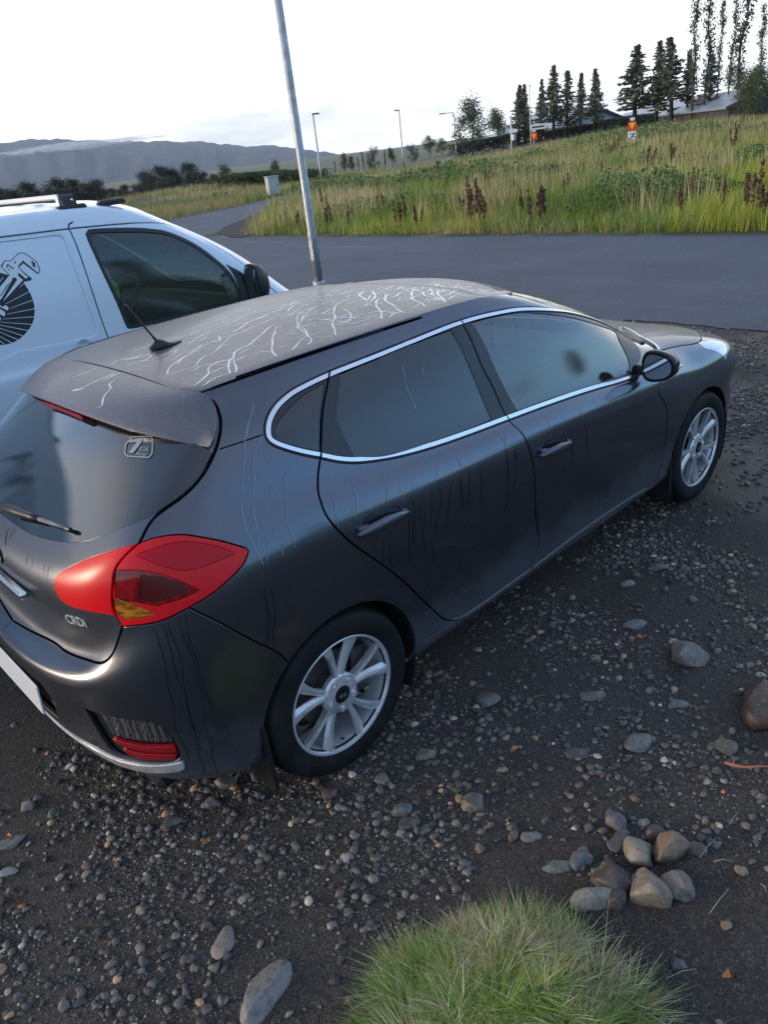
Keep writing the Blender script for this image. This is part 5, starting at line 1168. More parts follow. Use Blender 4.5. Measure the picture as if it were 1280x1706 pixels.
# emblem: disc with rays and a hand-held pipe wrench, lying on the pressed panel
INK = mat('emblem_black', (.012, .013, .018), .4); EW = mat('emblem_white', (.70, .74, .78), .4)
def ev_(p, off):
    q = VS_.pt((p[0]/8.12, 390+p[1]/8.12)) if True else None
    S, a, b, N_ = VS_.ev([q[0]], [q[1]], der=True); return S[0]+N_[0]*(off-.0072)-np.array([0, VCY, 0])
def emblem(polys, off, name, mt):
    from mathutils.geometry import tessellate_polygon
    mb = MB()
    for q in polys:
        v = [ev_(p, off) for p in q]; tri = tessellate_polygon([[V((p[0], p[1], 0)) for p in q]]); mb.add(v, [tuple(t) for t in tri])
    return mb.build(name, mt, EMB)
EMB = bpy.data.objects.new('emblem', None); COL.objects.link(EMB); EMB.parent = vparts[('sliding_door', -1)]
cxp, cyp = -100., 1055.
disc = [(470, 1040), (463, 1130), (440, 1205), (400, 1280), (330, 1362), (250, 1430), (160, 1475), (60, 1500), (-60, 1500), (-200, 1480), (-340, 1420), (-450, 1330), (-540, 1210), (-600, 1060), (-610, 900), (-560, 760), (-470, 650), (-330, 570), (-160, 530), (0, 520), (150, 560), (320, 655), (365, 720), (405, 790), (440, 870), (462, 950)]
emblem([disc], .0008, 'disc', INK)
rays = []
for a, b, w in (((180, 775), (322, 668), 7), ((75, 945), (400, 775), 8), ((138, 1003), (447, 890), 8), ((92, 1083), (470, 1008), 8), ((35, 1148), (466, 1118), 8), ((10, 1190), (435, 1222), 8), ((-40, 1222), (385, 1306), 9), ((-60, 1255), (315, 1378), 9), ((-80, 1290), (245, 1432), 9), ((-100, 1330), (160, 1474), 9), ((-110, 1370), (70, 1498), 9), ((-150, 1400), (-30, 1502), 9), ((-200, 1400), (-130, 1492), 9), ((-260, 1380), (-230, 1466), 9), ((-300, 1330), (-340, 1418), 9), ((-340, 1270), (-430, 1345), 9), ((-350, 1200), (-510, 1262), 9), ((-360, 1120), (-570, 1160), 9), ((-350, 1040), (-600, 1050), 9), ((-340, 960), (-608, 930), 9), ((-320, 880), (-590, 815), 9), ((-290, 800), (-520, 705), 9), ((-240, 730), (-420, 610), 9), ((-40, 690), (40, 585), 9)):
    a, b = np.array(a, float), np.array(b, float); d = (b-a)/np.linalg.norm(b-a); q = np.array([-d[1], d[0]])*w/2; rays.append([tuple(a-q*.6), tuple(b-q), tuple(b+q), tuple(a+q*.6)])
emblem(rays, .0016, 'rays', EW)
wr_out = [(133, 360), (245, 255), (290, 245), (345, 258), (500, 370), (522, 420), (541, 492), (515, 540), (312, 390), (250, 450), (432, 600), (415, 625), (330, 640), (235, 745), (50, 915), (25, 880), (5, 870), (-60, 960), (-160, 900), (-40, 720), (0, 655), (120, 550), (20, 445), (5, 430), (60, 350)]
wr_in = [(150, 358), (250, 266), (290, 257), (338, 268), (488, 376), (508, 422), (527, 492), (511, 522), (308, 354), (240, 432), (258, 455), (388, 575), (370, 590), (345, 600), (250, 520), (240, 560), (310, 622), (235, 700), (60, 890), (40, 905), (228, 620), (215, 585), (165, 590), (155, 630), (20, 870), (-50, 930), (-140, 890), (10, 700), (130, 550), (25, 440), (65, 362), (130, 370)]
emblem([wr_out], .0024, 'wrench_outline', INK); emblem([wr_in], .0031, 'wrench', EW)
for _wl in ([[(75, 430), (105, 402), (188, 465), (185, 478), (110, 425), (92, 440), (138, 492), (130, 494)], [(185, 385), (212, 352), (205, 400)], [(405, 345), (470, 385), (480, 460), (430, 420), (445, 400), (415, 385), (430, 370)], [(240, 450), (250, 448), (385, 580), (375, 585)], [(245, 560), (290, 550), (285, 565), (320, 580), (300, 585), (270, 575)],
        [(125, 655), (95, 690), (80, 710), (60, 740), (40, 775), (15, 810), (0, 830), (5, 845), (30, 810), (60, 765), (95, 715), (122, 675)]]): emblem([_wl], .0038, 'wrench_line', INK)
hand = [(-260, 900), (-160, 850), (-60, 880), (20, 960), (60, 950), (115, 975), (130, 1010), (110, 1040), (85, 1045), (80, 1095), (60, 1130), (30, 1130), (15, 1165), (-20, 1200), (-120, 1230), (-230, 1220), (-320, 1300), (-420, 1240), (-330, 1080)]
emblem([hand], .0045, 'hand_outline', INK)
emblem([[(-250, 915), (-160, 868), (-70, 895), (10, 975), (30, 985), (70, 962), (105, 985), (115, 1010), (95, 1033), (50, 1010), (0, 985), (-30, 1000), (60, 1050), (68, 1090), (50, 1115), (0, 1085), (-30, 1080), (0, 1120), (10, 1155), (-20, 1185), (-120, 1212), (-235, 1205), (-320, 1280), (-400, 1235), (-320, 1080)]], .0052, 'hand', EW)
# lettering farther back on the side
for s_, x0, z0, sz in (('LAGNA', -1.22, 1.47, .20), ('METI', -1.22, 1.25, .20)):
    tm = text_mesh(s_, sz, 0, 'van_lettering', 0, 'CENTER', 1.05); o = link('van_lettering', tm, VAN, INK)
    u_ = VS_.pt(('s', x0, z0)); S, a, b, N_ = VS_.ev([u_[0]], [u_[1]], der=True); o.matrix_local = frame(S[0]-np.array([0, VCY, 0])+N_[0]*.004, (1, 0, 0), (0, N_[0][2]*-1, 1) if False else np.cross(N_[0], (1, 0, 0)))
# cabin
mb = MB(); mb.prism([(1.55, 1.12), (1.62, 1.20), (2.08, 1.10), (2.1, .6), (1.7, .6), (1.55, .95)], -.82, .82, 1); mb.box((1.58, -.42, 1.13), (.09, .35, .07), bev=.02); mb.build('dashboard', DASHM, VAN)
SEATY = mat('van_seat', (.09, .10, .085), .8)
for y in (-.45, .12, .52):
    mb = MB(); a = -.2; R_ = np.array([[math.cos(a), 0, math.sin(a)], [0, 1, 0], [-math.sin(a), 0, math.cos(a)]]); mb.box((.86, y, 1.10), (.14, .48 if y < 0 else .38, .62), R_, .05); mb.box((1.1, y, .80), (.5, .46 if y < 0 else .38, .14), bev=.05); mb.box((.79, y, 1.50), (.09, .26, .18), R_, .035); mb.build('seat', SEATY, VAN)
mb = MB(); pts = [np.array((1.42, .45, 1.16))+.20*np.array((.55*math.sin(t), math.cos(t), .8*math.sin(t))) for t in np.linspace(0, 2*math.pi, 33)]; mb.tube(pts, .015, 8, False); mb.tube([(1.42, .45, 1.15), (1.7, .45, 1.0)], .03, 8); mb.build('steering_wheel', DASHM, VAN)
mb = MB(); mb.box((.62, 0, 1.2), (.03, 1.6, 1.2)); mb.build('bulkhead', mat('bulkhead_grey', (.18, .20, .18), .7), VAN)
mb = MB(); mb.box((.80, -.1, .55), (2.5, 1.6, .04)); mb.build('cabin_floor', DASHM, VAN)
mb = MB(); pts = [np.array((1.36, -.60, 1.56))+np.array((.085*math.copysign(abs(math.cos(t))**.6, math.cos(t)), 0, .045*math.copysign(abs(math.sin(t))**.6, math.sin(t)))) for t in np.linspace(0, 2*math.pi, 30)]; 
mb.tube(pts, .011, 8, False); mb.build('grab_handle', BLACK, VAN)
mb = MB(); mb.box((1.0, -.28, 1.33), (.10, .16, .14), bev=.03); mb.build('hi_vis_jacket', mat('hi_vis', (.65, .75, .12), .7), VAN)
# ================================================================== world and light
SUN_DIR = np.array([-.80, .60, .0]); SUN_EL = math.radians(11); az = math.atan2(SUN_DIR[0], SUN_DIR[1])
w = bpy.data.worlds.new('World'); SC.world = w; w.use_nodes = True; nt = w.node_tree; N_ = nt.nodes
class WT(NT):
    def __init__(s, t): s.t = t; s.n = t.nodes; s.b = None
n = WT(nt); bg = N_['Background']
sk = N_.new('ShaderNodeTexSky'); sk.sky_type = 'NISHITA'; sk.sun_disc = False; sk.sun_elevation = SUN_EL; sk.sun_rotation = az; sk.air_density = 1.1; sk.dust_density = .6; sk.ozone_density = 4.0
tc = N_.new('ShaderNodeTexCoord'); d = tc.outputs['Generated']; s = n.sep(d)
el = s[2]
# thin bright overcast over most of the sky, open blue behind and to the right of the viewer
fd = n.math('ADD', n.math('MULTIPLY', s[0], .62), n.math('MULTIPLY', s[1], .78))
flat_ = n.comb(n.math('DIVIDE', s[0], n.math('MAXIMUM', n.math('ADD', el, .18), .05)), n.math('DIVIDE', s[1], n.math('MAXIMUM', n.math('ADD', el, .18), .05)), 0.)
cl = n.noise(flat_, .55, 5, .55)
m = n.math('ADD', n.math('MULTIPLY_ADD', fd, 1.5, -.35), n.math('MULTIPLY', n.math('SUBTRACT', cl, .5), 1.1))
m = n.math('SUBTRACT', m, n.math('MULTIPLY', n.math('MAXIMUM', el, 0.), .55))
sund = n.math('ADD', n.math('ADD', n.math('MULTIPLY', s[0], SUN_DIR[0]*.98), n.math('MULTIPLY', s[1], SUN_DIR[1]*.98)), n.math('MULTIPLY', el, .19))
glow = n.math('MULTIPLY', n.ramp(sund, [(.74, 0), (.96, 1)]), n.ramp(n.math('ADD', cl, .1), [(.35, .55), (.6, 1)]))
thin = n.math('MULTIPLY', n.math('MULTIPLY_ADD', cl, .5, -.06), n.ramp(el, [(.1, 0), (.6, 1)]))
m = n.ramp(m, [(.05, 0), (.75, 1)])
m = n.math('MAXIMUM', m, n.math('MAXIMUM', thin, n.math('MULTIPLY', glow, .9)))
cc = n.mix(n.ramp(cl, [(.3, 0), (.7, 1)]), (.93, .965, 1.0), (1.0, .995, .975)); cc = n.mix(glow, cc, (1.15, .86, .56))
skm = N_.new('ShaderNodeVectorMath'); skm.operation = 'SCALE'; n.l(sk.outputs[0], skm.inputs[0]); skm.inputs['Scale'].default_value = .15
ccs = N_.new('ShaderNodeVectorMath'); ccs.operation = 'SCALE'; n.l(cc, ccs.inputs[0]); n.val(ccs, 'Scale', n.math('MULTIPLY', n.math('MULTIPLY_ADD', n.math('MAXIMUM', el, 0.), -.25, .80), n.ramp(n.noise(flat_, .9, 6, .6), [(.32, .60), (.62, 1.15)])))
n.l(n.mix(m, skm.outputs[0], ccs.outputs[0]), bg.inputs[0]); bg.inputs[1].default_value = 1.0
sun = bpy.data.lights.new('sun', 'SUN'); so = bpy.data.objects.new('sun', sun); COL.objects.link(so)
sun.energy = 1.0; sun.angle = math.radians(14); sun.color = (1., .84, .64)
sd = np.array([SUN_DIR[0]*math.cos(SUN_EL), SUN_DIR[1]*math.cos(SUN_EL), math.sin(SUN_EL)]); so.rotation_euler = V(sd).to_track_quat('Z', 'Y').to_euler()
SC.view_settings.view_transform = 'Standard'; SC.view_settings.look = 'None'; SC.view_settings.gamma = 1; SC.view_settings.exposure = 1.42
# ================================================================== terrain
def snoise(x, y, sc, seed=0):
    """smooth value noise, numpy"""
    x = np.asarray(x, float)/sc+seed*17.3; y = np.asarray(y, float)/sc+seed*9.1
    xi, yi = np.floor(x), np.floor(y); fx, fy = x-xi, y-yi; fx = fx*fx*(3-2*fx); fy = fy*fy*(3-2*fy)
    def h(a, b): v = np.sin(a*127.1+b*311.7+seed*74.7)*43758.5453; return v-np.floor(v)
    return (h(xi, yi)*(1-fx)+h(xi+1, yi)*fx)*(1-fy)+(h(xi, yi+1)*(1-fx)+h(xi+1, yi+1)*fx)*fy
def sm(a, b, x):
    if a > b: return sm(-a, -b, -np.asarray(x, float))
    return _sm(a, b, x)
def _sm(a, b, x): t = np.clip((np.asarray(x, float)-a)/(b-a), 0, 1); return t*t*(3-2*t)
def H(x, y):
    x = np.asarray(x, float); y = np.asarray(y, float)
    dx, dy = x-CAMP[0], y-CAMP[1]; d = np.hypot(dx, dy); a = np.degrees(np.arctan2(dy, dx))
    side = sm(-10, -34, y); z_side = side*(4.2+2.5*snoise(x, y, 22, 91))
    right = 1-sm(27, 46, a); right = np.where(a < -60, 0, right)
    z = right*(1.15*sm(22, 80, d)+1.3*sm(80, 150, d)+.004*np.maximum(d-80, 0))
    z = z+z_side; back = sm(12.6, 16, x); z += back*(.10*(snoise(x, y, 5, 1)-.3)+.20*(snoise(x, y, 14, 2)-.4)*sm(16, 30, x))
    left = sm(50, 58, a); z += -left*.0*sm(30, 90, d)
    # gravel bank left of the side road
    z += .55*np.exp(-((x-38)/7)**2-((y-60)/9)**2)
    # low mound of bare soil at the right edge of the lot and beside the grass clump
    z += .045*np.exp(-((x-.45)/.55)**2-((y+2.35)/.45)**2)*(1)+.012*(snoise(x, y, .7, 3)-.5)*(1-sm(6, 6.3, x))*(d < 12)
    return z
def ring_terrain():
    rs = np.concatenate([np.linspace(.0, 9, 75), 9*np.exp(np.linspace(0, math.log(9000/9), 100))[1:]]); na = 240; c = np.array([2.2, -.5]); vs = [(c[0], c[1], float(H(c[0], c[1])))]
    A = np.linspace(0, 2*math.pi, na, endpoint=False); R, T = np.meshgrid(rs[1:], A, indexing='ij'); X = c[0]+R*np.cos(T); Y = c[1]+R*np.sin(T); Z = H(X, Y)
    P = np.stack([X, Y, Z], -1).reshape(-1, 3); vs = np.concatenate([np.array(vs), P]); n_ = len(rs)-1
    I = 1+np.arange(n_*na).reshape(n_, na); q = np.stack([I[:-1], I[1:], np.roll(I[1:], -1, 1), np.roll(I[:-1], -1, 1)], -1).reshape(-1, 4)
    cf = np.array([(0, I[0, j], I[0, (j+1) % na]) for j in range(na)]); tri = np.concatenate([q[:, [0, 1, 2]], q[:, [0, 2, 3]], cf])
    return np_mesh('ground', vs, tri, True)
GRD = mat('gravel_lot', (.03, .03, .03), .9); n = NT(GRD); c = n.coord('Object'); s = n.sep(c)
g1 = n.noise(c, 2.2, 6, .65); g2 = n.noise(c, 45, 6, .75); vg = n.vor(c, 240, 'F1'); vc1 = n.vor(c, 240, 'F1', 'Color'); vg2 = n.vor(c, 95, 'F1'); vcol2 = n.vor(c, 95, 'F1', 'Color')
soil = n.mix(n.ramp(g1, [(.35, 0), (.65, 1)]), (.027, .021, .018), (.062, .048, .039))
brown = n.math('MULTIPLY', n.ramp(n.math('ADD', n.math('MULTIPLY', s[1], -1.), n.math('MULTIPLY', g1, .7)), [(.0, 0), (1., 1)]), 1.)
bm_ = n.math('MULTIPLY', n.math('SUBTRACT', 1., n.math('MULTIPLY', n.math('SUBTRACT', s[0], .2), .55), clamp=True), n.math('MULTIPLY', n.math('SUBTRACT', n.math('MULTIPLY', s[1], -1.), 1.55), 1.6, clamp=True), clamp=True)
soil = n.mix(n.math('MULTIPLY', bm_, .85), soil, (.042, .030, .024))
speck = n.sep(vc1); grain = n.mix(n.ramp(speck[0], [(.25, 0), (1, 1)]), (.018, .016, .015), (.165, .150, .132)); 
colr = n.mix(n.ramp(g2, [(.40, 0), (.62, .8)]), soil, grain)
sp2 = n.sep(vcol2); bigm = n.math('MULTIPLY', n.math('GREATER_THAN', sp2[1], .72), n.ramp(vg2, [(.30, 1), (.42, 0)]))
colr = n.mix(n.math('MULTIPLY', bigm, .8), colr, n.mix(sp2[2], (.03, .03, .032), (.12, .118, .112)))
field = n.mix(n.noise(c, .9, 6, .7), (.035, .040, .012), (.115, .095, .040)); field = n.mix(n.ramp(n.noise(c, .12, 3, .5), [(.4, 0), (.6, 1)]), field, (.045, .06, .018))
fx = n.math('GREATER_THAN', n.math('ADD', s[0], n.math('MULTIPLY', n.noise(c, 1.3, 4), .6)), 13.05)
fy = n.math('LESS_THAN', n.math('ADD', s[1], n.math('MULTIPLY', n.noise(c, .3, 4), 3.)), -8.)
n.set('Base Color', n.mix(n.math('MAXIMUM', fx, fy), colr, field))
wet = n.ramp(n.noise(c, 1.1, 4, .6), [(.42, .55), (.62, .95)]); n.set('Roughness', wet)
hh = n.math('ADD', n.math('MULTIPLY', g2, .8), n.math('MULTIPLY', n.ramp(vg, [(0, 1), (.5, 0)]), .35)); hh = n.math('ADD', hh, n.math('MULTIPLY', bigm, .9))
n.set('Normal', n.bump(hh, .9, .012)); n.set('Specular IOR Level', .35)
gr = link('ground', ring_terrain(), None, GRD); tag(gr, kind='structure')
# ---- asphalt
ASP = mat('asphalt', (.05, .052, .056), .6); n = NT(ASP); c = n.coord('Object'); s = n.sep(c)
a1 = n.noise(c, 42, 6, .9); a2 = n.noise(c, .5, 5, .6); lane = n.noise(n.comb(n.math('MULTIPLY', s[0], 1.6), n.math('MULTIPLY', s[1], .12), 0.), 1.4, 4, .55)
base = n.mix(n.ramp(a2, [(.3, 0), (.7, 1)]), (.062, .077, .104), (.096, .115, .150)); base = n.mix(n.ramp(lane, [(.40, 0), (.66, .35)]), base, (.118, .134, .162)); base = n.mix(n.ramp(a1, [(.48, 0), (.66, .75)]), base, (.15, .152, .16)); base = n.mix(n.ramp(a1, [(.34, .7), (.46, 0)]), base, (.018, .019, .022))  # blue in the asphalt colour stands in for reflected sky
edge = n.math('MULTIPLY', n.ramp(n.math('ABSOLUTE', n.math('SUBTRACT', s[0], 12.3)), [(.0, 1), (.12, 0)]), .0)
n.set('Base Color', base); n.set('Roughness', .78); n.set('Specular IOR Level', .22); n.set('Normal', n.bump(a1, .8, .02))
def strip_mesh(name, L, R_, zoff, z=None):
    L = np.array(L, float); R_ = np.array(R_, float); m = 9; vs = []
    for a, b in zip(L, R_):
        for t in np.linspace(0, 1, m): p = a*(1-t)+b*t; vs.append((p[0], p[1], float(H(p[0], p[1]))*1.+zoff))
    return np_mesh(name, vs, np.array([(i*m+j, (i+1)*m+j, (i+1)*m+j+1, i*m+j+1) for i in range(len(L)-1) for j in range(m-1)]))
ys = np.linspace(-70, 18.2, 700); near = 6.36+.10*(snoise(ys, ys*0, 1.3, 4)-.5)+.13*(snoise(ys, ys*0, .35, 5)-.5)+.10*(snoise(ys, ys*0, .09, 6)-.5); far = 12.45+.12*(snoise(ys, ys*0, 2, 7)-.5)+.05*(snoise(ys, ys*0, .3, 8)-.5)
near = np.where(ys > 3.0, near-np.minimum((ys-3.0)*2.2, 12.5), near)
ZR = .008
rd = link('road', strip_mesh('road', np.stack([near, ys], 1), np.stack([far, ys], 1), ZR), None, ASP); tag(rd, kind='structure')
def spl(P, m=60):
    P = np.array(P, float); t = np.linspace(0, len(P)-1-1e-6, m); i = t.astype(int); f = (t-i)[:, None]
    g = lambda k: P[np.clip(k, 0, len(P)-1)]; p0, p1, p2, p3 = g(i-1), g(i), g(i+1), g(i+2)
    return .5*(2*p1+(p2-p0)*f+(2*p0-5*p1+4*p2-p3)*f*f+(3*p1-p0-3*p2+p3)*f**3)
pL = [bp(*q, 2, 0)[:2] for q in ((362, 388), (378, 377), (405, 367), (435, 354), (456, 344))]; pR = [bp(*q, 2, 0)[:2] for q in ((385, 396), (412, 394), (420, 380), (441, 364), (459, 352))]
Rr = spl([(12.4, 18.25), (12.7, 20.5)]+[tuple(q) for q in pL]+[(30, 34)]); Lr = spl([(-6.2, 18.25), (3.5, 22.0), (11.2, 27.0), (16.2, 30.6), (19.0, 32.4), (22.6, 34.4), (30, 39)])
sr = link('side_road', strip_mesh('side_road', Lr, Rr, ZR), None, ASP); tag(sr, kind='structure')
# dark gravel apron between the side road and the grass
La = spl(pL, 40); Ra = spl(pR, 40); La = La+.25*(snoise(La[:, 0], La[:, 1], .5, 9)-.5)[:, None]; PRx = np.array([p[0] for p in pR]); PRy = np.array([p[1] for p in pR])
DKG = mat('dark_gravel', (.022, .022, .024), .9); n = NT(DKG); c = n.coord('Object'); n.set('Base Color', n.mix(n.noise(c, 25, 5, .8), (.010, .010, .011), (.05, .05, .052))); n.set('Normal', n.bump(n.noise(c, 20, 5, .8), 1., .05))
ap = link('gravel_apron', strip_mesh('gravel_apron', La, Ra, .014), None, DKG); tag(ap, kind='structure')
# road climbing to the right behind the field
Lu = spl([bpd(535, 305, 62)[:2], bpd(600, 293, 64)[:2], bpd(660, 284, 66)[:2], bpd(720, 275, 74)[:2], bpd(760, 268, 90)[:2]], 40); Ru = Lu+np.array([3.2, 3.6])*1.
up = strip_mesh('upper_road', Ru, Lu, .06); GRA = mat('pale_road', (.17, .175, .18), .7)
uo = link('upper_road', up, None, GRA); tag(uo, kind='structure')
# gravel bank left
# painted marks far out on the asphalt
MK = mat('worn_paint', (.15, .16, .17), .8); mb = MB()
for a, b in (((440, 405), (470, 404.5)), ((520, 412), (610, 412)), ((400, 403), (425, 402.5))):
    A = bp(*a, 2, ZR+.004); B = bp(*b, 2, ZR+.004); mb.add([A, B, B+[.10, 0, 0], A+[.10, 0, 0]], [(0, 1, 2, 3)])
mo = mb.build('road_marking', MK, None); tag(mo, kind='structure')
# ================================================================== pebbles
def ico(sub):
    bm = bmesh.new(); bmesh.ops.create_icosphere(bm, subdivisions=sub, radius=1.); v = np.array([x.co[:] for x in bm.verts]); f = np.array([[x.index for x in q.verts] for q in bm.faces]); bm.free(); return v, f
def stone_shape(sub, seed, ang=.5):
    v, f = ico(sub); r = np.random.default_rng(seed); v = v.copy()
    for _ in range(9):   # cut with planes for worn facets
        d = r.normal(size=3); d /= np.linalg.norm(d); h = r.uniform(.52, .88); k = v@d; v -= np.outer(np.maximum(k-h, 0)*r.uniform(.6, .97), d)
    v = v*np.array([1, 1+r.normal(0, .06), 1]); v[:, 1] += .12*r.normal()*v[:, 0]**2; v[:, 0] *= 1+.16*r.normal()*v[:, 1]
    ph = r.uniform(0, 6, 3); v *= (1+.06*np.sin(v[:, 0]*3+ph[0])*np.sin(v[:, 1]*3+ph[1])+.03*np.sin(v[:, 2]*6+ph[2]+v[:, 0]*5))[:, None]
    if sub >= 3: v *= (1+.018*np.sin(v[:, 0]*13+ph[1]+4*v[:, 2])*np.sin(v[:, 1]*11+ph[2]))[:, None]
    return v, f
PAL = np.array([(.065, .067, .070), (.095, .097, .098), (.14, .14, .136), (.045, .047, .052), (.085, .098, .098), (.19, .187, .175), (.28, .272, .25), (.11, .082, .072), (.46, .44, .40), (.42, .30, .18), (.42, .17, .07), (.12, .132, .126)])
PAL = PAL*np.array([1.14, 1.0, .86]); PALW = np.array([.20, .17, .12, .17, .09, .07, .035, .06, .028, .014, .004, .04]); PALW /= PALW.sum()
def poly_road_ok(x, y): return x < np.where(y > 3.0, 6.36-np.minimum((y-3)*2.2, 12.5), 6.36)-.02
STM = mat('stone', (.1, .1, .1), .62); n = NT(STM); at = n.new('ShaderNodeAttribute'); at.attribute_name = 'tint'; c = n.coord('Object')
nn_ = n.noise(c, 55, 6, .75); b1 = n.mix(n.ramp(nn_, [(.36, .55), (.52, 0)]), at.outputs[0], (.03, .028, .027)); b1 = n.mix(n.ramp(n.noise(c, 23, 5, .7), [(.55, 0), (.66, .45)]), b1, (.24, .235, .22)); n.set('Base Color', b1); n.set('Normal', n.bump(n.noise(c, 120, 4, .7), .4, .003)); n.set('Roughness', n.ramp(n.noise(c, 3, 3), [(.4, .45), (.6, .8)]))
def scatter(n_, region, size, variants, zfun=H, sink=.35, rng=RNG, clus=.0):
    """rows of (x,y,size); returns merged arrays"""
    xs = []; need = n_
    x, y = region(n_*4, rng); 
    if clus: 
        p = snoise(x, y, .42, 21)*.55+snoise(x, y, .13, 22)*.30+snoise(x, y, 1.3, 23)*.35; k = p+rng.normal(0, .15, len(p)) > np.quantile(p, .68); x, y = x[k], y[k]
    x, y = x[:n_], y[:n_]; n_ = len(x); s = size(n_, rng); vi = rng.integers(0, len(variants), n_); Vs = []; Fs = []; Cs = []; base = 0
    col = PAL[rng.choice(len(PAL), n_, p=PALW)]*rng.uniform(.7, 1.25, (n_, 1)); z = zfun(x, y)
    for k, (v, f) in enumerate(variants):
        I = np.where(vi == k)[0]
        if not len(I): continue
        a = rng.uniform(0, 2*math.pi, len(I)); c_1, s_1 = np.cos(a), np.sin(a); el_ = rng.uniform(.55, 1., len(I)); fl = rng.uniform(.35, .7, len(I)); tl = rng.normal(0, .25, len(I))
        vx = v[None, :, 0]*s[I, None]; vy = v[None, :, 1]*(s[I]*el_)[:, None]; vz_ = v[None, :, 2]*(s[I]*fl)[:, None]; vz_ = vz_+vx*tl[:, None]*.4
        X = vx*c_1[:, None]-vy*s_1[:, None]+x[I, None]; Y = vx*s_1[:, None]+vy*c_1[:, None]+y[I, None]; Z = vz_+(z[I]+s[I]*fl*(1-2*sink)*.6)[:, None]
        Vs.append(np.stack([X, Y, Z], -1).reshape(-1, 3)); nv = len(v); Fs.append((f[None]+(np.arange(len(I))*nv)[:, None, None]+base).reshape(-1, 3)); Cs.append(np.repeat(col[I], nv, 0)); base += nv*len(I)
    return np.concatenate(Vs), np.concatenate(Fs), np.concatenate(Cs)
def reg_near(n_, rng):   # ground close to the viewer
    r = .7+rng.random(n_)**.75*3.6; a = rng.uniform(math.radians(-2), math.radians(120), n_); x = CAMP[0]+r*np.cos(a)*1.; y = CAMP[1]+r*np.sin(a); k = (y < 1.2); return x[k], y[k]
def reg_mid(n_, rng):
    x = rng.uniform(1.6, 6.4, n_); y = rng.uniform(-2.6, 3.0, n_); k = poly_road_ok(x-.30*rng.random(len(x))**2.5, y)&~((x < 3.3) & (np.abs(y) < .7)); return x[k], y[k]
v0 = [stone_shape(1, 100+i) for i in range(8)]; v1 = [stone_shape(2, 200+i) for i in range(8)]
A = scatter(46000, reg_near, lambda m, r: .0022+.0048*r.random(m)**2.4, v0, clus=1)
B = scatter(12500, reg_near, lambda m, r: .0055+.0145*r.random(m)**2.3, v1, clus=1)
C_ = scatter(30000, reg_mid, lambda m, r: .0055+.020*r.random(m)**2.4, v0, clus=1)
off1 = len(A[0]); off2 = off1+len(B[0])
pm = np_mesh('gravel', np.concatenate([A[0], B[0], C_[0]]), np.concatenate([A[1], B[1]+off1, C_[1]+off2]), True, colors=np.concatenate([A[2], B[2], C_[2]]))
tag(link('gravel', pm, None, STM), 'loose dark gravel and small pebbles covering the parking ground', kind='stuff')
# crumbly edge of the asphalt
# ---- single stones
def tinted(name, v, f, col):
    return np_mesh(name, v, f, True, colors=np.tile(np.array(col), (len(v), 1)))
def big_stone(px, py, wpx, hpx, col, label, group=None, seed=0, flat=.6, rot=0., sink=.3, mottl=0, cat_='stone'):
    c_0 = bp(px, py+hpx*.22, 2, 0.); dist = np.linalg.norm(c_0-CAMP); r = wpx/FPX*dist/2; zz = float(H(c_0[0], c_0[1]))
    if hpx > wpx*1.25: rot = math.pi/2-.45; wpx, hpx = hpx*1.15, wpx*.95; r = wpx/FPX*dist/2
    v, f = stone_shape(4, 900+seed); asp = hpx/wpx; L = r; Wd = min(r*1.3, max(r*.45, r*asp*1.05))
    v = v*np.array([1., Wd/L, flat*min(1, Wd/L)])*L; a = rot+YAW-math.pi/2; R_ = rotz(a); v = v@R_.T
    h0 = v[:, 2].max(); me = tinted('stone', v, f, (col[0]*1.42, col[1]*1.30, col[2]*1.16)); o = link('stone', me, None, STM); o.location = (c_0[0], c_0[1], zz+h0*(1-2*sink)); tag(o, label, cat_, group); return o
G1 = (.095, .10, .105)
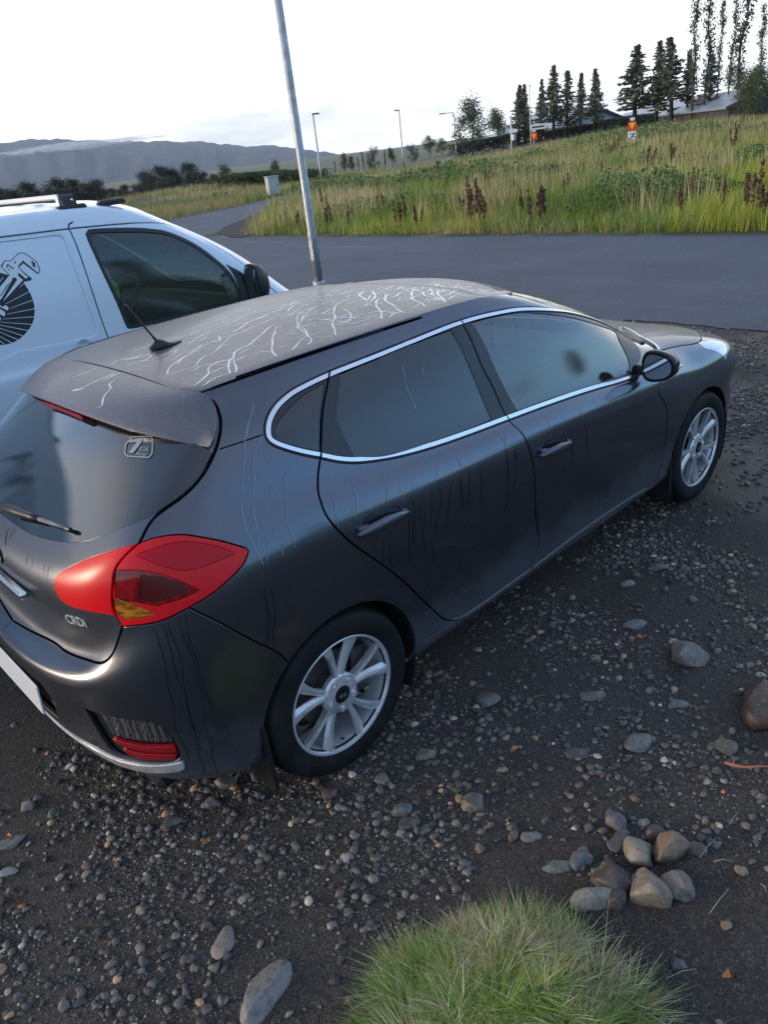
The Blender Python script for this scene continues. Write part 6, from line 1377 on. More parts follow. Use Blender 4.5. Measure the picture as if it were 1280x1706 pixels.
BIG = [
 (1147, 1084, 54, 52, (.13, .135, .135), 'grey egg-shaped stone standing alone on gravel right of the car', .95, .3, .25),
 (1058, 1037, 42, 24, (.12, .13, .15), 'pale blue-grey oval stone lying alone beside the dark car', .6, .1, .3),
 (811, 1157, 42, 40, (.09, .095, .10), 'grey squarish stone half sunk in gravel near the rear wheel', .5, .4, .45),
 (988, 1153, 44, 24, (.09, .095, .10), 'small flat grey stone between the squarish and egg-shaped stones', .5, 0, .4),
 (1064, 1235, 50, 30, (.11, .12, .115), 'grey oblong stone slanting on dark soil right of pebble patch', .6, .45, .3),
 (1209, 1245, 38, 28, (.085, .08, .065), 'olive-brown rounded stone on bare soil near the right edge', .7, -.3, .3),
 (1066, 1421, 46, 50, (.16, .15, .13), 'tan upright stone in the rock pile above the grass clump', .9, .6, .25),
 (1115, 1420, 56, 52, (.14, .11, .085), 'brown rounded stone at the right of the rock pile', .9, .2, .25),
 (1080, 1485, 56, 62, (.15, .135, .11), 'speckled tan stone low in the rock pile beside grass', .95, .5, .3),
 (1130, 1483, 50, 44, (.14, .125, .115), 'pinkish grey stone at the lower right of the rock pile', .9, .1, .3),
 (988, 1492, 80, 46, (.17, .17, .155), 'large pale flat stone touching the top of the grass clump', .6, 0, .3),
 (1027, 1366, 34, 40, (.085, .085, .09), 'dark grey upright stone at the top of the rock pile', .8, .9, .3),
 (1093, 1390, 42, 30, (.055, .05, .05), 'almost black stone behind the brown rounded stone', .7, 0, .3),
 (969, 1432, 38, 30, (.07, .085, .10), 'slate-blue stone left of the rock pile', .7, .2, .3),
 (930, 1438, 48, 26, (.085, .105, .09), 'greenish flat stone at the left end of the rock pile', .5, 0, .35),
 (1016, 1455, 62, 60, (.055, .045, .042), 'dark reddish-brown angular rock in the middle of the pile', .7, .6, .4),
 (1003, 1452, 26, 30, (.09, .09, .09), 'small grey stone wedged left of the reddish-brown rock', .7, .6, .4),
 (1030, 1400, 34, 44, (.06, .06, .062), 'dark slab stone between pile and gravel patch', .5, 1.0, .3),
 (1028, 1498, 30, 40, (.05, .045, .045), 'dark small rock squeezed right of the large pale flat stone', .8, 1.2, .3),
 (790, 1332, 44, 40, (.10, .092, .085), 'brownish grey stone alone below the rear wheel', .6, .5, .4),
 (886, 1391, 36, 20, (.12, .125, .12), 'smooth pale grey pebble above the grass clump', .6, 0, .3),
 (857, 1388, 18, 24, (.10, .07, .055), 'small brown pebble left of the smooth pale grey pebble', .7, 0, .3),
 (443, 1634, 60, 92, (.13, .135, .14), 'long pale grey slab of rock left of the grass clump', .45, .75, .45),
 (372, 1566, 34, 50, (.16, .14, .13), 'narrow pinkish stone above the long pale slab', .5, .9, .4),
 (679, 1368, 40, 22, (.045, .047, .05), 'black oval stone left of the car shadow gravel', .6, 0, .3),
 (672, 1346, 30, 24, (.075, .09, .09), 'teal-grey round stone touching the black oval stone', .7, .2, .3),
 (1270, 1165, 66, 86, (.060, .036, .028), 'large reddish-brown boulder cut by the right photo edge', 1.0, .4, .3),
 (1098, 942, 34, 20, (.075, .08, .082), 'dark rounded stone farther along the car side', .6, 0, .35),
 (1046, 971, 26, 18, (.12, .125, .13), 'small grey pebble-stone between car sill and dark stone', .6, 0, .3),
 (1131, 1170, 30, 18, (.10, .115, .12), 'bluish flat chip of stone below the egg-shaped stone', .4, 0, .3),
 (960, 1248, 42, 24, (.055, .06, .06), 'dark smooth stone left of the grey oblong stone', .5, -.2, .45),
 (991, 1094, 20, 14, (.10, .13, .11), 'small green oval pebble beside the car', .6, 0, .3),
 (14, 1404, 40, 20, (.12, .125, .12), 'grey flat stone at the left photo edge, upper of two', .5, .3, .3),
 (14, 1450, 28, 16, (.17, .19, .185), 'pale green-grey stone at the left photo edge, lower of two', .5, .2, .3),
 (1208, 1553, 18, 14, (.16, .12, .08), 'small tan stone on bare soil right of the grass clump', .6, 0, .3),
 (1233, 1460, 16, 20, (.16, .13, .09), 'pale tan pebble on the soil above the small tan stone', .7, .4, .2),
 (1126, 1610, 22, 24, (.045, .045, .047), 'black pebble half buried beside the right side of grass', .7, 0, .3),
 (1160, 1416, 34, 30, (.06, .055, .05), 'dusty dark stone nearly buried right of the brown rounded stone', .5, 0, .6),
 (285, 1368, 36, 24, (.065, .065, .07), 'dark flat stone under the rear bumper', .5, .3, .3),
 (350, 1335, 22, 18, (.12, .12, .12), 'small grey stone below the bumper corner', .7, .3, .3),
 (378, 1302, 40, 22, (.10, .092, .085), 'brownish stone touching the bottom of the rear bumper', .8, 0, .3),
 (45, 1342, 26, 20, (.15, .145, .13), 'pale angular stone at left of the bumper gravel', .7, .5, .3),
 (548, 1318, 34, 24, (.075, .045, .042), 'reddish stone by the front of the rear tyre contact patch', .6, .2, .3),
 (838, 1280, 20, 14, (.22, .19, .14), 'cream pebble below the car sill', .6, 0, .3),
 (708, 1252, 34, 26, (.12, .105, .09), 'brown-grey angular stone right of the rear wheel', .6, .5, .35),
 (638, 1293, 26, 26, (.085, .09, .095), 'blue-grey stone against the rear tyre', .7, .5, .35)]
for i, (px, py, w_, h_, col, lab, fl, rt, sk_) in enumerate(BIG): big_stone(px, py, w_, h_, col, lab, None, i, fl, rt, sk_)
# medium loose stones, sharing twelve shapes
mid_meshes = []
for i in range(14):
    v, f = stone_shape(3, 500+i); v = v*np.array([1, RNG.uniform(.6, .95), RNG.uniform(.4, .7)]); mid_meshes.append(tinted('stone', v, f, PAL[RNG.choice(len(PAL), p=PALW)]*1.15))
placed = []
spots = []
for _ in range(46): spots.append((RNG.normal(1000, 42), RNG.normal(1375, 55), RNG.uniform(9, 20)))      # pebble run above the pile
for _ in range(34): spots.append((RNG.uniform(560, 760), RNG.uniform(1290, 1420), RNG.uniform(8, 17)))
for _ in range(60): spots.append((RNG.uniform(0, 700), RNG.uniform(1330, 1700), RNG.uniform(8, 20)))
for _ in range(60): spots.append((RNG.uniform(700, 1270), RNG.uniform(900, 1330), RNG.uniform(7, 17)))
for _ in range(16): spots.append((RNG.uniform(330, 420), RNG.uniform(1290, 1350), RNG.uniform(9, 18)))
for _ in range(24): spots.append((RNG.uniform(1200, 1280), RNG.uniform(640, 860), RNG.uniform(7, 15)))
for px, py, wpx in spots:
    c_0 = bp(px, py, 2, 0.)
    if (c_0[0] > -.78 and c_0[0] < 3.5 and abs(c_0[1]) < .80): continue
    r = wpx/FPX*np.linalg.norm(c_0-CAMP)/2
    if any(math.hypot(c_0[0]-q[0], c_0[1]-q[1]) < (r+q[2])*.85 for q in placed): continue
    placed.append((c_0[0], c_0[1], r)); me = mid_meshes[RNG.integers(0, 14)]; o = link('loose_stone', me, None, STM)
    o.scale = (r, r, r); o.rotation_euler = (RNG.uniform(-.25, .25), RNG.uniform(-.25, .25), RNG.uniform(0, 6.28)); o.location = (c_0[0], c_0[1], float(H(c_0[0], c_0[1]))+r*.18); tag(o, 'small worn stone lying loose among the dark gravel', 'stone', 'small loose stones on the gravel ground')
# ================================================================== grass
def blades(P, h, lean, az_, wd, col, seg=3, curl=.6, rng=RNG):
    """P base points (n,3); ribbons bending over"""
    n_ = len(P); t = np.linspace(0, 1, seg+1); dx, dy = np.cos(az_), np.sin(az_); fx = az_+math.pi/2+rng.uniform(-.9, .9, n_); wx_, wy_ = np.cos(fx), np.sin(fx)
    out = np.sin(lean)[:, None]*t[None]+curl*(t[None]**2)*np.sin(lean)[:, None]; up_ = np.cos(lean*.8)[:, None]*t[None]-.35*curl*np.sin(lean)[:, None]*t[None]**2
    X = P[:, 0, None]+out*h[:, None]*dx[:, None]; Y = P[:, 1, None]+out*h[:, None]*dy[:, None]; Z = P[:, 2, None]+np.maximum(up_, -.02)*h[:, None]
    w_ = wd[:, None]*(1-t[None]**1.6*.92)/2
    L = np.stack([X-wx_[:, None]*w_, Y-wy_[:, None]*w_, Z], -1); R_ = np.stack([X+wx_[:, None]*w_, Y+wy_[:, None]*w_, Z], -1)
    Vv = np.stack([L, R_], 2).reshape(-1, 3); k = 2*(seg+1); b = (np.arange(n_)*k)[:, None, None]; q = np.array([[2*i, 2*i+1, 2*i+3, 2*i+2] for i in range(seg)])[None]
    cc_ = np.repeat(col[:, None], k, 1)*(.55+.45*np.repeat(t, 2))[None, :, None]*1.0
    cc_ = np.repeat(col[:, None], k, 1)
    return Vv, (q+b).reshape(-1, 4), cc_.reshape(-1, 3)
GM = mat('grass_blade', (.1, .2, .05), .5); n = NT(GM); at = n.new('ShaderNodeAttribute'); at.attribute_name = 'tint'; n.set('Base Color', at.outputs[0]); n.set('Roughness', .5); n.set('Specular IOR Level', .3)
t_ = GM.node_tree; tl = n.new('ShaderNodeBsdfTranslucent'); n.l(at.outputs[0], tl.inputs[0]); mx = n.new('ShaderNodeMixShader'); mx.inputs[0].default_value = .38; n.l(n.b.outputs[0], mx.inputs[1]); n.l(tl.outputs[0], mx.inputs[2]); n.l(mx.outputs[0], n.n['Material Output'].inputs['Surface'])
def join(L): 
    o = 0; Vv = []; F = []; Cc = []
    for v, f, c_1 in L: Vv.append(v); F.append(f+o); Cc.append(c_1); o += len(v)
    return np.concatenate(Vv), np.concatenate(F), np.concatenate(Cc)
# foreground clump
TC = np.array([-.385, -1.865]); ang_t = math.radians(0)
def clump():
    m = 34000; r = RNG.random(m)**.5; a = RNG.uniform(0, 2*math.pi, m); x = TC[0]+r*np.cos(a)*.335; y = TC[1]+r*np.sin(a)*.32
    edge = .42*(snoise(x, y, .12, 31)-.5)+.05*(snoise(x, y, .05, 33)-.5); k = r+edge*1.6 < .96; x, y, r, a = x[k], y[k], r[k], a[k]; m = len(x)
    bump_ = .055*snoise(x, y, .10, 34)+.03*snoise(x, y, .045, 35)
    z = H(x, y)+.085*np.clip(1-r**2.6, 0, 1)+bump_*(1-r*.7)-.02
    ta = snoise(x, y, .085, 37)*14.0+snoise(x, y, .03, 39)*5
    az_ = ta+RNG.normal(0, .5, m); az_ = np.where(r > .8, a+RNG.normal(0, .9, m), az_)
    lean = np.clip(.25+.9*snoise(x, y, .07, 40)+RNG.normal(0, .22, m)+.3*sm(.6, 1, r), .05, 1.5); h = RNG.uniform(.030, .082, m)*(.55+.9*snoise(x, y, .05, 48))*np.where(RNG.random(m) < .025, 1.5, 1)
    green = np.array([(.21, .36, .06), (.30, .45, .08), (.44, .54, .13), (.12, .22, .05)]); dry = np.array([(.70, .62, .38), (.56, .45, .24), (.38, .27, .15), (.80, .74, .54)])
    pd = np.clip(.16+.62*sm(.5, .75, snoise(x, y, .11, 38))+.25*(r > .85), 0, .92); isd = RNG.random(m) < pd
    col = np.where(isd[:, None], dry[RNG.integers(0, 4, m)], green[RNG.integers(0, 4, m)])*RNG.uniform(.7, 1.15, (m, 1))
    return blades(np.stack([x, y, z], 1), h, lean, az_, RNG.uniform(.0015, .0042, m), col, 4, .9)
v, f, c_1 = clump(); go = link('grass_clump', np_mesh('grass_clump', v, f, True, colors=c_1), None, GM)
tag(go, 'shaggy clump of green and straw grass in the foreground beside stones', 'grass clump')
# mound under it
SOIL = mat('clump_soil', (.030, .024, .017), .95); mv = []; mf = []
for i in range(15):
    for j in range(48):
        r = i/14; a = 2*math.pi*j/48; x = TC[0]+r*math.cos(a)*.32; y = TC[1]+r*math.sin(a)*.305; mv.append((x, y, float(H(x, y))+.075*max(0, 1-r**2.6)-.012+.03*float(snoise(x, y, .1, 34))*(1-r)))
for i in range(14):
    for j in range(48): mf.append((i*48+j, (i+1)*48+j, (i+1)*48+(j+1) % 48, i*48+(j+1) % 48))
link('soil_mound', np_mesh('soil_mound', mv, mf), go, SOIL)
# stray straws and the twig
STR = mat('straw', (.40, .33, .22), .6); TW = mat('twig_bark', (.40, .14, .07), .6)
SW = [((1165, 1440), (1193, 1408), 'pale straw slanting on soil right of the rock pile'), ((1188, 1448), (1218, 1449), 'short straw lying level near the right of the rock pile'), ((1182, 1535), (1215, 1494), 'thin straw standing slantwise on the dark soil'), ((1228, 1365), (1214, 1386), 'short straw high on the bare soil at right'), ((1110, 1640), (1160, 1625), 'bent dry stalk reaching out of the grass clump to the right'), ((1265, 1490), (1275, 1506), 'tiny straw at the right photo edge')]
for a, b, lab in SW:
    A_, B_ = bp(*a, 2, 0), bp(*b, 2, 0); mb = MB(); z0 = float(H(A_[0], A_[1]))+.006
    mb.tube([A_+[0, 0, z0], (A_+B_)/2+[.003, 0, z0+.008], B_+[0, 0, z0+.004]], [.0011, .001, .0006], 5); tag(mb.build('straw', STR, None, smooth=True), lab, 'straw')
pts = [bp(*q, 2, 0)+[0, 0, .03+float(H(*bp(*q, 2, 0)[:2]))] for q in ((1206, 1285), (1222, 1290), (1240, 1294), (1262, 1293), (1290, 1294))]; mb = MB(); mb.tube(pts, [.004, .0055, .0045, .0035, .0025], 7); mb.tube([pts[1], pts[1]+np.array([.02, .012, .01])], [.003, .001], 5); tag(mb.build('twig', TW, None, smooth=True), 'orange-brown twig on bare soil at the right photo edge', 'twig')
LEAFM = mat('dead_leaf', (.45, .17, .05), .6)
for i, (px, py, s_1, lab) in enumerate(((860, 1250, .014, 'curled orange dead leaf on gravel right of the rear wheel'), (625, 1265, .011, 'small orange leaf scrap by the rear tyre'), (345, 1408, .013, 'orange leaf scrap on gravel under the bumper'), (14, 1397, .012, 'orange leaf at the far left on gravel'), (810, 1383, .010, 'orange fleck of leaf left of the pale grey pebble'), (1210, 1640, .013, 'tan leaf lying on soil right of the grass clump'))):
    c_0 = bp(px, py, 2, 0); z0 = float(H(c_0[0], c_0[1])); mb = MB(); a0 = RNG.uniform(0, 6); vs = []
    for t in np.linspace(0, 2*math.pi, 12, endpoint=False):
        r = s_1*(1+.35*math.sin(3*t+i)); vs.append((c_0[0]+r*math.cos(t+a0), c_0[1]+.65*r*math.sin(t+a0), z0+.010+.5*s_1*math.cos(t)**2))
    vs.append((c_0[0], c_0[1], z0+.006)); mb.add(vs, [(k, (k+1) % 12, 12) for k in range(12)]); tag(mb.build('dead_leaf', LEAFM, None, smooth=True), lab, 'leaf')
# ---- roadside field
def in_field(x, y):
    d = np.hypot(x-CAMP[0], y-CAMP[1]); xb = 12.75+.25*snoise(x, y, 1.2, 41)
    apr = (y > PRy[0]-2.5) & (x < np.interp(y, np.concatenate([[PRy[0]-2.5], PRy, [34]]), np.concatenate([[12.6], PRx, [30]])))
    return (x > xb) & ~apr
def view_pts(m, d0, d1, a0=14, a1=62, pw=1.0):
    a = np.radians(RNG.uniform(a0, a1, m)); d = d0*np.exp(RNG.random(m)**pw*math.log(d1/d0)); return CAMP[0]+d*np.cos(a), CAMP[1]+d*np.sin(a), d
def field_grass():
    L = []
    x, y, d = view_pts(150000, 13, 78, pw=1.15); k = in_field(x, y); x, y, d = x[k], y[k], d[k]
    dens = snoise(x, y, 2.2, 42); m = len(x)
    tall = snoise(x, y, 1.6, 43); zone_y = sm(.45, .62, snoise(x, y, 4.5, 44)+.0*y)      # yellow-green bright tussocks
    edge_d = np.clip((x-12.7)/4, 0, 1)
    h = RNG.uniform(.40, .90, m)*(.55+.6*tall)*(.55+.45*edge_d)*(1-.35*sm(35, 70, d)); lean = np.abs(RNG.normal(.22, .2, m))+.35*(snoise(x, y, .8, 45) > .72)
    az_ = snoise(x, y, 1.1, 46)*9+RNG.normal(0, .8, m); wd = np.clip(.006+.00055*d, .008, .045)*RNG.uniform(.5, 1.2, m)
    G_ = np.array([(.17, .28, .035), (.24, .34, .045), (.11, .19, .03)]); Yl = np.array([(.46, .50, .04), (.38, .46, .05), (.55, .52, .09)]); D_ = np.array([(.58, .48, .26), (.46, .35, .18), (.34, .24, .13)])
    u = RNG.random(m); py = np.clip(.10+.65*zone_y*(1-sm(20, 30, d)*.6), 0, 1); pdry = np.clip(.15+.45*sm(.5, .7, snoise(x, y, 3.2, 47))+.35*sm(30, 48, d), 0, .85)
    col = np.where((u < pdry)[:, None], D_[RNG.integers(0, 3, m)], np.where((u < pdry+(1-pdry)*py)[:, None], Yl[RNG.integers(0, 3, m)], G_[RNG.integers(0, 3, m)]))*RNG.uniform(.65, 1.15, (m, 1))
    P = np.stack([x, y, H(x, y)-.02], 1); L.append(blades(P, h, lean, az_, wd, col, 3, .5))
    return join(L)
def straw_layer():
    x, y, d = view_pts(34000, 13, 62, pw=1.05); k = in_field(x, y) & (snoise(x, y, 2.6, 47)+.45*snoise(x, y, .7, 49) > .86); x, y, d = x[k], y[k], d[k]; m = len(x)
    D_ = np.array([(.66, .54, .30), (.56, .42, .22), (.70, .62, .34), (.42, .30, .17)]); P = np.stack([x, y, H(x, y)], 1)
    return blades(P, RNG.uniform(.55, 1.05, m)*(1-.3*sm(30, 60, d)), np.abs(RNG.normal(.12, .12, m)), RNG.uniform(0, 6.28, m), np.clip(.005+.0005*d, .006, .03)*RNG.uniform(.6, 1.1, m), D_[RNG.integers(0, 4, m)]*RNG.uniform(.7, 1.1, (m, 1)), 3, .5)
_fg = field_grass; field_grass = lambda: join([_fg(), straw_layer()])
v, f, c_1 = field_grass(); fo = link('field_grass', np_mesh('field_grass', v, f, True, colors=c_1), None, GM); tag(fo, 'tall green and straw-coloured grass along the far side of the road', kind='stuff')
def leaf_cloud(P, size, col, rng=RNG, up=.3):
    n_ = len(P); nrm = rng.normal(size=(n_, 3)); nrm[:, 2] += up; nrm /= np.linalg.norm(nrm, axis=1, keepdims=True); t = np.cross(nrm, rng.normal(size=(n_, 3))); t /= np.linalg.norm(t, axis=1, keepdims=True); b = np.cross(nrm, t)
    s_ = size[:, None]; q = np.stack([P-t*s_, P-b*s_*.42+nrm*s_*.1, P+t*s_, P+b*s_*.42+nrm*s_*.1], 1).reshape(-1, 3); return q, np.arange(n_*4).reshape(-1, 4), np.repeat(col, 4, 0)
# leafy ground cover: knee-high weeds in drifts
def weeds():
    x, y, d = view_pts(150000, 14, 60, pw=1.0); z1 = snoise(x, y, 3.6, 51)+.35*snoise(x, y, 1.1, 52); k = in_field(x, y) & (x > 13.6) & (z1 > .80); x, y, d, z1 = x[k], y[k], d[k], z1[k]; m = len(x)
    top = (.35+.55*sm(.80, 1.15, z1))*(.75+.5*snoise(x, y, .5, 53)); t = RNG.random(m)**.6; P = np.stack([x, y, H(x, y)+top*t], 1)
    G_ = np.array([(.08, .15, .04), (.11, .20, .055), (.06, .11, .035), (.15, .25, .07)]); col = G_[RNG.integers(0, 4, m)]*RNG.uniform(.6, 1.2, (m, 1)); return leaf_cloud(P, np.clip(.018+.0018*d, .03, .10)*RNG.uniform(.6, 1.3, m), col)
v, f, c_1 = weeds(); tag(link('leafy_weeds', np_mesh('leafy_weeds', v, f, False, colors=c_1), None, GM), 'dark green leafy weeds growing in drifts through the roadside grass', kind='stuff')
# short turf rim and the grass left of the side road / beyond
def left_grass():
    x, y, d = view_pts(60000, 26, 110, 50, 76, .9); Lx = np.interp(y, [18, 22, 27, 30.6, 32.4, 34.4, 39, 60], [-6, 3.5, 11.2, 16.2, 19, 22.6, 30, 60]); Rx = np.interp(y, np.concatenate([PRy, [34]]), np.concatenate([PRx, [30]]))
    k = ((x < Lx-.3) | (x > Rx+.2)) & (y > 22) & (np.hypot(x-34, y-53) > 7.5); x, y, d = x[k], y[k], d[k]; m = len(x); h = RNG.uniform(.25, .6, m)
    cols = np.array([(.15, .22, .05), (.24, .27, .08), (.46, .38, .19), (.38, .30, .14)]); q = (snoise(x, y, 6, 61) > .5); col = cols[np.where(q, RNG.integers(0, 2, m), RNG.integers(1, 4, m))]*RNG.uniform(.6, 1.1, (m, 1))
    return blades(np.stack([x, y, H(x, y)-.02], 1), h, np.abs(RNG.normal(.25, .2, m)), RNG.uniform(0, 6.28, m), np.clip(.0008*d, .02, .08)*RNG.uniform(.5, 1.2, m), col, 2, .4)
v, f, c_1 = left_grass(); tag(link('verge_grass', np_mesh('verge_grass', v, f, True, colors=c_1), None, GM), 'rough green and yellow grass around the side road at left', kind='stuff')
# dock plants: brown seed spikes
DOCKM = mat('dock_seed', (.12, .058, .036), .85)
def dock_mesh(seed):
    r = np.random.default_rng(seed); mb = MB(); n_s = r.integers(1, 4); Vq = []; 
    for s_ in range(n_s):
        hgt = r.uniform(.75, 1.15)*(1 if s_ == 0 else .8); bx, by = r.normal(0, .05, 2); lx, ly = r.normal(0, .06, 2)
        mb.tube([(bx, by, 0), (bx+lx*.4, by+ly*.4, hgt*.5), (bx+lx, by+ly, hgt)], [.008, .006, .003], 5)
        for k in range(95):
            t = .38+.62*r.random()**.8; rad = .042*math.sin(math.pi*min(1, max(.05, (t-.34)/.70)))**.7*(.3+.7*r.random()); a = r.uniform(0, 6.28); c_2 = np.array([bx+lx*t+rad*math.cos(a), by+ly*t+rad*math.sin(a), hgt*t]); s = r.uniform(.012, .024); d1 = r.normal(size=3)*s; d2 = r.normal(size=3)*s; d2[2] += s
            mb.add([c_2-d1, c_2-d2*.6, c_2+d1, c_2+d2], [(0, 1, 2, 3)])
    o = mb.build('dock_plant', DOCKM, None); me = o.data; bpy.data.objects.remove(o); return me
DM = [dock_mesh(i) for i in range(9)]
dspots = []
for px, py, s_ in ((665, 385, 1.1), (680, 372, 1), (692, 384, 1), (730, 352, .9), (768, 358, 1.), (782, 366, 1.1), (795, 358, 1), (775, 385, 1.1), (790, 388, 1), (812, 322, 1), (880, 372, 1), (890, 385, 1.1), (905, 345, 1), (921, 305, 1), (870, 352, .9), (1001, 300, 1), (1020, 270, 1), (1026, 268, 1), (1035, 280, .9), (1080, 300, 1), (1085, 280, 1.1), (1118, 285, 1.2), (1100, 262, 1), (1060, 260, .9), (1225, 255, 1.1), (1228, 240, 1), (1222, 262, 1), (1240, 355, 1.1), (1262, 360, 1.2), (1270, 372, 1.1), (1278, 350, 1), (1245, 370, .9), (1150, 340, .9), (1135, 362, .8), (1205, 350, .9), (545, 360, 1), (548, 385, 1), (585, 375, .8), (600, 340, .7), (615, 345, .7), (500, 372, .8), (520, 350, .7), (640, 350, .8), (650, 330, .7), (706, 315, .7), (720, 310, .7), (745, 320, .8), (590, 310, .6), (862, 270, .6), (930, 262, .6), (960, 255, .6), (985, 250, .6), (1003, 247, .6), (840, 300, .7), (857, 330, .8), (945, 330, .8), (970, 340, .8), (1040, 330, .9), (1052, 345, .9), (1180, 300, .9), (1195, 282, .8), (1160, 268, .8), (1140, 258, .8), (540, 340, .7), (555, 322, .6), (475, 360, .7), (465, 352, .6) ):
    dspots.append((px, py, s_))
for i, (px, py, s_) in enumerate(dspots):
    q = bp(px, py+6, 2, .1)
    if q[0] < 13.1: q = bp(px, 388, 2, 0); q[0] = 13.2+.3*random.random(); 
    me = DM[i % 9]; o = link('dock_plant', me, None, DOCKM); o.location = (q[0], q[1], float(H(q[0], q[1]))); sc_ = s_*random.uniform(.72, 1.0); o.scale = (sc_, sc_, sc_*(1.0)); o.rotation_euler = (0, 0, random.random()*6); tag(o, 'rust-brown dried dock plant standing in the roadside grass', 'dock plant', 'brown dock plants in the roadside grass')
# ================================================================== trees
BARK = mat('bark', (.045, .038, .032), .9); LEAF = GM.copy(); LEAF.name = 'foliage'
def arr_mb(mb, name, mt, parent): return mb.build(name, mt, parent)
def conifer(h, seed, dens=1., bare=.28, wide=.17):
    r = np.random.default_rng(seed); tr = MB(); lean = r.normal(0, .012, 2); tr.tube([(0, 0, 0), (lean[0]*h*.5, lean[1]*h*.5, h*.5), (lean[0]*h, lean[1]*h, h)], [h*.016, h*.011, h*.002], 7)
    P = []; S = []; C_l = []
    lv = int(26*dens); 
    for i in range(lv):
        t = bare+(1-bare)*(i/lv)**.95; rad = h*wide*(1-t)**.95*(1 if t > bare+.06 else .75)*r.uniform(.7, 1.2)+.004*h
        for b in range(r.integers(5, 9)):
            a = r.uniform(0, 6.28); L = rad*r.uniform(.55, 1.15); up_ = .18*(t-.3)-.05; k = max(6, int(L*15)); tr.tube([(lean[0]*h*t, lean[1]*h*t, h*t), (lean[0]*h*t+math.cos(a)*L*.9, lean[1]*h*t+math.sin(a)*L*.9, h*t+up_*L)], [h*.0022, h*.0008], 4, False)
            for j in range(k):
                u = .18+.82*(j+r.random())/k; w_ = (.16*L*(1-u*.6)+.05); P.append((lean[0]*h*t+math.cos(a)*L*u+r.normal(0, w_*.6), lean[1]*h*t+math.sin(a)*L*u+r.normal(0, w_*.5), h*t+up_*L*u+L*.10*u*u+r.normal(0, .05*h/9)-.04)); S.append(r.uniform(.13, .27)*h/9)
                cc_ = np.array([(.13, .17, .12), (.17, .205, .135), (.21, .215, .145), (.22, .20, .145)])[r.integers(0, 4)]*r.uniform(.6, 1.2); C_l.append(cc_)
    v, f, c_1 = leaf_cloud(np.array(P), np.array(S), np.array(C_l), r, .5)
    t_o = tr.build('trunk', BARK, None, smooth=True); me1 = t_o.data; bpy.data.objects.remove(t_o); return me1, np_mesh('crown', v, f, False, colors=c_1)
def poplar(h, seed):
    r = np.random.default_rng(seed); tr = MB(); pts = [np.array([r.normal(0, .02*h*t), r.normal(0, .02*h*t), h*t]) for t in np.linspace(0, 1, 7)]; pts[0] *= 0; tr.tube(pts, np.linspace(h*.011, h*.002, 7), 6)
    P = []; S = []; C_l = []
    for i in range(int(75)):
        t = .22+.78*r.random(); c0 = np.array([np.interp(t, np.linspace(0, 1, 7), [p[k] for p in pts]) for k in range(3)]); a = r.uniform(0, 6.28); L = h*.075*math.sin(math.pi*min(1, .15+.85*t))**.6*r.uniform(.4, 1.1); e = c0+np.array([math.cos(a)*L*.5, math.sin(a)*L*.5, L*1.1]); tr.tube([c0, e], [h*.0016, h*.0007], 4, False)
        for j in range(13): q = c0+(e-c0)*r.uniform(.25, 1.1)+r.normal(0, .016*h, 3); P.append(q); S.append(r.uniform(.10, .20)*h/12); C_l.append(np.array([(.14, .165, .10), (.17, .20, .11), (.11, .135, .085)])[r.integers(0, 3)]*r.uniform(.7, 1.2))
    v, f, c_1 = leaf_cloud(np.array(P), np.array(S), np.array(C_l), r, .2); t_o = tr.build('trunk', BARK, None, smooth=True); me1 = t_o.data; bpy.data.objects.remove(t_o); return me1, np_mesh('crown', v, f, False, colors=c_1)
def broad(h, seed, wide=.42, low=.25, tone=((.08, .10, .05), (.10, .13, .06), (.13, .15, .075)), n_=3000, sz=.17):
    r = np.random.default_rng(seed); tr = MB(); tr.tube([(0, 0, 0), (r.normal(0, .03)*h, 0, h*.4), (r.normal(0, .04)*h, r.normal(0, .04)*h, h*.8)], [h*.022, h*.015, h*.005], 7)
    cs = []
    for i in range(15):
        t = low+(1-low)*r.random(); a = r.uniform(0, 6.28); R_ = h*wide*math.sin(math.pi*min(.98, .15+.8*(t-low)/(1-low)))**.7*r.uniform(.2, 1.); c0 = np.array([math.cos(a)*R_, math.sin(a)*R_, h*t]); cs.append(c0); tr.tube([(0, 0, h*max(.1, t-.25)), c0], [h*.006, h*.002], 4, False)
    cs = np.array(cs); I = r.integers(0, len(cs), n_); P = cs[I]+r.normal(0, .085*h, (n_, 3)); k = P[:, 2] > h*low*.4; P = P[k]; C_l = np.array(tone)[r.integers(0, 3, len(P))]*r.uniform(.6, 1.2, (len(P), 1)); v, f, c_1 = leaf_cloud(P, r.uniform(.5, 1., len(P))*sz*h/5, C_l, r, .3); t_o = tr.build('trunk', BARK, None, smooth=True); me1 = t_o.data; bpy.data.objects.remove(t_o); return me1, np_mesh('crown', v, f, False, colors=c_1)
def place_tree(name, meshes, px, py, dist, h, ref_h, label, group, zoff=-.05, cat_='tree', wmul=1.):
    q = bpd(px, py, dist); z = float(H(q[0], q[1]))+zoff; t = empty(name, (q[0], q[1], z), random.random()*6.28, label, cat_, group); s_ = h/ref_h
    t.scale = (s_*wmul, s_*wmul, s_)
    a = link('trunk', meshes[0], t, BARK); b = link('crown', meshes[1], t, LEAF); return t
def top_h(px_b, py_top, dist):
    """height over terrain of a thing whose top is seen at row py_top"""
    q = bpd(px_b, py_top, dist); return q[2]-float(H(q[0], q[1]))
CM = [conifer(9, s_, 1., b_, w_) for s_, b_, w_ in ((1, .26, .22), (2, .20, .19), (3, .30, .21), (4, .16, .19), (5, .28, .17))]
PM = [poplar(13, s_) for s_ in (11, 12, 13)]; BM_ = [broad(5, 21), broad(5, 22), broad(5, 23, .5, .12)]
gC = 'tall dark conifers on the slope at right'
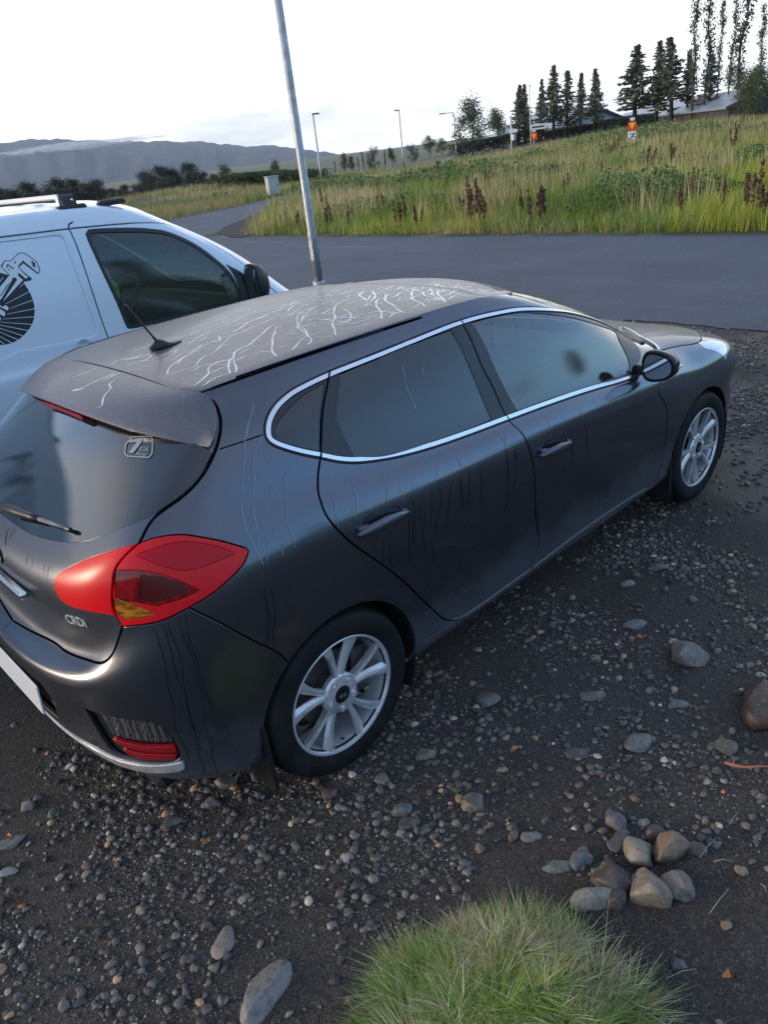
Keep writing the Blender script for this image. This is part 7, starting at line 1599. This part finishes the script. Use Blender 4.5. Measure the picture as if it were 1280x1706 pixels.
CON = [(1062, 72, 84, 0, 'dark conifer right of the yield sign, first of the slope group', 1.25), (1100, 65, 84, 1, 'dense narrow conifer second from the left on the slope', 1.), (1128, 58, 83, 2, 'dark conifer third from the left on the slope', 1.15), (1152, 82, 85, 4, 'thin sparse conifer fourth on the slope, left of the tall poplars', .9), (1188, 88, 82, 3, 'short green conifer standing between the tall poplars', 1.1),
 (862, 140, 98, 2, 'sparse conifer at the left end of the trees before the house', .9), (874, 138, 98, 1, 'conifer just right of the leftmost one before the house', .9), (901, 130, 97, 4, 'slender conifer in front of the long white house', .8), (922, 106, 96, 0, 'tallest conifer in front of the house', .9), (945, 115, 96, 3, 'dense dark conifer beside the tallest one at the house', 1.1), (968, 120, 95, 4, 'slim conifer in front of the house gable', .9), (992, 112, 95, 1, 'conifer at the right corner of the house gable', 1.)]
for px, pt, D, k, lab, wm in CON:
    hh_ = top_h(px, pt, D); place_tree('conifer_tree', CM[k], px, pt, D, hh_, 9, lab, None, wmul=wm*1.7)
POP = [(1168, -30, 'tall poplar, leftmost of the poplars at top right'), (1190, -45, 'tall poplar second from left at top right'), (1209, -20, 'very thin bare-stemmed poplar third from left'), (1229, -25, 'crooked thin poplar fourth from left'), (1250, -60, 'full-crowned poplar fifth from left'), (1277, 8, 'poplar cut by the right photo edge')]
for i, (px, pt, lab) in enumerate(POP):
    D = 80; place_tree('poplar_tree', PM[i % 3], px, pt, D, top_h(px, pt, D), 13, lab, None, wmul=(1., 1.05, .7, .75, 1.35, 1.)[i])
BRD = [(784, 172, 92, 0, 'leafy tree on the rise left of the house'), (830, 185, 100, 1, 'broad tree behind the left end of the house roof'), (1230, 120, 84, 2, 'dense tree behind the long roof at far right'), (1262, 118, 78, 0, 'bushy tree at the right photo edge under the poplars'), (1246, 128, 70, 1, 'full bush hiding the right end of the long metal roof'), (1283, 112, 68, 2, 'large bush at the right photo edge in front of the long roof'), (715, 228, 118, 1, 'round tree at the left of the pair beyond the upper road'), (735, 232, 116, 0, 'round tree at the right of the pair beyond the upper road'), (684, 242, 110, 2, 'small tree right of the second street lamp'),
 (455, 270, 88, 1, 'lone bushy tree on the horizon left of the grey pole'), (371, 277, 92, 0, 'solitary round tree right of the dark spruce row')]
for px, pt, D, k, lab in BRD: place_tree('broadleaf_tree', BM_[k], px, pt, D, top_h(px, pt, D), 5, lab, None, cat_='tree')
SHR = [(585, 262), (603, 252), (622, 247), (640, 250), (652, 248), (596, 262), (571, 258), (557, 268)]
for i, (px, pt) in enumerate(SHR): place_tree('young_tree', PM[i % 3] if i % 2 else BM_[i % 3], px, pt, 95, top_h(px, pt, 95), 13 if i % 2 else 5, 'young tree in the row along the horizon between the street lamps', 'young trees along the horizon between the lamps', wmul=1.6 if i % 2 else .8)
SPM = [broad(5, 31, .30, .05, ((.05, .065, .05), (.06, .075, .055), (.08, .09, .06)), 2600, .19), broad(5, 32, .26, .05, ((.045, .06, .045), (.055, .07, .05), (.07, .08, .055)), 2600, .19)]
rr = random.Random(5)
for i in range(34):
    px = -20+i*12.2+rr.uniform(-4, 4); top = np.interp(px, [0, 60, 100, 130, 200, 250, 330, 345, 400], [312, 314, 302, 298, 312, 284, 280, 300, 305])+rr.uniform(-6, 9); D = 84+rr.uniform(-6, 10)
    place_tree('spruce_tree', SPM[i % 2], px, top, D, max(1.2, top_h(px, top, D)), 5, 'dark young spruce in the row at the foot of the mountain', 'dark spruces at the foot of the mountain', wmul=1.5)
# trees across the lot on the right, seen mirrored in the windows
for i, (x, y, h_, lab) in enumerate(((26, -20, 4.5, 'bushy tree mirrored in the front door window of the dark car'), (44, -24, 5.5, 'distant tree mirrored low in the front door window'), (13, -24, 4.5, 'tree mirrored in the rear door window corner'))):
    t = empty('broadleaf_tree', (x, y, float(H(x, y))), i, lab, 'tree'); t.scale = (h_/5,)*3; link('trunk', BM_[i][0], t, BARK); link('crown', BM_[i][1], t, LEAF)
# hedges on the slope
def hedge(pts, label, hgt=1.6, n_=5200, wd=1.3, sz=.16, tone=((.040, .052, .034), (.055, .068, .042), (.075, .082, .05))):
    P = []; pts = [bpd(*q) for q in pts]; r = RNG
    seg = np.array([np.linalg.norm(b-a) for a, b in zip(pts[:-1], pts[1:])]); cum = np.concatenate([[0], np.cumsum(seg)])
    t = r.random(n_)*cum[-1]; X = np.interp(t, cum, [p[0] for p in pts])+r.uniform(-wd, wd, n_)*.5; Y = np.interp(t, cum, [p[1] for p in pts])+r.uniform(-wd, wd, n_)*.5
    hh_ = hgt*(.75+.5*snoise(t, t*0, 2.5, 71)); Z = H(X, Y)+hh_*r.random(n_)**.6; P = np.stack([X, Y, Z], 1); v, f, c_1 = leaf_cloud(P, r.uniform(.6, 1.2, n_)*sz, np.array(tone)[r.integers(0, 3, n_)]*r.uniform(.7, 1.2, (n_, 1)), r, .3)
    o = link('hedge', np_mesh('hedge', v, f, False, colors=c_1), None, LEAF); return tag(o, label, 'hedge')
hedge([(755, 255, 96), (800, 240, 96), (845, 235, 97), (880, 232, 98), (905, 230, 100)], 'dark hedge rising toward the house from the lamp', 1.7)
hedge([(1003, 222, 95), (1040, 215, 94), (1080, 208, 92), (1120, 200, 90)], 'dark hedge between the gabled house and the long roof', 1.2, 4200)
hedge([(1120, 200, 88), (1180, 190, 86), (1240, 185, 84), (1300, 180, 82)], 'dark scrub below the long roof at far right', 1.5, 6000)
hedge([(905, 232, 99), (950, 228, 98), (1003, 222, 96)], 'low dark bushes along the foot of the house wall', 1.0, 2500)
hedge([(380, 310, 70), (430, 300, 70), (480, 297, 68), (520, 298, 66)], 'green bushes behind the grey cabinet', 1.1, 5000, 3., .16, ((.05, .08, .03), (.07, .10, .035), (.04, .06, .025)))
# ================================================================== houses
WALLW = mat('white_render', (.62, .64, .66), .8); ROOFM = mat('metal_roof', (.36, .42, .48), .42, .3); n = NT(ROOFM); c = n.coord('Object'); n.set('Base Color', n.mix(n.noise(c, 1.2, 4), (.20, .25, .30), (.30, .36, .43))); n.set('Normal', n.bump(n.math('SINE', n.math('MULTIPLY', n.sep(c)[0], 24.)), .5, .03))
DARKW = mat('dark_wood', (.05, .045, .042), .7); WINM = mat('house_window', (.05, .06, .07), .15)
def house(loc, rz, L, W_, hw, hr, label, wins, dark=False, oh=.5):
    t = empty('house', (loc[0], loc[1], loc[2]), rz, label, 'house'); wall = MB(); wall.prism([(-W_/2, 0), (W_/2, 0), (W_/2, hw), (0, hr-.05), (-W_/2, hw)], -L/2, L/2, 0); wo = wall.build('wall', DARKW if dark else WALLW, t)
    rf = MB(); k = (hr-hw)/(W_/2)
    for sg in (-1, 1): rf.prism([(0, hr), (sg*(W_/2+oh), hw-k*oh), (sg*(W_/2+oh), hw-k*oh+.16), (0, hr+.18)], -L/2-oh, L/2+oh, 0)
    ro = rf.build('roof', ROOFM, t)
    for x in (-L/2-oh-.03, L/2+oh+.03):
        bb = MB()
        for sg in (-1, 1): bb.prism([(0, hr-.08), (sg*(W_/2+oh), hw-k*oh-.08), (sg*(W_/2+oh), hw-k*oh+.17), (0, hr+.19)], x-.03, x+.03, 0)
        bb.build('barge_board', DARKW, ro)
    for (x, z, w_, h_) in wins:
        for sg in (-1, 1):
            m = MB(); m.box((x, sg*(W_/2+.02), z), (w_, .05, h_)); fr = m.build('window', mat('window_frame', (.5, .5, .5), .6) if 'window_frame' not in bpy.data.materials else bpy.data.materials['window_frame'], t); m = MB(); m.box((x, sg*(W_/2+.05), z), (w_-.16, .03, h_-.16)); m.build('pane', WINM, fr)
    return t
def house_between(pl, pr, W_, hr, eave, label, wins, dark=False, back=0.):
    L = bpd(*pl); R_ = bpd(*pr); d = (R_-L)[:2]; ln_ = np.linalg.norm(d); zr = (L[2]+R_[2])/2; m = (L+R_)/2; z0 = zr-hr
    return house((m[0], m[1], z0), math.atan2(d[1], d[0]), ln_, W_, eave, hr, label, wins, dark, .35)
house_between((880, 203, 118), (994, 173, 99), 7.0, 3.7, 2.2, 'long white house with pale metal roof and gable behind the conifers', [(-9, 1.3, 1.2, .9), (-5, 1.3, 1.6, .9), (0, 1.3, 1.2, .9), (5, 1.3, 1.6, .9), (9, 1.3, 1.2, .9)])
house_between((842, 216, 122), (880, 211, 116), 6.0, 3.0, 2.1, 'low annex with dark roof edge left of the long white house', [(-1, 1., 1.2, .8), (1.5, 1., 1.2, .8)])
house_between((1046, 192, 112), (1072, 184, 104), 4.6, 2.4, 1.5, 'small white gable shed behind the yield sign and first slope conifer', [(0, .9, .8, .6)])
house_between((1082, 186, 106), (1290, 130, 74), 6.5, 3.5, 2.4, 'long dark house with pale blue metal roof below the poplars', [(-14, 1.5, 1.4, .9), (-9, 1.5, 1.4, .9), (-3, 1.5, 1.4, .9), (3, 1.5, 1.4, .9)], dark=True)
# ================================================================== poles, lamps, signs
GALV = mat('galvanised_steel', (.34, .36, .38), .42, .55); n = NT(GALV); c = n.coord('Object'); n.set('Base Color', n.mix(n.ramp(n.noise(c, 11, 5, .7), [(.35, 0), (.7, 1)]), (.26, .275, .29), (.44, .46, .48))); n.set('Roughness', n.ramp(n.noise(c, 4, 4), [(.3, .35), (.7, .6)]))
P0 = (7.0, 7.76); t = empty('light_pole', (P0[0], P0[1], 0), 0, 'thick galvanised pole rising behind the dark car roof', 'pole')
mb = MB(); mb.tube([(0, 0, 0), (0, 0, .85), (.0, 0, .9), (-.01, .03, 7.2)], [.075, .075, .068, .050], 28); mb.build('shaft', GALV, t, smooth=True)
mb = MB(); mb.tube([(0, 0, .0), (0, 0, .10)], [.11, .10], 24); mb.build('base_collar', GALV, t, smooth=True); mb = MB(); mb.box((-.075, -.02, .6), (.012, .09, .32), bev=.003); mb.build('hatch', GALV, t)
mb = MB(); mb.tube([(-.01, .03, 7.2), (-.5, .03, 7.4)], .03, 10); mb.box((-.75, .03, 7.42), (.55, .24, .10), bev=.03); mb.build('lamp_head', GALV, t)
def lamp(px, pyb, pyt, D, label, arm=(1, 0), alen=.9):
    b = bpd(px, pyb, D); z0 = float(H(b[0], b[1])); tp = bpd(px, pyt, D); h = tp[2]-z0; t = empty('street_lamp', (b[0], b[1], z0), 0, label, 'street lamp'); mb = MB(); mb.tube([(0, 0, 0), (0, 0, 1), (0, 0, h)], [.09, .075, .045], 10); mb.build('shaft', GALV, t, smooth=True)
    r = CR[:2]/np.linalg.norm(CR[:2])*arm[0]; mb = MB(); mb.tube([(0, 0, h), (r[0]*alen*.3, r[1]*alen*.3, h+.07), (r[0]*alen, r[1]*alen, h+.08)], [.04, .035, .03], 8); mb.build('arm', GALV, t)
    R_ = rotz(math.atan2(r[1], r[0])); mb = MB(); mb.box((r[0]*(alen+.2), r[1]*(alen+.2), h+.07), (.55, .22, .11), R_, .03); mb.build('lamp_head', mat('lamp_housing', (.16, .165, .17), .5) if 'lamp_housing' not in bpy.data.materials else bpy.data.materials['lamp_housing'], t)
lamp(538, 316, 190, 62, 'street lamp nearest the grey pole, at left', (.4, 0), .3); lamp(673, 276, 184, 82, 'middle street lamp beside the upper road', (-.4, 0), .3); lamp(760, 245, 188, 92, 'street lamp with a long arm pointing left by the hedge', (-1, 0), 1.1)
lamp(883, 250, 145, 78, 'tall thin lamp pole in front of the house, behind the sign')if False else None
def post(px, pyb, pyt, D, r, label, name='flag_pole', cat_='pole'):
    b = bpd(px, pyb, D); z0 = float(H(b[0], b[1])); h = bpd(px, pyt, D)[2]-z0; t = empty(name, (b[0], b[1], z0), 0, label, cat_); mb = MB(); mb.tube([(0, 0, 0), (0, 0, h)], [r, r*.75], 10); mb.build('shaft', mat('white_pole', (.60, .62, .64), .4) if 'white_pole' not in bpy.data.materials else bpy.data.materials['white_pole'], t, smooth=True); mb = MB(); mb.tube([(0, 0, h), (0, 0, h+.12)], [r*1.5, r*.9], 10); mb.build('cap', GALV, t); return t, h
t, h = post(853.5, 268, 196, 60, .055, 'white pole with a small grey box, left of the yellow sign'); mb = MB(); mb.box((.16*CR[0], .16*CR[1], h*.52), (.3, .3, .42), bev=.03); mb.build('junction_box', GALV, t)
post(885.5, 264, 143, 66, .045, 'tall thin white pole in front of the conifers')
def face_cam(b): return math.atan2(CAMP[1]-b[1], CAMP[0]-b[0])
YEL = mat('sign_yellow', (.85, .42, .01), .5); SRED = mat('sign_red', (.62, .035, .01), .5); SWH = mat('sign_white', (.62, .64, .66), .5); SBL = mat('sign_black', (.02, .02, .022), .5)
def sign(px, py_post, py_c, D, label, w_=.62, under=None, over=None):
    b = bpd(px, py_post, D); z0 = float(H(b[0], b[1])); c0 = bpd(px, py_c, D); h = c0[2]-z0; t = empty('road_sign', (b[0], b[1], z0), face_cam(b), label, 'road sign')
    mb = MB(); mb.tube([(0, 0, 0), (0, 0, h+w_*.8)], .035, 10); mb.build('post', GALV, t, smooth=True)
    mb = MB(); s_ = w_/2; mb.prism([(-s_, h-s_*1.05), (s_, h-s_*1.05), (s_, h+s_*.95), (-s_, h+s_*.95)], .04, .055, 0); pl = mb.build('backing_plate', SRED, t)
    mb = MB(); mb.prism([(-s_*.80, h+s_*.72), (0, h-s_*.80), (s_*.80, h+s_*.72)], .058, .064, 0); mb.build('warning_triangle', YEL, pl)
    mb = MB(); mb.box((.05, 0, h+s_+.12), (.03, .26, .16), bev=.01); mb.build('top_plate', SWH, t)
    if under:
        mb = MB(); hh_ = h-s_-.34; mb.prism([(-s_, hh_-.30), (s_, hh_-.30), (s_, hh_+.30), (-s_, hh_+.30)], .04, .055, 0); up_ = mb.build('white_plate', SWH, t)
        mb = MB()
        for pts in ([(-.2, -.2), (-.05, -.02), (.16, .22)], [(-.12, .16), (.12, .16), (.02, .02), (.2, .0)], [(-.2, -.04), (-.02, -.16), (.12, -.2)]): mb.tube([(.058, a, hh_+b_) for a, b_ in pts], .022, 5)
        mb.build('symbol', SBL, up_)
    if over:
        mb = MB(); mb.box((.06, .30, h+s_+.34), (.03, 1.1, .34), bev=.01); o_ = mb.build('name_plate', SWH, t); mb = MB(); mb.box((.078, .30, h+s_+.34), (.006, .85, .10)); mb.build('name_line', SBL, o_)
sign(1052.5, 258, 210, 50, 'yellow triangle sign with white symbol plate standing on the grassy rise', .46, True)
sign(891, 266, 227, 60, 'yellow triangle sign under a white name plate near the thin pole', .46, None, True)
# cabinet
q = bpd(457, 329, 52); t = empty('utility_cabinet', (q[0], q[1], float(H(q[0], q[1]))), face_cam(q)+.5, 'pale grey utility cabinet beside the side road', 'cabinet'); CAB = mat('cabinet_grey', (.42, .43, .43), .6)
mb = MB(); mb.box((0, 0, .62), (.45, .75, 1.05), bev=.02); mb.build('housing', CAB, t); mb = MB(); mb.box((.235, 0, .64), (.02, .66, .95), bev=.006); d_ = mb.build('door', CAB, t); mb = MB(); mb.box((.252, .25, .68), (.02, .04, .12)); mb.build('handle', BLACK, d_); mb = MB(); mb.box((0, 0, .06), (.5, .8, .12)); mb.build('plinth', DKG, t); mb = MB(); mb.box((0, 0, 1.17), (.52, .82, .06), bev=.015); mb.build('lid', CAB, t)
# low wall / dark edge of the upper road
# ================================================================== mountain
def mountain():
    prof = [(-900, 262), (-600, 250), (-300, 240), (-60, 238), (0, 238), (60, 231), (130, 233), (200, 236), (250, 235), (350, 236.5), (370, 240), (400, 243), (440, 243), (458, 242), (500, 248), (545, 253), (575, 262), (600, 274), (640, 290), (700, 300)]
    D = 2600; top = []; 
    xs = np.linspace(-880, 690, 260); ys_ = np.interp(xs, [p[0] for p in prof], [p[1] for p in prof])+1.1*np.sin(xs*.11)+.7*np.sin(xs*.31+1)+.4*np.sin(xs*.77)
    vs = []; m = 26
    for x, y in zip(xs, ys_):
        q = bpd(x, y, D); dirn = np.array([q[0]-CAMP[0], q[1]-CAMP[1]]); dirn /= np.linalg.norm(dirn)
        for j in range(m):
            t = j/(m-1); z = q[2]*(1-t)**.85-3*t; z += (1-t)*t*26*(snoise(x*1.1, t*60, 9, 81)-.5)+(1-t)*t*60*(snoise(x*1.1+t*30, t*40, 33, 82)-.5); dd = D-t*1150+60*t*(snoise(x, t*50, 20, 83)-.5)
            vs.append((CAMP[0]+dirn[0]*dd, CAMP[1]+dirn[1]*dd, z))
        q2 = D+500; vs.append((CAMP[0]+dirn[0]*q2, CAMP[1]+dirn[1]*q2, -5)); 
    k = m+1; fs = []
    for i in range(len(xs)-1):
        for j in range(m-1): fs.append((i*k+j, i*k+j+1, (i+1)*k+j+1, (i+1)*k+j))
        fs.append((i*k, (i+1)*k, (i+1)*k+m, i*k+m))
    return np_mesh('mountain', vs, fs, True)
MTN = mat('mountain_rock', (.10, .12, .14), .95); n = NT(MTN); c = n.coord('Object'); s = n.sep(c)
st_ = n.noise(n.comb(n.math('MULTIPLY', s[0], .004), n.math('MULTIPLY', s[1], .004), n.math('MULTIPLY', s[2], .05)), 1., 6, .6)
n.set('Base Color', n.mix(n.ramp(st_, [(.35, 0), (.65, 1)]), (.030, .042, .058), (.062, .072, .086))); n.set('Normal', n.bump(st_, 1., 12.))
tag(link('mountain', mountain(), None, MTN), kind='structure')
# thin mist trailing along the mountain top
ms = bpd(125, 243, 2050); me = MB(); me.lathe([(1 if False else .001, -1), (.6, -.8), (1, 0), (.6, .8), (.001, 1)], 24, (0, 0, 0), 'x'); mo = me.build('mist', None, None, smooth=True)
rdir = CR[:2]/np.linalg.norm(CR[:2]); mo.location = (ms[0], ms[1], ms[2]); mo.rotation_euler = (0, 0, math.atan2(rdir[1], rdir[0])); mo.scale = (240, 60, 11)
MI = bpy.data.materials.new('mist'); MI.use_nodes = True; t = MI.node_tree; t.nodes.remove(t.nodes['Principled BSDF']); n = WT(t); pv = n.new('ShaderNodeVolumePrincipled'); pv.inputs['Color'].default_value = (1, 1, 1, 1)
c = n.coord('Object', (5, 1.5, 2.2)); nz = n.noise(c, 1.3, 5, .65); g = n.new('ShaderNodeTexCoord'); gg = n.sep(g.outputs['Object']); rad = n.math('SUBTRACT', 1., n.math('ADD', n.math('MULTIPLY', gg[0], gg[0]), n.math('MULTIPLY', gg[2], gg[2])), clamp=True)
n.val(pv, 'Density', n.math('MULTIPLY', n.math('MULTIPLY', n.ramp(nz, [(.45, 0), (.72, 1)]), rad), .09)); n.l(pv.outputs[0], t.nodes['Material Output'].inputs['Volume']); mo.data.materials.clear(); mo.data.materials.append(MI)
tag(mo, 'thin white mist trailing along the mountain top', kind='stuff')
SC.cycles.volume_step_rate = 1.; SC.cycles.volume_max_steps = 64
HAZE = True
if HAZE:
    mb = MB(); mb.box((1200, 1200, 118), (6400, 6400, 250)); hz = mb.build('haze', None, None); hm = bpy.data.materials.new('haze'); hm.use_nodes = True; t = hm.node_tree; t.nodes.remove(t.nodes['Principled BSDF']); pv = t.nodes.new('ShaderNodeVolumePrincipled'); pv.inputs['Color'].default_value = (.70, .82, 1., 1); pv.inputs['Density'].default_value = .00015; pv.inputs['Anisotropy'].default_value = .2; t.links.new(pv.outputs[0], t.nodes['Material Output'].inputs['Volume']); hz.data.materials.append(hm); tag(hz, 'faint blue haze in the air between the car and the mountain', kind='stuff')
SC.cycles.max_bounces = 7; SC.cycles.transparent_max_bounces = 8; SC.cycles.diffuse_bounces = 3; SC.cycles.glossy_bounces = 4; SC.cycles.use_denoising = True
